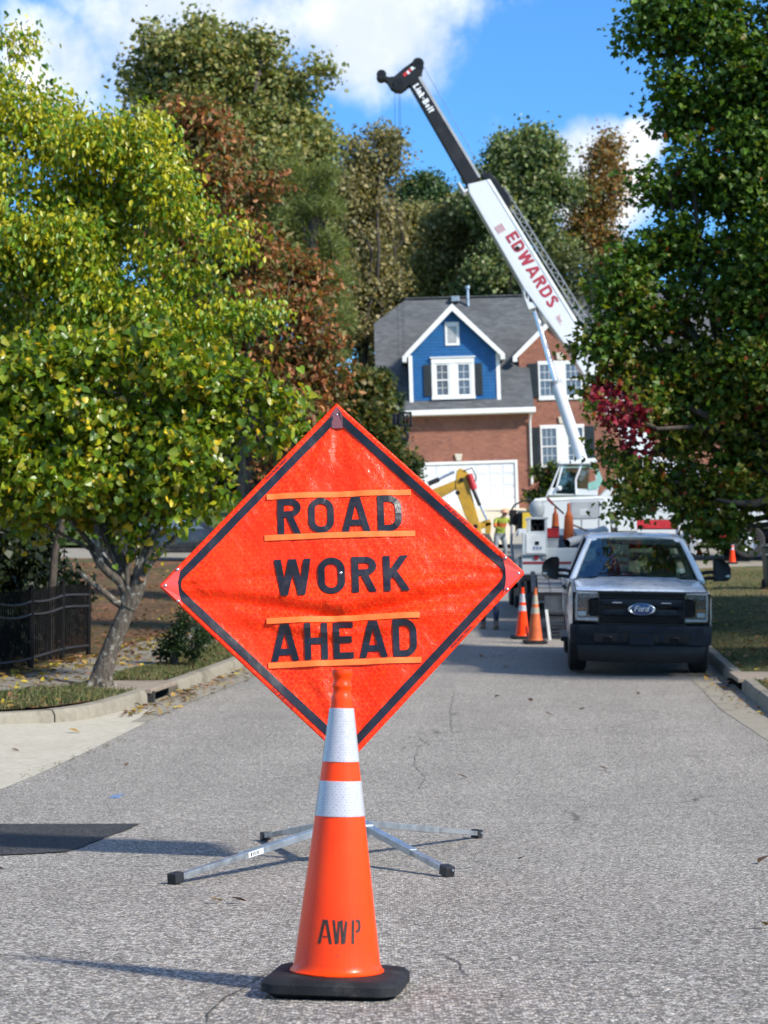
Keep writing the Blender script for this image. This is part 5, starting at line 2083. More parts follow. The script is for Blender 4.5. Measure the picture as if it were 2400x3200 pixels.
def hoodp(y):
    t = (y - .10) / 1.3
    up = min(1.0, (y - .10) / .2)
    xw = .925 + .055 * min(1, max(0, (y - .10) / .35))
    zb = arch(y, .98) if y > .3 else .62
    hz = lambda a, b_: a + (b_ - a) * t
    return [(xw - .02, zb), (xw, max(.78, zb + .04)), (xw - .005, 1.00 + .06 * t), (xw - .035, hz(1.10, 1.19)), (.885 + .0 * t, hz(1.145, 1.265) - .012 * (1 - up)), (.80, hz(1.165, 1.29) - .02 * (1 - up)), (.62, hz(1.17, 1.295) - .02 * (1 - up)), (.54, hz(1.185, 1.325) - .02 * (1 - up)), (.25, hz(1.19, 1.335) - .02 * (1 - up)), (0, hz(1.19, 1.34) - .02 * (1 - up))]


b = MB()
secs = [sec(y, hoodp(y)) for y in ystat]
# rounded leading edge of the hood
lead = sec(.075, [(x, z - (.03 if i > 3 else 0)) for i, (x, z) in enumerate(hoodp(.10))])
b.loft([lead] + secs)
b.build('hood', M_TRUCKW, T, smooth=32, local=True)
# cab lower body and bed
yb = [1.40, 1.41, 1.48, 1.6, 2.0, 2.7, 3.4, 3.70, 3.72, 3.74, 4.30, 4.36, 4.45, 4.6, 4.85, 5.1, 5.25, 5.34, 5.40, 5.85]
secs = []
for y in yb:
    zb = arch(y, .98 if y < 3 else 4.85, .40 if y < 3.6 else .52)
    cab = y < 3.71
    if cab:
        secs.append(sec(y, [(.955, zb), (.98, max(.72, zb + .03)), (.985, 1.02), (.97, 1.17), (.93, 1.27), (.80, 1.27), (0, 1.26)]))
    else:
        secs.append(sec(y, [(.955, zb), (.98, max(.72, zb + .03)), (.985, 1.02), (.975, 1.22), (.95, 1.34), (.88, 1.34), (0, .95)]))
b = MB().loft(secs)
b.add(secs[-1], [tuple(range(len(secs[-1])))])
b.build('body', M_TRUCKW, T, smooth=32, local=True)
# roof
rs = []
for y, w_, z_ in ((1.90, .635, 1.825), (1.94, .665, 1.86), (2.1, .69, 1.895), (2.5, .70, 1.925), (3.0, .70, 1.925), (3.35, .69, 1.905), (3.52, .67, 1.86), (3.58, .65, 1.80)):
    rs.append(sec(y, [(w_ + .025, z_ - .06), (w_ + .005, z_ - .035), (w_ - .06, z_ - .01), (.38, z_ + .008), (.32, z_ - .0), (0, z_ + .012)]))
MB().loft(rs, caps=True).build('roof', M_TRUCKW, T, smooth=35, local=True)
# pillars
for sg in (-1, 1):
    MB().tube([(sg * .915, 1.34, 1.24), (sg * .845, 1.50, 1.42), (sg * .75, 1.74, 1.64), (sg * .665, 1.95, 1.81)], [.05, .045, .042, .045], 8).build('pillar', M_TRUCKW, T, smooth=60, local=True)
    MB().beam((sg * .94, 2.72, 1.25), (sg * .70, 2.62, 1.84), .10, .05, up=(1, 0, 0)).build('pillar', M_PLASB, T, local=True, bevel=.01)
    MB().beam((sg * .93, 3.70, 1.25), (sg * .68, 3.52, 1.84), .16, .06, up=(1, 0, 0)).build('pillar', M_TRUCKW, T, local=True, bevel=.015)
    for (ya, yt0), (yb_, yt1) in (((1.50, 2.0), (2.66, 2.57)), ((2.78, 2.67), (3.60, 3.46))):
        MB().add([(sg * .925, ya, 1.27), (sg * .925, yb_, 1.27), (sg * .71, yt1, 1.82), (sg * .71, yt0, 1.82)], [(0, 1, 2, 3)]).build('side_window', M_VGLASS, T, local=True)
    # doors: seam lines and handles
    for yd in (1.52, 2.70, 3.66):
        MB().rng(sg * .984, sg * .989, yd - .006, yd + .006, .50, 1.25).build('door_seam', M_VOID, T, local=True)
    for yd in (2.52, 3.45):
        MB().rng(sg * .98, sg * 1.02, yd - .10, yd + .10, 1.08, 1.12).build('door_handle', M_PLASB, T, local=True, bevel=.01)
    MB().rng(sg * .93, sg * 1.06, 1.6, 3.6, .36, .43).build('running_board', M_PLASB, T, local=True, bevel=.015)
# shut lines round the hood and the lamps
for sg in (-1, 1):
    MB().tube([(sg * .887, .12, 1.150), (sg * .893, .5, 1.190), (sg * .895, .9, 1.226), (sg * .893, 1.36, 1.266)], .006, 5).build('hood_seam', M_VOID, T, local=True)
MB().rng(-.90, .90, .060, .09, 1.134, 1.146).build('hood_gap', M_VOID, T, local=True)
# windshield and rear window
n_ = 12
rows = []
for j in range(7):
    t = j / 6
    row = []
    for i in range(n_ + 1):
        s_ = -1 + 2 * i / n_
        hw = .875 + (.645 - .875) * t
        bow = .13 * (1 - s_ * s_)
        row.append((s_ * hw, 1.36 + (1.95 - 1.36) * t - bow * (1 - .4 * t), 1.285 + .02 * (1 - s_ * s_) + (1.835 - 1.285) * t + .015 * (1 - s_ * s_) * t))
    rows.append(row)
MB().loft(rows).build('windshield', m_vehglass('windshield_glass', (.38, .50, .46), .12, .24), T, smooth=60, local=True)
MB().add([(-.80, 3.70, 1.26), (.80, 3.70, 1.26), (.62, 3.54, 1.80), (-.62, 3.54, 1.80)], [(0, 1, 2, 3)]).build('rear_window', M_VGLASS, T, local=True)
MB().loft([[(-.90, 1.30, 1.275), (-.45, 1.19, 1.325), (0, 1.16, 1.335), (.45, 1.19, 1.325), (.90, 1.30, 1.275)], [(-.90, 1.40, 1.27), (-.45, 1.30, 1.30), (0, 1.27, 1.31), (.45, 1.30, 1.30), (.90, 1.40, 1.27)]]).build('cowl', M_PLASB, T, local=True)
for x0, x1 in ((-.55, .10), (.05, .70)):
    MB().tube([(x0, 1.22, 1.345), ((x0 + x1) / 2, 1.24, 1.375), (x1, 1.30, 1.36)], [.014, .011, .006], 6).build('wiper', M_PLASB, T, local=True)
# cabin
MB().rng(-.86, .86, 1.38, 1.85, .85, 1.27).build('dashboard', M_PLASB, T, local=True, bevel=.06)
for sx in (-.42, .42):
    st_ = MB().box((sx, 2.55, 1.22), (.50, .16, .62), Matrix.Rotation(R(-12), 3, 'X'), taper=.85).build('seat', M_SEAT, T, local=True, bevel=.05)
    MB().box((sx, 2.64, 1.62), (.26, .11, .19)).build('headrest', M_SEAT, st_, local=True, bevel=.04)
    st_ = MB().box((sx, 3.35, 1.18), (.60, .14, .5), taper=.9).build('seat', M_SEAT, T, local=True, bevel=.05)
for sg in (-1, 1):
    MB().rng(sg * .86, sg * .925, 1.45, 3.68, .60, 1.265).build('door_card', M_SEAT, T, local=True, bevel=.02)
MB().rng(-.62, .62, 2.0, 3.5, 1.80, 1.825).build('headliner', M_SEAT, T, local=True)
MB().rng(-.86, .86, 3.60, 3.66, .60, 1.26).build('cab_back', M_SEAT, T, local=True)
MB().rng(-.9, .9, 1.5, 3.7, .42, .60).build('cab_floor', M_VOID, T, local=True)
ring = [(.42 + .185 * math.cos(a), 1.98 + .07 * math.sin(a), 1.26 + .17 * math.sin(a)) for a in np.linspace(0, 2 * math.pi, 25)]
MB().tube(ring, .016, 8).tube([(.24, 1.98, 1.26), (.60, 1.98, 1.26)], .014, 6).build('steering_wheel', M_PLASB, T, smooth=60, local=True)
MB().rng(-.10, .10, 1.98, 2.02, 1.70, 1.77).build('rear_view_mirror', M_PLASB, T, local=True, bevel=.015)

# grille
GXL, GXR = -.585, .585
MB().rng(-.60, .60, .10, .16, .68, 1.14).build('grille_recess', M_VOID, T, local=True)
gr = MB().rng(-.60, .60, .015, .10, 1.108, 1.135).rng(-.60, .60, .015, .10, .690, .712).rng(-.585, -.565, .02, .10, .712, 1.108).rng(.565, .585, .02, .10, .712, 1.108).build('grille', M_PLASB, T, local=True, bevel=.006)
for z0, z1, y_ in ((1.080, 1.096, .045), (1.052, 1.068, .045), (.785, .799, .04), (.758, .772, .04), (.730, .744, .04)):
    MB().rng(-.562, .562, y_, .095, z0, z1).build('slat', M_PLASB, gr, local=True)
b = MB()
b.loft([[(-.562, .03, .945), (-.2, .0, .940), (0, -.012, .935), (.2, .0, .940), (.562, .03, .945)], [(-.562, .012, .975), (-.2, -.02, .98), (0, -.03, .985), (.2, -.02, .98), (.562, .012, .975)], [(-.562, .03, 1.035), (-.2, .005, 1.04), (0, -.0, 1.04), (.2, .005, 1.04), (.562, .03, 1.035)]])
b.build('grille_bar', M_PLAS, gr, smooth=60, local=True, solid=.01)
b = MB()
b.loft([[(-.562, .03, .812), (-.2, .0, .815), (0, -.01, .815), (.2, .0, .815), (.562, .03, .812)], [(-.562, .012, .845), (-.2, -.02, .86), (0, -.03, .86), (.2, -.02, .86), (.562, .012, .845)], [(-.562, .03, .895), (-.2, .005, .905), (0, .0, .908), (.2, .005, .905), (.562, .03, .895)]])
b.build('grille_bar', M_PLAS, gr, smooth=60, local=True, solid=.01)
for x in (-.33, .33):
    MB().rng(x - .065, x + .065, -.018, .0, .985, .998).build('marker_lamp', M_CHROME, gr, local=True, bevel=.004)
for sg in (-1, 1):
    for k in range(7):
        z_ = .80 + k * .034
        MB().rng(sg * .50, sg * .70, .0, .02, z_, z_ + .012).build('side_slat', M_PLASB, gr, local=True)
# badge
bd = MB().lathe([(.001, -.012), (.55, -.012), (.80, -.008), (.86, 0)], 40, axis='y')
bd.v = [(p[0] * .178, p[1] * 1.0 - .035, p[2] * .080 + .905) for p in bd.v]
ov = bd.build('badge', M_OVAL, T, smooth=40, local=True)
rg_ = MB().lathe([(.84, -.010), (.93, -.020), (1.02, -.016), (1.06, 0.01)], 40, axis='y')
rg_.v = [(p[0] * .178, p[1] - .035, p[2] * .080 + .905) for p in rg_.v]
rg_.build('badge_rim', M_CHROME, ov, smooth=60, local=True)
for ch, q in text_mesh('Ford', .075, lambda x, y, l: (x + (y - .03) * .30, -.0495 - l, .878 + y), t=.14, gap=.07, width=.19, eps=.0004):
    q.build('badge_letter', M_TIN, ov, local=True)
# raised letters on the leading edge of the hood
for ch, q in text_mesh('SUPER DUTY', .036, lambda x, y, l: (x, .10 + (y) * 1.6 - .022, 1.150 + y * .55 + l + .004), t=.2, gap=.34, width=.74, eps=.0003):
    q.build('hood_letter', M_TRUCKW, T, local=True)

# headlights: C-shaped lamps round the grille ends
for sg in (-1, 1):
    x = lambda a: sg * a
    poly = [(.575, 1.135), (.885, 1.125), (.905, 1.0), (.895, .74), (.575, .725), (.575, .795), (.695, .805), (.715, .83), (.715, 1.02), (.695, 1.045), (.575, 1.055)]
    lam = MB().prism([(x(a), z_) for a, z_ in poly], .05, .14).build('headlight', M_LAMP, T, local=True)
    MB().prism([(x(a), z_) for a, z_ in poly], .012, .016).build('lens', M_LENS, lam, local=True)
    for zc_, rr in ((1.078, .034), (.962, .042)):
        for xc in ((.80,) if zc_ < 1.05 else (.66, .80)):
            MB().lathe([(rr, -.03), (rr * .85, -.005), (rr * .4, .01), (.002, .014)], 16, (x(xc), .05, zc_), axis='y').build('reflector', M_REFL, lam, smooth=60, local=True)
    MB().rng(x(.74), x(.86), .022, .05, .882, .915).build('turn_lamp', M_AMBER, lam, local=True, bevel=.005)
    MB().rng(x(.59), x(.87), .022, .05, .745, .775).build('lamp_bar', M_REFL, lam, local=True, bevel=.004)
    for k in range(6):
        MB().rng(x(.735), x(.87), .03, .05, 1.04 - k * .022 - .008, 1.04 - k * .022).build('lamp_fin', M_PLASB, lam, local=True)
    MB().rng(x(.868), x(.885), .020, .05, .77, 1.10).build('lamp_edge', M_REFL, lam, local=True, bevel=.004)
    MB().rng(x(.59), x(.87), .024, .05, 1.108, 1.124).build('lamp_edge', M_REFL, lam, local=True, bevel=.004)
    MB().rng(x(.745), x(.86), .026, .05, .80, .865).build('lamp_bowl', M_REFL, lam, local=True, bevel=.012)
    MB().rng(x(.716), x(.735), .018, .05, .80, 1.06).build('lamp_divider', M_PLASB, lam, local=True)
    MB().rng(x(.60), x(.93), .10, .20, .66, 1.12).build('lamp_housing', M_VOID, T, local=True)
# bumper
def brow(z, y0, hw, yc):
    return [(-hw, yc + .22, z), (-hw + .02, yc + .10, z), (-hw * .86, y0 + .03, z), (-.5, y0, z), (0, y0 - .015, z), (.5, y0, z), (hw * .86, y0 + .03, z), (hw - .02, yc + .10, z), (hw, yc + .22, z)]
b = MB().loft([brow(.415, -.03, .93, .0), brow(.43, -.06, .955, -.02), brow(.56, -.085, .965, -.03), brow(.66, -.085, .965, -.03), brow(.682, -.06, .955, -.01), brow(.69, .05, .93, .03)])
bp = b.build('bumper', M_PLAS, T, smooth=40, local=True)
MB().rng(-.64, .64, -.108, -.06, .465, .575).build('bumper_slot', M_VOID, bp, local=True)
for sx in (-.45, .45):
    MB().tube([(sx - .05, -.11, .49), (sx - .04, -.125, .53), (sx + .04, -.125, .53), (sx + .05, -.11, .49)], .014, 8).build('tow_hook', M_PLASB, bp, local=True, smooth=60)
    MB().rng(sx * .62 - .03, sx * .62 + .03, -.116, -.10, .47, .57).build('slot_post', M_PLAS, bp, local=True)
MB().rng(-.165, .165, -.135, -.10, .425, .56).build('plate_bracket', M_PLAS, bp, local=True, bevel=.012)
MB().prism([(-.10, .545), (.10, .545), (.08, .57), (-.08, .57)], -.139, -.11).build('bracket_notch', M_VOID, bp, local=True)
b = MB().loft([[(-.84, .05, .20), (-.5, -.02, .185), (0, -.03, .185), (.5, -.02, .185), (.84, .05, .20)], [(-.85, -.0, .30), (-.5, -.05, .30), (0, -.06, .30), (.5, -.05, .30), (.85, .0, .30)], [(-.87, .02, .415), (-.5, -.03, .42), (0, -.04, .42), (.5, -.03, .42), (.87, .02, .415)]])
b.build('air_dam', M_PLASB, T, smooth=40, local=True, solid=.01)
MB().rng(-.80, .80, .12, 5.6, .34, .62).build('underbody_light_block', M_VOID, T, local=True)  # plain dark box added to block light under the truck
# wheels
for yy_ in (.98, 4.85):
    for sg in (-1, 1):
        xo = sg * .84
        prof = [(.20, -.115), (.27, -.125), (.36, -.125), (.395, -.105), (.402, -.06), (.403, 0), (.402, .06), (.395, .105), (.36, .125), (.27, .125), (.20, .115)]
        wh = MB().lathe(prof, 36, axis='x').build('wheel', M_TYRE, T, smooth=40, local=True)
        wh.location = (xo, yy_, .403)
        MB().lathe([(.225, -.11), (.235, .0), (.225, .105), (.19, .11), (.16, .06), (.09, .07), (.08, .12), (.001, .125)], 30, axis='x').build('rim', M_STEELW, wh, smooth=30, local=True).rotation_euler = (0, 0, 0 if sg > 0 else math.pi)
        b = MB()
        for k in range(22):
            a = 2 * math.pi * k / 22
            for q in (-.055, .055):
                b.box((q, .402 * math.cos(a + q), .402 * math.sin(a + q)), (.085, .075, .018), Matrix.Rotation(a + q - math.pi / 2, 3, 'X'))
        b.build('tread', M_TYRE, wh, local=True)
    MB().tube([(-.8, yy_, .40), (.8, yy_, .40)], .05, 10).build('axle', M_VOID, T, local=True)
# trailer-tow mirrors
for sg in (-1, 1):
    ms = []
    for y_, k in ((1.62, .94), (1.57, 1.0), (1.66, 1.0), (1.72, .96)):
        ms.append([(sg * 1.105, y_ + .0, 1.250), (sg * 1.30 * k, y_ + .03, 1.262), (sg * 1.345 * k, y_ + .04, 1.31), (sg * 1.345 * k, y_ + .04, 1.43), (sg * 1.31 * k, y_ + .035, 1.51), (sg * 1.22, y_ + .02, 1.565), (sg * 1.125, y_, 1.575), (sg * 1.095, y_, 1.54)])
    mi = MB().loft(ms, closed=True, caps=True).build('mirror', M_PLASB, T, smooth=50, local=True)
    for zz in (1.30, 1.385):
        MB().tube([(sg * .93, 1.58, zz - .02), (sg * 1.02, 1.59, zz), (sg * 1.12, 1.62, zz)], .026, 8).build('mirror_arm', M_PLASB, mi, local=True, smooth=50)
    MB().rng(sg * 1.27, sg * 1.335, 1.565, 1.585, 1.315, 1.35).build('mirror_lamp', M_LENS, mi, local=True)
    MB().rng(sg * 1.275, sg * 1.33, 1.572, 1.588, 1.318, 1.347).build('mirror_lamp_bulb', M_TIN, mi, local=True)
# ================================================================== work zone up the street
M_CRW = m_carpaint('crane_white', (.55, .57, .57), .4)  # dulled white: shade on the boom side is put into the colour
M_ALU = mat('aluminium_rim', (.55, .56, .58), .45, metal=.6, var=.15)
M_CRB = mat('crane_black', (.011, .013, .016), .5, spec=.22, var=.2, vscale=1.5, dirt=(.045, .045, .045, .4))
M_CRG = mat('crane_grey', (.30, .31, .32), .5, var=.1)
M_RED = mat('red_paint', (.42, .02, .025), .4, var=.15)
M_DKRED = mat('dark_red_vinyl', (.26, .012, .02), .5, var=.1)
M_WHITEV = mat('white_vinyl', (.70, .72, .72), .5)
M_GREENC = mat('pale_green_panel', (.22, .42, .36), .5, var=.1)
M_CABIN = mat('cab_interior', (.018, .02, .022), .7)
M_LOGO = mat('logo_grey_red', (.36, .10, .12), .5)


def wheel_at(root, c, r, w, rim_m, tyre_m=None, axis='y', face=-1, rim_r=.55):
    prof = [(r * rim_r, -w * .45), (r * .7, -w * .5), (r * .92, -w * .5), (r, -w * .38), (r, w * .38), (r * .92, w * .5), (r * .7, w * .5), (r * rim_r, w * .45)]
    wh = MB().lathe(prof, 28, axis=axis).build('wheel', tyre_m or M_TYRE, root, smooth=35, local=True)
    off = Vector(root['_o']) if '_o' in root else Vector((0, 0, 0))
    wh.location = Vector(c) - off
    pr = [(r * rim_r * 1.02, -w * .44), (r * rim_r * .98, -w * .3), (r * rim_r * .82, -w * .22), (r * .30, -w * .20), (r * .24, -w * .42), (r * .10, -w * .5), (.004, -w * .5)]
    if face > 0:
        pr = [(a, -b_) for a, b_ in pr]
    rim = MB().lathe(pr, 28, axis=axis).build('rim', rim_m, wh, smooth=30, local=True)
    b = MB()
    for k in range(10):
        a = 2 * math.pi * k / 10
        h_ = face * w * .24
        c_ = (r * .42 * math.cos(a), h_, r * .42 * math.sin(a)) if axis == 'y' else (h_, r * .42 * math.cos(a), r * .42 * math.sin(a))
        b.box(c_, (r * .05, r * .05, r * .05))
    b.build('wheel_nuts', M_CHROME, wh, local=True)
    return wh


# ---------------- truck crane
dC = 65.0
gz = g(dC)
crane = thing('truck_crane', 'white and black telescopic truck crane marked EDWARDS raised beside the house', 'crane', (W(1950, 1700, dC).x, dC, gz))
pp = lambda px, py, d=dC: W(px, py, d)


def slab_px(poly, d0, d1, name, m_, par, bevel=0.0, smooth=None):
    """polygon traced at distance d0, extruded straight back to d1"""
    P = [W(px, py, d0) for px, py in poly]
    return MB().slab(P, (0, d1 - d0, 0)).build(name, m_, par, bevel=bevel, smooth=smooth)


# carrier: chassis side-on, red and white skirts, wheels
x0, x1 = pp(1640, 1700).x, pp(2620, 1700).x
MB().rng(x0, x1, dC - .9, dC + .9, gz + .62, gz + .98).build('chassis', M_CRB, crane, bevel=.03)
for xa, xb, za, zb_, m_ in ((1930, 1990, 1610, 1660, M_CRW), (1990, 2130, 1655, 1690, M_CRW), (1990, 2135, 1625, 1652, M_RED), (2220, 2300, 1620, 1680, M_RED), (2330, 2520, 1560, 1640, M_CRW), (2010, 2130, 1600, 1624, M_CRW)):
    a, c = pp(xa, zb_, dC - 1.28), pp(xb, za, dC - 1.28)
    MB().rng(a.x, c.x, dC - 1.28, dC - .9, a.z, c.z).build('deck_panel', m_, crane, bevel=.02)
a, c = pp(1900, 1655), pp(2520, 1630)
MB().rng(a.x, c.x, dC - 1.22, dC + 1.2, a.z, a.z + .12).build('deck', M_CRW, crane, bevel=.02)
for px in (1760, 1880, 2318, 2450):
    wheel_at(crane, (pp(px, 1700).x, dC - 1.05, gz + .53),   .53, .34, M_ALU, face=-1)
    wheel_at(crane, (pp(px, 1700).x, dC + 1.05, gz + .53),   .53, .34, M_ALU, face=1)
# outrigger box with its dark socket
a, c = pp(2120, 1695, dC - 1.32), pp(2215, 1600, dC - 1.32)
ob = MB().rng(a.x, c.x, dC - 1.34, dC + 1.3, a.z, c.z).build('outrigger_box', M_CRW, crane, bevel=.02)
a, c = pp(2140, 1682, dC - 1.36), pp(2198, 1657, dC - 1.36)
MB().rng(a.x, c.x, dC - 1.38, dC - 1.30, a.z, c.z).build('outrigger_socket', M_VOID, ob)
a = pp(2160, 1650, dC - 1.3)
MB().rng(a.x - .1, a.x + .1, dC - 1.6, dC - 1.38, gz + .1, a.z).build('outrigger_jack', M_CRG, ob, bevel=.02)
# carrier cab at the far (right) end
slab_px([(2520, 1690), (2520, 1560), (2545, 1500), (2680, 1500), (2690, 1690)], dC - 1.2, dC + 1.2, 'carrier_cab', M_CRW, crane, .05)
# superstructure: turntable, winch housing, counterweight
MB().lathe([(.85, gz + .98), (.85, gz + 1.25), (.7, gz + 1.27)], 28, (pp(1990, 1600).x, dC, 0)).build('turntable', M_CRG, crane, smooth=35)
slab_px([(1880, 1600), (1880, 1545), (1985, 1440), (2140, 1430), (2230, 1500), (2230, 1600)], dC - .6, dC + .6, 'superstructure', M_CRW, crane, .04)
slab_px([(2180, 1600), (2180, 1470), (2320, 1470), (2330, 1600)], dC - 1.2, dC + 1.2, 'counterweight', M_CRG, crane, .05)
# machinery housing in front with grey panel
hd = 63.4
hs = [(1658, 1700), (1660, 1600), (1668, 1566), (1690, 1555), (1880, 1549), (1900, 1560), (1912, 1700)]
hou = slab_px(hs, hd, hd + 1.0, 'engine_housing', M_CRW, crane, .05)
slab_px([(1664, 1572), (1672, 1558), (1884, 1551), (1888, 1558), (1680, 1566)], hd - .02, hd, 'housing_edge', M_WHITEV, hou)
slab_px([(1785, 1568), (1868, 1566), (1868, 1618), (1785, 1620)], hd - .03, hd, 'housing_grille', M_CRG, hou)
for k in range(3):
    slab_px([(1812, 1592 + k * 7), (1834, 1591 + k * 7), (1834, 1593 + k * 7), (1812, 1594 + k * 7)], hd - .036, hd - .03, 'vent_slot', M_WHITEV, hou)
for px in (1697, 1872, 1818):
    slab_px([(px, 1570), (px + 2, 1570), (px + 2, 1695), (px, 1695)] if px != 1818 else [(px, 1622), (px + 2, 1622), (px + 2, 1695), (px, 1695)], hd - .02, hd, 'panel_seam', M_CRG, hou)
# operator's cab: slanted front, green-tinted glass
cd = 63.9
cabp = [(1712, 1546), (1752, 1452), (1860, 1440), (1874, 1470), (1885, 1505), (1868, 1530), (1868, 1546)]
cab = slab_px([(1712, 1548), (1722, 1524), (1868, 1528), (1868, 1548)], cd, cd + 1.0, 'operator_cab', M_CRW, crane, .02)
slab_px([(1745, 1450), (1752, 1441), (1858, 1431), (1866, 1440), (1862, 1449)], cd - .1, cd + 1.1, 'cab_roof', M_WHITEV, cab, .02)
for (p0, p1), m_ in ((((1714, 1545), (1752, 1450)), M_CRW), (((1734, 1545), (1758, 1452)), M_WHITEV), (((1801, 1545), (1799, 1500)), M_WHITEV), (((1799, 1500), (1818, 1450)), M_WHITEV)):
    MB().beam(W(*p0, cd), W(*p1, cd), .055, .055).build('cab_frame', m_, cab, bevel=.01)
for (p0, p1) in (((1714, 1545), (1752, 1450)), ((1868, 1530), (1858, 1450))):
    MB().beam(W(*p0, cd + 1.0), W(*p1, cd + 1.0), .055, .055).build('cab_frame', M_CRW, cab, bevel=.01)
slab_px([(1840, 1452), (1872, 1468), (1885, 1503), (1868, 1527), (1838, 1531), (1838, 1510), (1866, 1500), (1866, 1470), (1842, 1462)], cd - .02, cd + .06, 'cab_rear_quarter', M_GREENC, cab)
MB().add([W(1736, 1543, cd), W(1800, 1545, cd), W(1815, 1452, cd), W(1758, 1454, cd)], [(0, 1, 2, 3)]).build('cab_window', M_VGLASS, cab)
MB().add([W(1802, 1527, cd), W(1838, 1529, cd), W(1842, 1452, cd), W(1819, 1452, cd)], [(0, 1, 2, 3)]).build('cab_window', m_vehglass('green_glass', (.30, .52, .45)), cab)
MB().add([W(1714, 1545, cd), W(1714, 1545, cd + 1), W(1752, 1450, cd + 1), W(1752, 1450, cd)], [(0, 1, 2, 3)]).build('cab_windscreen', M_VGLASS, cab)
MB().rng(pp(1765, 1, cd).x, pp(1795, 1, cd).x, cd + .3, cd + .8, W(1, 1545, cd).z, W(1, 1475, cd).z).build('cab_seat', M_CABIN, cab, bevel=.05)
MB().rng(pp(1742, 1, cd).x, pp(1762, 1, cd).x, cd + .2, cd + .8, W(1, 1545, cd).z, W(1, 1520, cd).z).build('cab_console', M_CABIN, cab, bevel=.03)
MB().lathe([(.001, -.06), (.06, -.045), (.075, 0), (.06, .045), (.001, .05)], 16, W(1748, 1526, cd - .06), axis='y').build('work_lamp', M_WHITEV, cab, smooth=60)
MB().beam(W(1640, 1557, cd), W(1662, 1552, cd), .02, .02).build('grab_rail', M_CRB, cab)

# boom: two nested telescoping sections seen side-on
dB0, dB1 = 65.0, 68.0


def bd_(py):
    return dB0 + (dB1 - dB0) * (1450 - py) / (1450 - 240)


def boom_slab(poly, half, name, m_, par, front=0.0, bevel=0.0):
    P = [W(px, py, bd_(py) - half - front) for px, py in poly]
    return MB().slab(P, (0, 2 * half if front == 0 else front * .9, 0)).build(name, m_, par, bevel=bevel)


base = boom_slab([(1462, 575), (1530, 559), (1802, 1000), (2105, 1492), (2045, 1520), (1772, 1087), (1640, 905), (1466, 602)], .34, 'boom_base_section', M_CRW, crane, 0, .03)
boom_slab([(1523, 562), (1531, 560), (1803, 1001), (1796, 1006)], .35, 'boom_sunlit_edge', M_WHITEV, base, .012)  # paler strip that paints sunlight along the boom's upper edge
boom_slab([(1627, 862), (1650, 885), (1690, 955), (1652, 968), (1640, 935)], .30, 'cylinder_bracket', M_CRW, base, 0, .02)
boom_slab([(1641, 895), (1645, 905), (1650, 935), (1643, 925)], .30, 'bracket_opening', M_VOID, base, .012)
boom_slab([(1654, 915), (1660, 925), (1668, 945), (1654, 942)], .30, 'bracket_opening', M_VOID, base, .012)
boom_slab([(1430, 570), (1436, 570), (1452, 592), (1470, 586), (1470, 592), (1450, 602)], .30, 'guide_horn', M_CRW, base, 0, .01)
ext = boom_slab([(1279, 263), (1313, 236), (1503, 552), (1462, 582)], .22, 'boom_extension', M_CRB, crane, 0, .02)
boom_slab([(1306, 241), (1313, 236), (1503, 552), (1496, 556)], .225, 'boom_edge_highlight', M_CRG, ext, .012)  # grey strip standing in for sun on the black section's upper edge
# boom head
head = boom_slab([(1274, 268), (1256, 282), (1238, 282), (1222, 272), (1210, 252), (1192, 240), (1196, 232), (1214, 240), (1232, 238), (1262, 212), (1290, 192), (1304, 186), (1316, 196), (1322, 212), (1318, 232), (1312, 240)], .24, 'boom_head', M_CRB, crane, 0, .015)
for (px, py, r_) in ((1192, 239, .165), (1306, 205, .20), (1246, 268, .17)):
    c_ = W(px, py, bd_(py))
    MB().lathe([(.02, -.27), (r_, -.27), (r_ * 1.02, -.23), (r_ * .9, 0), (r_ * 1.02, .23), (r_, .27), (.02, .27)], 24, c_, axis='y').build('sheave', M_CRB, head, smooth=35)
boom_slab([(1258, 232), (1280, 214), (1286, 222), (1264, 240)], .24, 'head_decal', M_RED, head, .014)
boom_slab([(1282, 212), (1292, 204), (1298, 212), (1288, 220)], .24, 'head_decal', M_WHITEV, head, .014)
boom_slab([(1270, 224), (1275, 220), (1281, 228), (1276, 232)], .24, 'head_decal', M_WHITEV, head, .019)
# lettering along the boom
au = Vector((1802 - 1530, 1000 - 559)).normalized()


def on_boom(px0, py0, half, scale, lift):
    def f(x, y, l):
        # x runs down the boom, y across it (towards the upper right)
        px = px0 + au.x * x * scale + (au.y) * y * scale
        py = py0 + au.y * x * scale + (-au.x) * y * scale
        d = bd_(py) - half - lift - l * 4
        return W(px, py, d)
    return f


M_LETR = mat('boom_letter_red', (.30, .012, .03), .45)
for ch, q in text_mesh('EDWARDS', .40, on_boom(1648, 852, .34, 97, .012), t=.19, gap=.13, width=2.72):
    q.build('letter', M_LETR, base)
for ch, q in text_mesh('Inc.', .16, on_boom(1744, 1003, .34, 97, .012), t=.17, gap=.16):
    q.build('letter', M_LOGO, base)
for k in range(4):
    c0 = (1553 + k * 6.2, 712 - k * 3.6 + 8)
    f = on_boom(c0[0], c0[1], .34, 97, .012)
    MB().add([f(x_, y_, 0) for x_, y_ in ((-.13, -.02), (.13, -.02), (.13, .02), (-.13, .02))], [(0, 1, 2, 3)]).build('logo_stripe', M_LOGO, base)
for ch, q in text_mesh('Link-Belt', .21, on_boom(1316, 312, .22, 97, .012), t=.20, gap=.13, width=1.02):
    q.build('letter', M_WHITEV, ext)
f = on_boom(1617, 776, .34, 97, .03)
MB().lathe([(.001, -.01), (.075, -.01), (.08, 0)], 16, f(0, 0, 0), axis='y').build('access_hole', M_VOID, base)
MB().lathe([(.001, -.05), (.14, -.05), (.15, 0)], 20, W(1787, 1090, bd_(1090) - .36), axis='y').build('boom_pivot_cap', M_VOID, base, smooth=40)
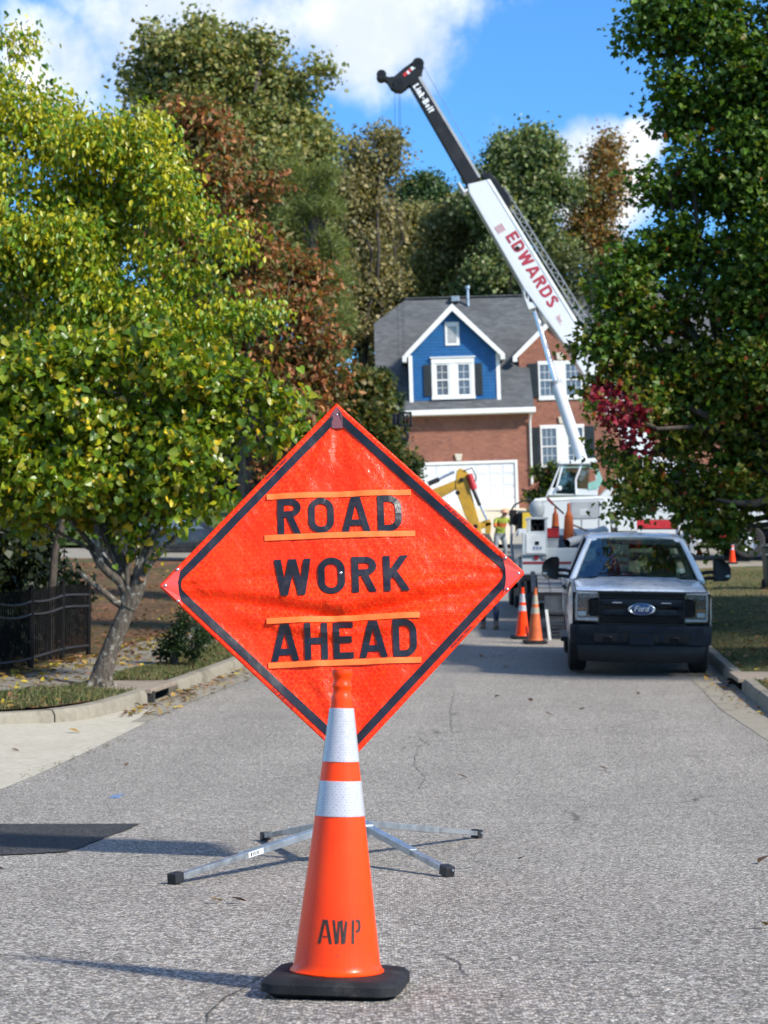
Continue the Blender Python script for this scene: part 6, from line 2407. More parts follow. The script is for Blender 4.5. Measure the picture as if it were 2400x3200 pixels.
# lattice jib stowed alongside and hoist gear
lat = [((1556, 585), (1822, 1010)), ((1576, 585), (1838, 1000))]
b = MB()
P0 = [W(*lat[0][0], bd_(545) + .1), W(*lat[0][1], bd_(985) + .1)]
P1 = [W(*lat[1][0], bd_(548) + .1), W(*lat[1][1], bd_(965) + .1)]
b.beam(P0[0], P0[1], .035, .035)
b.beam(P1[0], P1[1], .035, .035)
for k in range(16):
    t0, t1 = k / 16, (k + 1) / 16
    a_, c_ = P0[0].lerp(P0[1], t0), P1[0].lerp(P1[1], (t0 + t1) / 2)
    b.beam(a_, c_, .016, .016)
    b.beam(c_, P0[0].lerp(P0[1], t1), .016, .016)
b.build('lattice_jib', M_CRG, crane)
slab_px([(1500, 545), (1530, 535), (1590, 610), (1600, 640), (1580, 640), (1530, 575)], 67.0, 67.3, 'jib_bracket', M_CRB, crane, .02)
# lift cylinder
MB().tube([W(1672, 968, 66.2 - .1), W(1742, 1212, 65.6 - .3)], .085, 14).build('cylinder_rod', M_CHROME, crane, smooth=40)
MB().tube([W(1738, 1198, 65.6 - .3), W(1822, 1450, 65.0 - .5)], .19, 16).build('cylinder_barrel', M_CRW, crane, smooth=40)
MB().tube([W(1735, 1190, 65.6 - .3), W(1743, 1213, 65.6 - .3)], .21, 16).build('cylinder_collar', M_CRG, crane, smooth=40)
# wire ropes down to the hook block
hb = W(1266, 1312, 67.9)
for dxp, top in ((-16, 1233), (-4, 1246), (3, 1250)):
    MB().tube([W(top, 280, 67.9), Vector((W(1264 + dxp, 1280, 67.9).x, 67.9, hb.z + .25))], .006, 5).build('wire_rope', M_CRB, crane)
MB().tube([W(1322, 205, 67.8), W(1600, 700, 66.8), W(1860, 1100, 66.0)], .011, 5).build('wire_rope', M_GALV2, crane)
# hook block: its own thing, hanging
hk = thing('hook_block', 'black crane hook block hanging in front of the house corner', 'hook block', hb - Vector((0, 0, .55)))
MB().rng(hb.x - .22, hb.x - .14, 67.75, 68.05, hb.z - .25, hb.z + .26).rng(hb.x + .14, hb.x + .22, 67.75, 68.05, hb.z - .25, hb.z + .26).rng(hb.x - .22, hb.x + .22, 67.75, 67.8, hb.z + .18, hb.z + .26).rng(hb.x - .22, hb.x + .22, 67.75, 67.8, hb.z - .25, hb.z - .17).build('cheek_plate', M_CRB, hk, bevel=.01)
for sx in (-.06, .06):
    MB().lathe([(.02, -.04), (.17, -.04), (.15, 0), (.17, .04), (.02, .04)], 18, hb + Vector((sx, 0, .02)), axis='x').build('sheave', M_VOID, hk, smooth=35)
MB().lathe([(.001, -.2), (.10, -.18), (.13, 0), (.10, .2), (.001, .22)], 16, hb + Vector((-.32, 0, .0)), axis='z').build('headache_ball', M_CRB, hk, smooth=50)
MB().tube([hb + Vector((0, 0, -.25)), hb + Vector((0, 0, -.40)), hb + Vector((.10, 0, -.48)), hb + Vector((.10, 0, -.60)), hb + Vector((0, 0, -.66)), hb + Vector((-.10, 0, -.60)), hb + Vector((-.09, 0, -.52))], [.05, .05, .045, .05, .05, .04, .015], 10).build('hook', M_CRB, hk, smooth=50)

# ---------------- yellow excavator, its body behind the sign
M_YEL = mat('machine_yellow', (.48, .27, .022), .42, var=.15, vscale=2, dirt=(.16, .11, .05, .6), dirt_scale=3)
M_HOSE = mat('rubber_hose', (.012, .012, .013), .6)
dE = 60.0
ge = g(dE)
exc = thing('excavator', 'yellow excavator with bent arm working in front of the garage door', 'excavator', (W(1230, 1700, dE + 1).x, dE + 1, ge))
slab_px([(1440, 1462), (1428, 1470), (1424, 1500), (1340, 1534), (1250, 1600), (1180, 1690), (1220, 1705), (1290, 1630), (1372, 1558), (1424, 1530), (1450, 1522), (1462, 1482)], dE - .15, dE + .15, 'boom', M_YEL, exc, .02)
st_ = slab_px([(1424, 1520), (1426, 1480), (1450, 1466), (1464, 1480), (1470, 1530), (1498, 1632), (1506, 1668), (1478, 1668), (1450, 1600), (1432, 1552)], dE - .18, dE + .0, 'stick', M_YEL, exc, .02)
slab_px([(1490, 1635), (1530, 1622), (1536, 1640), (1500, 1655)], dE - .16, dE - .02, 'bucket_link', M_YEL, exc, .01)
slab_px([(1516, 1632), (1536, 1632), (1532, 1672), (1518, 1676)], dE - .16, dE - .02, 'bucket_link', M_YEL, exc, .01)
slab_px([(1478, 1664), (1530, 1668), (1545, 1700), (1520, 1730), (1478, 1722), (1462, 1690)], dE - .5, dE + .35, 'bucket', mat('worn_steel', (.10, .08, .06), .6, var=.3), exc, .02)
for p0, p1, r_, m_ in (((1338, 1512), (1372, 1498), .075, M_HOSE), ((1370, 1499), (1420, 1474), .04, M_CHROME), ((1466, 1482), (1482, 1530), .10, M_RED), ((1462, 1492), (1500, 1580), .055, M_HOSE), ((1500, 1580), (1522, 1626), .03, M_CHROME)):
    MB().tube([W(*p0, dE - .2), W(*p1, dE - .2)], r_, 12).build('hydraulic_cylinder', m_, exc, smooth=40)
MB().tube([W(1452, 1470, dE - .2), W(1475, 1462, dE - .25), W(1488, 1490, dE - .25), W(1478, 1530, dE - .22)], .018, 6).build('hose', M_HOSE, exc, smooth=50)
for px, py in ((1442, 1500), (1430, 1540), (1486, 1645)):
    MB().lathe([(.001, -.03), (.06, -.03), (.07, 0)], 14, W(px, py, dE - .2), axis='y').build('pin', M_CRB, exc)
exx = W(1180, 1700, dE + 1).x
MB().rng(exx - 1.5, exx + .9, dE + .2, dE + 2.2, ge + .95, ge + 1.75).build('house_body', M_YEL, exc, bevel=.08)
cb = MB().rng(exx - .1, exx + .95, dE + .15, dE + 1.1, ge + .95, ge + 2.55).build('cab', M_YEL, exc, bevel=.05)
MB().rng(exx + .0, exx + .85, dE + .12, dE + .16, ge + 1.5, ge + 2.4).build('cab_window', M_VGLASS, cb)
for yy_ in (dE + .2, dE + 1.75):
    MB().loft([[(exx - 1.6, y_, ge + .35), (exx - 1.35, y_, ge + .08), (exx + 1.0, y_, ge + .08), (exx + 1.25, y_, ge + .35), (exx + 1.0, y_, ge + .70), (exx - 1.35, y_, ge + .70)] for y_ in (yy_, yy_ + .5)], closed=True, caps=True).build('track', M_HOSE, exc, bevel=.02)
MB().rng(exx - 1.0, exx + .6, dE + .6, dE + 1.9, ge + .35, ge + .95).build('undercarriage', M_CRB, exc)

# ---------------- service truck with crane body, seen from behind
M_SVC = m_carpaint('service_white', (.50, .54, .56), .45)
M_ORNG = mat('orange_plastic', (.62, .12, .015), .6, var=.2, vscale=4, dirt=(.25, .08, .03, .5))
M_WOOD = mat('rough_timber', (.32, .17, .09), .8, var=.3, vscale=6)
M_PIPE = mat('grey_pipe', (.33, .36, .38), .5, var=.1)
M_YBOX = mat('yellow_sign_box', (.60, .42, .03), .5, var=.1, dirt=(.2, .14, .04, .4))
dV = 43.0
gv = g(dV)
sx0, sx1 = W(1632, 1800, dV).x, W(1632, 1800, dV).x + 2.25
svc = thing('service_truck', 'white utility service truck with loaded open bed ahead of the pickup', 'truck', ((sx0 + sx1) / 2, dV, gv))
zf = lambda py, d=dV: W(1200, py, d).z
xf = lambda px, d=dV: W(px, 1800, d).x
# rear wall of the bed, side boxes, bumper
MB().rng(sx0, sx1, dV, dV + .12, zf(1795), zf(1712)).build('tailgate', M_SVC, svc, bevel=.015)
MB().rng(sx0 + .02, sx1 - .02, dV - .012, dV, zf(1762), zf(1755)).build('red_stripe', M_DKRED, svc)
bx = MB().rng(sx0, xf(1710), dV - .06, dV + 2.6, zf(1735), zf(1664)).build('side_box', M_SVC, svc, bevel=.015)
MB().rng(xf(1644), xf(1704), dV - .075, dV - .06, zf(1730), zf(1670)).build('box_door', M_WHITEV, bx, bevel=.006)
MB().rng(xf(1672), xf(1684), dV - .09, dV - .075, zf(1703), zf(1692)).build('door_latch', M_CRB, bx, bevel=.006)
for k in range(3):
    MB().rng(xf(1665 + k * 10), xf(1672 + k * 10), dV - .08, dV - .0755, zf(1718), zf(1708)).build('box_lettering', mat('faded_blue', (.22, .27, .42), .6), bx)
MB().rng(sx1 - .5, sx1, dV - .05, dV + 2.6, zf(1735), zf(1664)).build('side_box', M_SVC, svc, bevel=.015)
# open locker with coiled hoses on top of the box
lk = MB().rng(xf(1652), xf(1710), dV, dV + .7, zf(1664), zf(1660)).rng(xf(1652), xf(1659), dV, dV + .7, zf(1660), zf(1620)).rng(xf(1703), xf(1710), dV, dV + .7, zf(1660), zf(1620)).rng(xf(1648), xf(1714), dV, dV + .7, zf(1622), zf(1616)).build('open_locker', M_SVC, svc)
MB().rng(xf(1659), xf(1703), dV + .55, dV + .6, zf(1660), zf(1622)).build('locker_back', M_VOID, lk)
for px, py in ((1672, 1648), (1690, 1648), (1681, 1632)):
    c_ = W(px, py, dV + .15)
    rng_ = [c_ + Vector((.07 * math.cos(a), .03 * math.sin(3 * a), .07 * math.sin(a))) for a in np.linspace(0, 2 * math.pi, 17)]
    MB().tube(rng_, .022, 8).build('hose_coil', M_HOSE, lk, smooth=50)
MB().lathe([(.001, 0), (.10, .02), (.16, .10), (.17, .25), (.12, .34), (.03, .38)], 18, (xf(1682), dV + .3, zf(1617)), axis='z').build('beacon_drum', M_PIPE, svc, smooth=45)
for px in (1676, 1701):
    MB().lathe([(.001, -.02), (.05, -.018), (.06, 0)], 18, W(px, 1741, dV - .01), axis='y').build('tail_lamp', M_DKRED if px < 1690 else M_CRG, svc, smooth=40)
MB().rng(sx0, sx1, dV - .15, dV + .05, zf(1815), zf(1797)).build('rear_bumper', M_CRB, svc, bevel=.02)
MB().rng(sx0 + .1, sx1 - .1, dV + .1, dV + 6.0, gv + .55, gv + .85).build('frame', M_CRB, svc)
MB().rng(xf(1710), sx1 - .5, dV + .12, dV + 2.6, zf(1790), zf(1785)).build('bed_floor', M_CRB, svc)
scab = MB().loft([sec_ for sec_ in [[(sx0 + .1, y_, gv + .7), (sx1 - .1, y_, gv + .7), (sx1 - .1, y_, z1_), (sx0 + .1, y_, z1_)] for y_, z1_ in ((dV + 2.8, gv + 1.9), (dV + 2.85, gv + 2.05), (dV + 4.3, gv + 2.05), (dV + 4.8, gv + 1.45), (dV + 5.8, gv + 1.35))]], closed=True, caps=True).build('cab', M_SVC, svc, bevel=.03)
MB().rng(sx0 + .35, sx1 - .35, dV + 2.77, dV + 2.79, gv + 1.45, gv + 1.9).build('rear_window', M_GLASS, scab)
for y_ in (dV + 1.3, dV + 4.9):
    for xx in (sx0 + .16, sx1 - .16):
        wheel_at(svc, (xx, y_, g(y_) + .40), .40, .26, M_STEELW, axis='x', face=-1 if xx < sx0 + 1 else 1)

# load in the bed: each a thing of its own
def up_cone_like(px0, px1, py0, py1, d, lab):
    """a tall orange channelizer with rounded handle"""
    xa, xb = W(px0, 1, d).x, W(px1, 1, d).x
    z0, z1 = W(1, py1, d).z, W(1, py0, d).z
    c = (xa + xb) / 2
    w = (xb - xa) / 2
    t = thing('channelizer', lab, 'traffic marker', (c, d, z0), 'orange markers in the truck bed')
    prof = [(w, z0), (w * .96, z0 + (z1 - z0) * .1), (w * .78, z0 + (z1 - z0) * .62), (w * .72, z0 + (z1 - z0) * .66), (w * .45, z0 + (z1 - z0) * .74), (w * .30, z0 + (z1 - z0) * .80), (w * .28, z0 + (z1 - z0) * .95), (w * .2, z1), (.003, z1)]
    MB().lathe(prof, 20, (c, d, 0)).build('body', M_ORNG, t, smooth=40)
    MB().lathe([(w * 1.02, z0 - .02), (w * 1.05, z0 + .03), (w * .9, z0 + .04)], 20, (c, d, 0)).build('foot', M_BLACKRUB, t, smooth=40)
    return t


up_cone_like(1752, 1786, 1572, 1690, dV + .9, 'upright orange channelizer standing tallest in the truck bed')
up_cone_like(1716, 1740, 1585, 1650, dV + 1.6, 'smaller orange channelizer behind the red tool box')
q = thing('tool_box', 'red tool box in the open truck bed beside the channelizer', 'tool box', W(1738, 1690, dV + .8))
MB().rng(xf(1719), xf(1757), dV + .7, dV + 1.1, zf(1675), zf(1650)).build('box', M_RED, q, bevel=.012)
MB().rng(xf(1719), xf(1757), dV + .69, dV + 1.11, zf(1650), zf(1645)).build('lid', M_RED, q, bevel=.006)
q = thing('grey_crate', 'low grey crate at the tailgate left of the grey pipe', 'crate', W(1730, 1712, dV + .35))
MB().rng(xf(1712), xf(1748), dV + .2, dV + .6, zf(1712), zf(1684)).build('crate_body', M_PIPE, q, bevel=.008)
MB().rng(xf(1710), xf(1750), dV + .19, dV + .61, zf(1686), zf(1681)).build('crate_rim', M_CRG, q, bevel=.004)
q = thing('plastic_pipe', 'fat grey pipe sticking out over the tailgate above the pickup roof', 'pipe', W(1830, 1690, dV + .4))
pc = [W(1772, 1698, dV + .05), W(1888, 1655, dV + .9)]
ax_ = (pc[1] - pc[0]).normalized()
MB().tube([pc[0], pc[1]], .09, 20, cap=False).build('pipe_wall', M_PIPE, q, smooth=60)
MB().tube([pc[0] + ax_ * .002, pc[1] - ax_ * .002], .08, 20, cap=False).build('pipe_bore', M_VOID, q, smooth=60)
for k, (p0, p1, w_, lab) in enumerate((((1712, 1560), (1762, 1606), .05, 'dark red-tipped pole leaning across the truck bed'), ((1790, 1640), (1840, 1662), .05, 'short brown board angled in the truck bed'), ((1780, 1645), (1808, 1680), .035, 'thin pale board crossing below the brown board'))):
    q = thing('loose_board' if k else 'leaning_pole', lab, 'board' if k else 'pole', W(*p1, dV + 1.2))
    MB().beam(W(*p0, dV + 1.2), W(*p1, dV + 1.2), w_, w_ * .7).build('shaft', M_WOOD if k else M_CRB, q, bevel=.004)
    if k == 0:
        MB().beam(W(p0[0] - 2, p0[1] - 4, dV + 1.2), W(1728, 1576, dV + 1.2), w_ * 1.3, w_).build('tip', M_DKRED, q, bevel=.004)

# machine with hoses left of the service truck
dG = 47.0
gg = g(dG)
eq = thing('mud_pump', 'dark towable pump with yellow panel left of the service truck', 'pump', (W(1620, 1750, dG).x, dG, gg))
MB().rng(W(1612, 1, dG).x, W(1656, 1, dG).x, dG, dG + 1.0, W(1, 1790, dG).z, W(1, 1600, dG).z).build('frame_box', M_CRB, eq, bevel=.04)
MB().rng(W(1626, 1, dG).x, W(1658, 1, dG).x, dG - .05, dG, W(1, 1664, dG).z, W(1, 1602, dG).z).build('yellow_panel', M_YBOX, eq, bevel=.01)
MB().rng(W(1590, 1, dG).x, W(1610, 1, dG).x, dG + .1, dG + .4, W(1, 1640, dG).z, W(1, 1592, dG).z).build('control_box', M_VOID, eq, bevel=.03)
MB().tube([W(1590, 1610, dG), W(1606, 1580, dG), W(1630, 1566, dG), W(1655, 1562, dG), W(1670, 1570, dG)], .02, 8).build('hose', M_HOSE, eq, smooth=50)
MB().tube([W(1600, 1640, dG), W(1598, 1700, dG), W(1604, 1760, dG)], .035, 8).build('stand_pipe', M_CRG, eq, smooth=50)
for px in (1616, 1650):
    wheel_at(eq, (W(px, 1, dG).x, dG + .3, gg + .3), .30, .18, M_STEELW, axis='x', face=-1)

# ---------------- flat trailer behind the service truck
dT = 36.5
M_PLANK = mat('grey_plank', (.24, .235, .22), .85, var=.25, vscale=5, bump=.3, bscale=40)
M_MESH = mat('ramp_steel', (.022, .024, .027), .6, var=.3)
tl0, tl1 = W(1640, 1, dT).x + .12, W(1640, 1, dT).x + 2.1
tr = thing('flat_trailer', 'flat plank-deck trailer with steel ramp hitched to the service truck', 'trailer', ((tl0 + tl1) / 2, dT, g(dT)))
sl_ = gslope(39)
zt = lambda y: W(1200, 1852, dT).z + (y - dT) * .092
for k in range(8):
    xa = tl0 + .08 + (tl1 - tl0 - .16) * k / 8
    xb = tl0 + .08 + (tl1 - tl0 - .16) * (k + 1) / 8 - .012
    P = [(xa, dT, zt(dT)), (xb, dT, zt(dT)), (xb, dT + 5.4, zt(dT + 5.4)), (xa, dT + 5.4, zt(dT + 5.4))]
    MB().slab([(p[0] + (p[1] - dT) * .07, p[1], p[2] + random.uniform(-.004, .004)) for p in P], (0, 0, -.05)).build('plank', M_PLANK, tr)
for k in range(1, 5):
    y_ = dT + k * 1.1
    MB().beam((tl0 + .05 + (y_ - dT) * .07, y_, zt(y_) + .006), (tl1 + (y_ - dT) * .07, y_, zt(y_) + .006), .03, .012).build('cross_strap', M_MESH, tr)
for xx in (tl0, tl1):
    MB().beam((xx, dT - .05, zt(dT) - .06), (xx + 5.45 * .07, dT + 5.45, zt(dT + 5.45) - .06), .09, .16).build('side_rail', M_CRB, tr, bevel=.01)
MB().beam((tl0, dT - .03, zt(dT) - .07), (tl1, dT - .03, zt(dT) - .07), .08, .16).build('rear_beam', M_CRB, tr, bevel=.01)
MB().slab([(tl0 + .18, dT - .06, zt(dT) - .02), (tl1 - .1, dT - .06, zt(dT) - .02), (tl1 - .1, dT - .16, zt(dT) - .36), (tl0 + .18, dT - .16, zt(dT) - .36)], (0, .03, 0)).build('ramp_plate', mat('ramp_plate', (.06, .07, .08), .35, metal=.6, var=.4), tr, bevel=.005)
gt = g(dT - .2)
for k in range(7):
    z_ = gt + .08 + k * .062
    MB().beam((tl0 + .22, dT - .2, z_), (tl1 - .1, dT - .2, z_), .03, .022).build('ramp_bar', M_MESH, tr)
for k in range(5):
    x_ = tl0 + .22 + k * .42
    MB().beam((x_, dT - .18, gt + .02), (x_, dT - .18, gt + .52), .03, .03).build('ramp_rib', M_MESH, tr)
MB().beam(W(1707, 1905, dT - .35), W(1719, 2007, dT - .35), .05, .05).build('white_post', M_WHITEV, tr, bevel=.006)
MB().beam(((tl0 + tl1) / 2 + .38, dT + 5.4, zt(dT + 5.4) - .1), ((tl0 + tl1) / 2 + .42, dV, gv + .7), .10, .10).build('drawbar', M_CRB, tr)
for y_ in (dT + 2.6, dT + 3.5):
    for xx in (tl0 - .05, tl1 + .05):
        wheel_at(tr, (xx + .07 * (y_ - dT), y_, g(y_) + .34), .34, .2, M_STEELW, axis='x', face=-1 if xx < tl0 + .5 else 1)

# ---------------- the other cones
def place_cone(px, py, label, cm=None, sm_=None, tilt=(0, 0), rz=0, s=1.0):
    p = on_road(px, py, 0)
    c = thing('traffic_cone', label, 'traffic cone', p, 'orange traffic cones', rot=(math.atan(gslope(p.y)) + R(tilt[0]), R(tilt[1]), R(rz)), local=True)
    c.scale = (s, s, s)
    make_cone(c, False, None, cm, sm_)
    return c


M_CONE2 = mat('faded_cone', (.55, .11, .025), .6, var=.2, vscale=6, dirt=(.25, .10, .05, .6), dirt_scale=9)
M_SLV2 = mat('grimy_sleeve', (.38, .34, .27), .6, var=.2, vscale=14)
place_cone(1632, 1996, 'cleaner orange cone with white bands beside the trailer, left of the faded one', rz=10)
place_cone(1672, 2011, 'faded dusty orange cone with grimy bands beside the trailer ramp', M_CONE2, M_SLV2, (0, 0), 4, 1.04)
c3 = thing('traffic_cone', 'bright orange cone with a white band standing by the crane wheel', 'traffic cone', (W(2288, 1700, 63.2).x, 63.2, g(63.2) + .02), 'orange traffic cones', local=True)
c3.scale = (.85, .85, .85)
make_cone(c3, False)

# ---------------- workers
def person(name, label, loc, rz, J, rad, bands, extras=None, scale=1.0):
    """skinned figure; J: joints (name -> xyz), edges implied; bands colour clothing by height"""
    root = thing(name, label, 'person', loc, rot=(0, 0, rz), local=True)
    root.scale = (scale,) * 3
    names = list(J.keys())
    edges = [('pelvis', 'waist'), ('waist', 'chest'), ('chest', 'neck'), ('neck', 'chin'), ('chin', 'crown'),
             ('chest', 'sh_l'), ('sh_l', 'el_l'), ('el_l', 'wr_l'), ('wr_l', 'ha_l'), ('chest', 'sh_r'), ('sh_r', 'el_r'), ('el_r', 'wr_r'), ('wr_r', 'ha_r'),
             ('pelvis', 'hip_l'), ('hip_l', 'kn_l'), ('kn_l', 'an_l'), ('an_l', 'toe_l'), ('pelvis', 'hip_r'), ('hip_r', 'kn_r'), ('kn_r', 'an_r'), ('an_r', 'toe_r')]
    me = bpy.data.meshes.new('body')
    me.from_pydata([J[k] for k in names], [(names.index(a), names.index(b_)) for a, b_ in edges], [])
    ob = bpy.data.objects.new('body', me)
    COL.objects.link(ob)
    ob.parent = root
    md = ob.modifiers.new('skin', 'SKIN')
    md.use_smooth_shade = True
    for i, k in enumerate(names):
        r_ = rad[k.split('_')[0]]
        me.skin_vertices[0].data[i].radius = (r_, r_) if not hasattr(r_, '__len__') else r_
        me.skin_vertices[0].data[i].use_root = (k == 'pelvis')
    sd = ob.modifiers.new('sub', 'SUBSURF')
    sd.levels = 2
    sd.render_levels = 2
    m, n, b_ = new_mat(name + '_clothes')
    z = n.sep(n.node('ShaderNodeTexCoord').outputs['Object'])[2]
    wob = n.noise(n.node('ShaderNodeTexCoord').outputs['Object'], 7.0, 4.0)
    c = None
    for z0, col in bands:
        c = n.mixc(0.0, col, col) if c is None else n.mixc(n.m('GREATER_THAN', z, z0), c, col)
    k = n.ramp(wob, .3, .7, .75, 1.15)
    c = n.mixc(1.0, c, n.comb(k, k, k), 'MULTIPLY')
    n.put(b_.inputs['Base Color'], c)
    b_.inputs['Roughness'].default_value = .85
    n.put(b_.inputs['Normal'], n.bump(wob, .5, .03))
    me.materials.append(m)
    return root


RAD = {'pelvis': (.15, .12), 'waist': (.145, .11), 'chest': (.165, .12), 'neck': .06, 'chin': (.075, .085), 'crown': (.08, .095), 'sh': .065, 'el': .05, 'wr': .036, 'ha': (.042, .028), 'hip': .092, 'kn': .068, 'an': .052, 'toe': (.05, .04)}


def boots(root, an, to):
    for a, t in zip(an, to):
        a, t = Vector(a), Vector(t)
        b = MB()
        fw = (t - a)
        fw.z = 0
        fw.normalize()
        sd = Vector((-fw.y, fw.x, 0))
        secs = []
        for s_, w_, h_ in ((-.09, .035, .10), (-.06, .048, .17), (.03, .05, .18), (.10, .05, .10), (.18, .048, .075), (.22, .03, .05)):
            c = a + fw * s_
            z0 = 0.0
            secs.append([c - sd * w_ + Vector((0, 0, z0 - a.z)), c + sd * w_ + Vector((0, 0, z0 - a.z)), c + sd * w_ * .8 + Vector((0, 0, h_ - a.z)), c - sd * w_ * .8 + Vector((0, 0, h_ - a.z))])
        b.loft(secs, closed=True, caps=True)
        b.build('boot', mat('tan_boot', (.17, .12, .07), .8, var=.25), root, smooth=50, local=True)


pw = on_road(1532, 1966, 0)
J1 = {'pelvis': (0, 0, .96), 'waist': (0, .0, 1.10), 'chest': (0, .0, 1.32), 'neck': (0, -.01, 1.50), 'chin': (0, -.03, 1.58), 'crown': (0, -.02, 1.68),
      'sh_l': (-.19, 0, 1.43), 'el_l': (-.24, .08, 1.15), 'wr_l': (-.23, -.05, .92), 'ha_l': (-.22, -.08, .82), 'sh_r': (.19, 0, 1.43), 'el_r': (.24, -.05, 1.15), 'wr_r': (.23, -.18, .95), 'ha_r': (.22, -.22, .86),
      'hip_l': (-.10, 0, .90), 'kn_l': (-.13, .04, .50), 'an_l': (-.15, .16, .12), 'toe_l': (-.15, .05, .05), 'hip_r': (.10, 0, .90), 'kn_r': (.12, -.06, .50), 'an_r': (.12, -.06, .10), 'toe_r': (.12, -.20, .05)}
p1 = person('person', 'worker in blue jeans and tan boots walking behind the sign edge', pw, R(-8), J1, RAD, [(-1, (.03, .045, .10)), (.98, (.10, .11, .13)), (1.50, (.42, .25, .18)), (1.66, (.03, .025, .02))])
boots(p1, [(-.15, .16, .12), (.12, -.06, .10)], [(-.15, .05, .05), (.12, -.20, .05)])

pw = Vector((W(1562, 1745, 62.5).x, 62.5, g(62.5) + .02))
J2 = {'pelvis': (0, 0, .92), 'waist': (0, -.04, 1.05), 'chest': (.02, -.12, 1.26), 'neck': (.04, -.18, 1.42), 'chin': (.06, -.23, 1.48), 'crown': (.07, -.23, 1.58),
      'sh_l': (-.18, -.12, 1.36), 'el_l': (-.27, -.26, 1.14), 'wr_l': (-.16, -.42, 1.02), 'ha_l': (-.12, -.50, 1.0), 'sh_r': (.21, -.14, 1.36), 'el_r': (.29, -.26, 1.12), 'wr_r': (.20, -.44, 1.0), 'ha_r': (.16, -.52, .98),
      'hip_l': (-.11, 0, .87), 'kn_l': (-.16, -.08, .48), 'an_l': (-.17, .02, .10), 'toe_l': (-.18, -.12, .05), 'hip_r': (.11, 0, .87), 'kn_r': (.15, -.08, .48), 'an_r': (.17, .02, .10), 'toe_r': (.18, -.12, .05)}
p2 = person('person', 'worker in lime and orange safety vest bending beside the pump', pw, R(20), J2, RAD, [(-1, (.20, .22, .24)), (.94, (.22, .28, .03)), (1.12, (.45, .11, .02)), (1.24, (.25, .30, .035)), (1.41, (.42, .25, .18))], scale=1.04)
boots(p2, [(-.17, .02, .10), (.17, .02, .10)], [(-.18, -.12, .05), (.18, -.12, .05)])
MB().lathe([(.135, 1.545), (.13, 1.55), (.115, 1.60), (.08, 1.645), (.003, 1.66)], 18, (.065, -.225, .0)).lathe([(.16, 1.543), (.155, 1.552), (.11, 1.552)], 18, (.065, -.235, 0)).build('hard_hat', mat('hat_tan', (.50, .25, .14), .4), p2, smooth=45, local=True)

# ---------------- left: iron fence, parked car beyond the bank
M_IRON = mat('black_iron', (.006, .006, .007), .8, spec=.12, var=.3)
fx = lambda y: -4.56 + .09 * (y - 25)
fence = thing('iron_fence', 'black iron picket fence along the walk in front of the thicket', 'fence', (fx(25), 25, zl(fx(25), 25)))
y_ = 20.2
posts = [20.4, 22.3, 24.2, 25.9, 27.5, 29.0]
while y_ < 29.0:
    x_ = fx(y_)
    z_ = zl(x_, y_) + .02
    MB().beam((x_, y_, z_ + .04), (x_, y_, z_ + .98), .016, .016).build('picket', M_IRON, fence)
    y_ += .105
for yp in posts:
    x_ = fx(yp)
    z_ = zl(x_, yp)
    po = MB().beam((x_ + .01, yp, z_ - .05), (x_ + .01, yp, z_ + 1.05), .05, .05).build('post', M_IRON, fence, bevel=.004)
    MB().box((x_ + .01, yp, z_ + 1.06), (.06, .06, .03), taper=.4).build('post_cap', M_IRON, po)
for a, c in zip(posts[:-1], posts[1:]):
    for hh in (.14, .70, .86):
        pts = []
        for t in np.linspace(0, 1, 7):
            yy_ = a + (c - a) * t
            pts.append((fx(yy_) + .012, yy_, zl(fx(yy_), yy_) + hh - (.03 * math.sin(math.pi * t) if a in (24.2, 25.9) and hh > .5 else 0)))
        MB().tube(pts, .017, 6).build('rail', mat('rail_grey', (.025, .025, .028), .6, spec=.25), fence, smooth=60)

dK = 64.0
kx = W(372, 1735, dK).x
car = thing('parked_car', 'dark car with silver wheel parked across the top street beyond the redbud', 'car', (kx + 1.4, dK, g(dK)))
gk = g(dK) + .02
M_CARD = m_carpaint('dark_car_paint', (.018, .02, .024), .3)
prof_l = [(-2.2, .35), (-2.15, .75), (-1.3, .88), (-.6, 1.38), (.9, 1.42), (1.7, .98), (2.2, .90), (2.25, .40), (1.9, .28), (-1.9, .28)]
MB().slab([(kx + 1.4 + a, dK - .85, gk + z_) for a, z_ in prof_l], (0, 1.7, 0)).build('body', M_CARD, car, bevel=.06, smooth=50)
MB().slab([(kx + 1.4 + a, dK - .862, gk + z_) for a, z_ in ((-1.0, .95), (-.5, 1.30), (.85, 1.33), (1.35, .98))], (0, .01, 0)).build('side_window', M_GLASS, car)
for xx in (-1.4, 1.35):
    for sg in (-1, 1):
        wheel_at(car, (kx + 1.4 + xx, dK + sg * .80, gk + .33), .33, .2, M_ALU, face=sg, rim_r=.66)

# ---------------- right: wheeled bin at the frame edge, white marker post
zb = zr(W(2420, 1, 50).x, 50)
bx_ = W(2425, 1860, 50).x
bin_ = thing('wheeled_bin', 'dark green wheeled bin on the lawn, cut by the frame edge', 'bin', (bx_, 50, zb))
MB().box((bx_, 50, zb + .52), (.50, .52, .96), Matrix.Rotation(0, 3, 'Z'), taper=1.18).build('tub', mat('bin_green', (.010, .022, .016), .5, var=.2), bin_, bevel=.03)
MB().box((bx_, 50, zb + 1.05), (.66, .70, .08), taper=.9).build('lid', mat('bin_green', (.01, .02, .015)), bin_, bevel=.02)
MB().beam((bx_ - .30, 49.66, zb + .82), (bx_ + .30, 49.66, zb + .82), .03, .03).build('handle_bar', M_GALV2, bin_)
for sx in (-.27, .27):
    wheel_at(bin_, (bx_ + sx, 50.25, zb + .12), .12, .05, M_CRB, axis='x', face=1 if sx > 0 else -1)
pp_ = W(2364, 1745, 60.5)
zb = zr(pp_.x, 59) + .05
mk = thing('utility_post', 'short white utility post at the far edge of the lawn', 'post', (pp_.x, 58.6, zb))
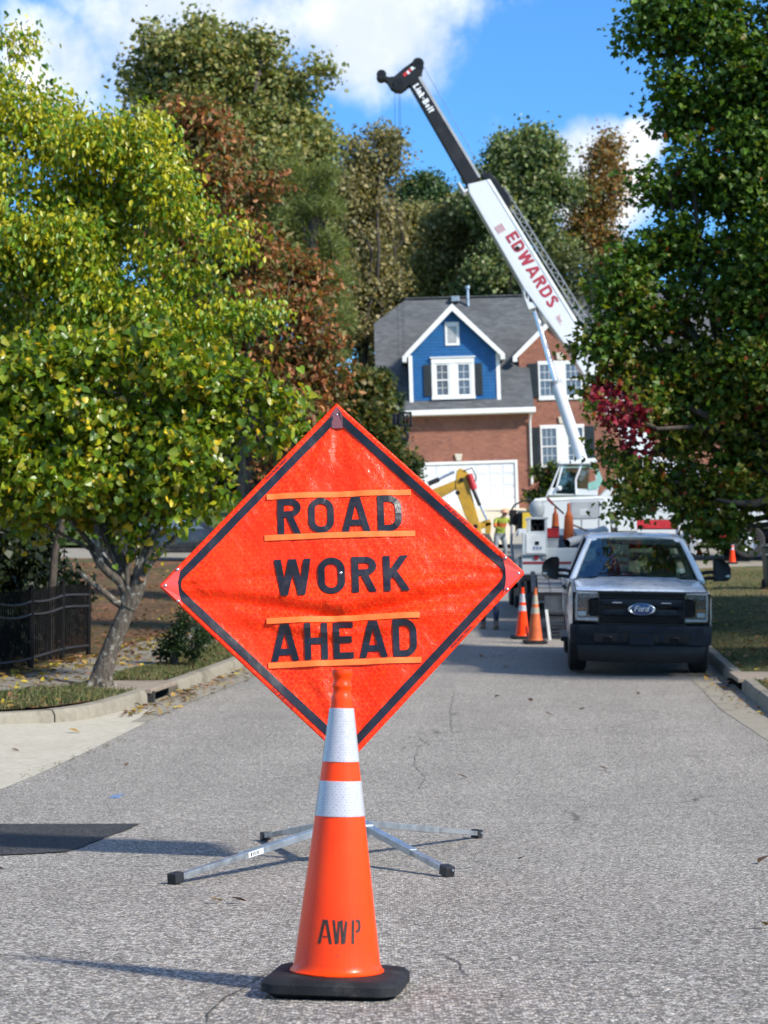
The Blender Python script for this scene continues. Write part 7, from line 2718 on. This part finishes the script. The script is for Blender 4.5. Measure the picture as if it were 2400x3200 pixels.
MB().lathe([(.06, zb), (.06, zb + .30), (.075, zb + .31), (.075, zb + .42), (.05, zb + .46), (.003, zb + .47)], 14, (pp_.x, 58.6, 0)).build('post_body', M_WHITEV, mk, smooth=40)
MB().box((pp_.x, 58.54, zb + .24), (.05, .03, .12)).build('plate', M_CRG, mk)
# ================================================================== walk, grass, fallen leaves
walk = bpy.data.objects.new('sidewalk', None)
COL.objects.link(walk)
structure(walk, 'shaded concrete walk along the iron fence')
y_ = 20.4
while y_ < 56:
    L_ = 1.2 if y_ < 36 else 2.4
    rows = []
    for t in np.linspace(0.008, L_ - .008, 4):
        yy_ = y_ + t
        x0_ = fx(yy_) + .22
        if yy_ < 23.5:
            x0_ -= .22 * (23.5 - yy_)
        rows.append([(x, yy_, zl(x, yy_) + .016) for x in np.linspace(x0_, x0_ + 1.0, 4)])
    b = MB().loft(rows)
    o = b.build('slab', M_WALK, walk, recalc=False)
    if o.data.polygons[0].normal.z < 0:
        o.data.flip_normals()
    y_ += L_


def blades(n, xf_, zf_, y0, y1, hmin, hmax, cols, probs, rg, ypow=1.0):
    y = y0 + (y1 - y0) * rg.uniform(size=n) ** ypow
    pos = np.zeros((n, 3))
    for i in range(n):
        x = xf_(y[i], rg)
        pos[i] = (x, y[i], zf_(x, y[i]) - .005)
    h = rg.uniform(hmin, hmax, n)
    a = rg.uniform(0, 2 * math.pi, n)
    w = np.stack([np.cos(a), np.sin(a), np.zeros(n)], 1) * .005
    lean = rg.normal(size=(n, 3)) * np.array([.35, .35, 0]) * h[:, None]
    tip = pos + np.array([0, 0, 1]) * h[:, None] + lean
    mid = pos + np.array([0, 0, .6]) * h[:, None] + lean * .4
    vv = np.stack([pos - w, pos + w, mid + w * .8, tip, mid - w * .8], 1).reshape(-1, 3)
    f = np.arange(n)[:, None] * 5 + np.arange(5)
    tn = np.repeat(np.concatenate([palette(cols, probs, n, rg), np.ones((n, 1))], 1), 5, axis=0)
    return fast_mesh('grass_blades', vv, 5, f, M_LITTER, tn)


rgg = np.random.default_rng(5)
DRY = [(.16, .14, .06), (.24, .20, .10), (.08, .12, .03), (.05, .09, .02)]


def strip_x(y, rg):
    hi = xb_left(y) + .0
    lo = max(fx(y) + 1.25 - max(0, .22 * (23.5 - y)), hi - 2.5)
    lo = min(lo, hi - .1)
    return rg.uniform(lo, hi)


o = bpy.data.objects.new('grass', blades(26000, strip_x, zl, 19.4, 34, .025, .07, DRY, [3, 2, 2, 1.5], rgg))
COL.objects.link(o)
tag(o, 'short patchy grass on the strip around the redbud', None, None, 'stuff')
o = bpy.data.objects.new('grass', blades(42000, lambda y, rg: xb_right(y) + 6.5 * rg.uniform() ** 1.4, zr, 20.5, 58, .02, .065, [(.09, .11, .035), (.17, .15, .07), (.06, .10, .025)], [2, 2, 2], rgg, 1.0))
COL.objects.link(o)
tag(o, 'dry mown grass of the lawn beside the pickup', None, None, 'stuff')

LITC = [(.46, .34, .04), (.34, .20, .05), (.20, .10, .045), (.30, .14, .08), (.12, .065, .035)]


def litter(n, pts_fn, size, cols, probs, rg, name, label):
    P = np.array([pts_fn(rg) for _ in range(n)])
    L = unit(np.concatenate([rg.normal(size=(n, 2)), rg.normal(size=(n, 1)) * .15], 1))
    up = unit(np.concatenate([rg.normal(size=(n, 2)) * .28, np.ones((n, 1))], 1))
    B = unit(np.cross(up, L))
    Nn = np.cross(L, B)
    s = size * rg.uniform(.5, 1.25, n)
    P[:, 2] += .010
    me = leaf_mesh(name, P, L, B, Nn, s, 'oval', palette(cols, probs, n, rg), M_LITTER, fold=.45, curl=-.12)
    o = bpy.data.objects.new(name, me)
    COL.objects.link(o)
    tag(o, label, None, None, 'stuff')
    return o


def bank(rg):
    y = rg.uniform(20, 58)
    hi = xb_left(y) - .05
    x = hi - rg.uniform(0, 1) ** 1.2 * 14
    return (x, y, zl(x, y))


def walk_pts(rg):
    y = 21 + 14 * rg.uniform() ** .9
    x = fx(y) + rg.uniform(-.05, 1.5) * rg.uniform() ** .6 + .1 - max(0, .2 * (23.5 - y))
    return (x, y, zl(x, y) + .012)


def gutter_pts(rg):
    y = 21 + 16 * rg.uniform() ** 1.1
    x = cx(y) - HALF + .06 + abs(rg.normal()) * .22
    return (x, y, g(y) + .006)


def gutter_r(rg):
    y = 21 + 30 * rg.uniform()
    x = cx(y) + HALF - .05 - abs(rg.normal()) * .15
    return (x, y, g(y) + .006)


def lawn_pts(rg):
    y = rg.uniform(20.5, 58)
    x = xb_right(y) + rg.uniform(0, 1) ** 1.3 * 8
    return (x, y, zr(x, y) + .02)


litter(9000, bank, .095, LITC, [1, 1.5, 2.5, 2, 2], rgg, 'fallen_leaves', 'reddish brown leaf litter covering the bank')
litter(700, walk_pts, .10, LITC, [5, 2, 1, 1, .6], rgg, 'fallen_leaves', 'yellow fallen leaves on the walk and grass strip')
litter(420, gutter_pts, .085, LITC, [2, 2.5, 2, 2, 2], rgg, 'fallen_leaves', 'drift of fallen leaves in the gutter by the storm drain')
litter(220, gutter_r, .08, LITC, [.6, 1, 2, 2, 2], rgg, 'fallen_leaves', 'leaves in the gutter beside the pickup')
litter(2600, lawn_pts, .085, LITC, [.5, 1, 2, 2, 2], rgg, 'fallen_leaves', 'scattered brown leaves on the lawn')
# single leaves and twigs lying on the asphalt
spots = [(390, 2398, 'dark curled leaf left of the sign on the sunny asphalt', .05), (15, 2724, 'dark leaf at the left frame edge below the patch', .09), (690, 2822, 'brown leaf between the near stand leg and cone', .06), (770, 2824, 'second brown leaf just left of the cone', .07),
         (2370, 2702, 'rust-red leaf at the right side of the road', .09), (1727, 2238, 'dark leaf pair in front of the pickup', .10), (1545, 2180, 'small dark leaf below the sign corner', .08), (1662, 2193, 'brown leaf on the road near the pickup shadow', .10),
         (1810, 2220, 'dark scrap of leaf straight before the pickup', .07), (1900, 2408, 'thin dark twig in the open road', .08), (2395, 2900, 'dark leaf cut by the right frame edge', .06), (1460, 2435, 'grey twig left of the middle crack', .08), (1590, 2090, 'leaf in the pickup shade on the road', .10),
         (1620, 2690, 'dark speck of leaf low on the right', .05), (250, 2292, 'small twig on the driveway by the kerb end', .12), (60, 2350, 'tiny brown leaf on the pale driveway', .07), (1500, 2055, 'brown leaf near the walking worker', .12), (1995, 2172, 'leaf at the front of the pickup shade', .08)]
for px, py, lab, s_ in spots:
    p = on_road(px, py, .008)
    rg1 = np.random.default_rng(int(px))
    L = unit(np.array([[rg1.normal(), rg1.normal(), .1]]))
    up = unit(np.array([[rg1.normal() * .3, rg1.normal() * .3, 1.0]]))
    B = unit(np.cross(up, L))
    me = leaf_mesh('fallen_leaf', np.zeros((1, 3)), L, B, np.cross(L, B), np.array([s_]), 'oval', np.array([LITC[int(rg1.integers(1, 5))]]) * (.5 if 'dark' in lab else .9), M_LITTER, fold=.6, curl=-.25)
    o = bpy.data.objects.new('fallen_leaf', me)
    COL.objects.link(o)
    o.location = p
    tag(o, lab, 'leaf', 'single leaves on the road')
# weeds in the seam between asphalt and gutter and in the cracks
pts = []
rg2 = np.random.default_rng(9)
for _ in range(900):
    y = rg2.uniform(20.5, 36)
    sd = rg2.choice([-1, 1])
    if math.sin(y * 3.1 + sd) + math.sin(y * 7.7) < .2:
        continue
    pts.append((cx(y) + sd * (PAVE + rg2.normal() * .02), y, g(y)))
for _ in range(70):
    p = on_road(690 + rg2.normal() * 14, 2945 + rg2.normal() * 10, 0) if rg2.uniform() < .4 else on_road(800 + rg2.normal() * 12, 3063 + rg2.normal() * 8, 0)
    pts.append(tuple(p))
for _ in range(260):
    t = rg2.uniform()
    p = on_road(60 + 330 * t + rg2.normal() * 5, 2430 - 118 * t + rg2.normal() * 4, 0)
    if math.sin(t * 40) > -.2:
        pts.append(tuple(p))
pts = np.array(pts)
n = len(pts)
L = unit(np.concatenate([rg2.normal(size=(n, 2)), np.abs(rg2.normal(size=(n, 1))) * .8], 1))
B = unit(np.cross(rg2.normal(size=(n, 3)), L))
o = bpy.data.objects.new('weeds', leaf_mesh('weeds', pts, L, B, np.cross(L, B), np.where(pts[:, 1] < 9, .011, .034) * (.6 + .8 * rg2.uniform(size=n)), 'needle', palette([(.12, .13, .04), (.20, .17, .08), (.14, .09, .05)], [1, 1, 1], n, rg2), M_LITTER))
COL.objects.link(o)
tag(o, 'dry weeds rooted in the road seams', None, None, 'stuff')
# ------------------------------------------------------------------ tidy: drop helper properties
for o_ in bpy.data.objects:
    if '_o' in o_:
        del o_['_o']
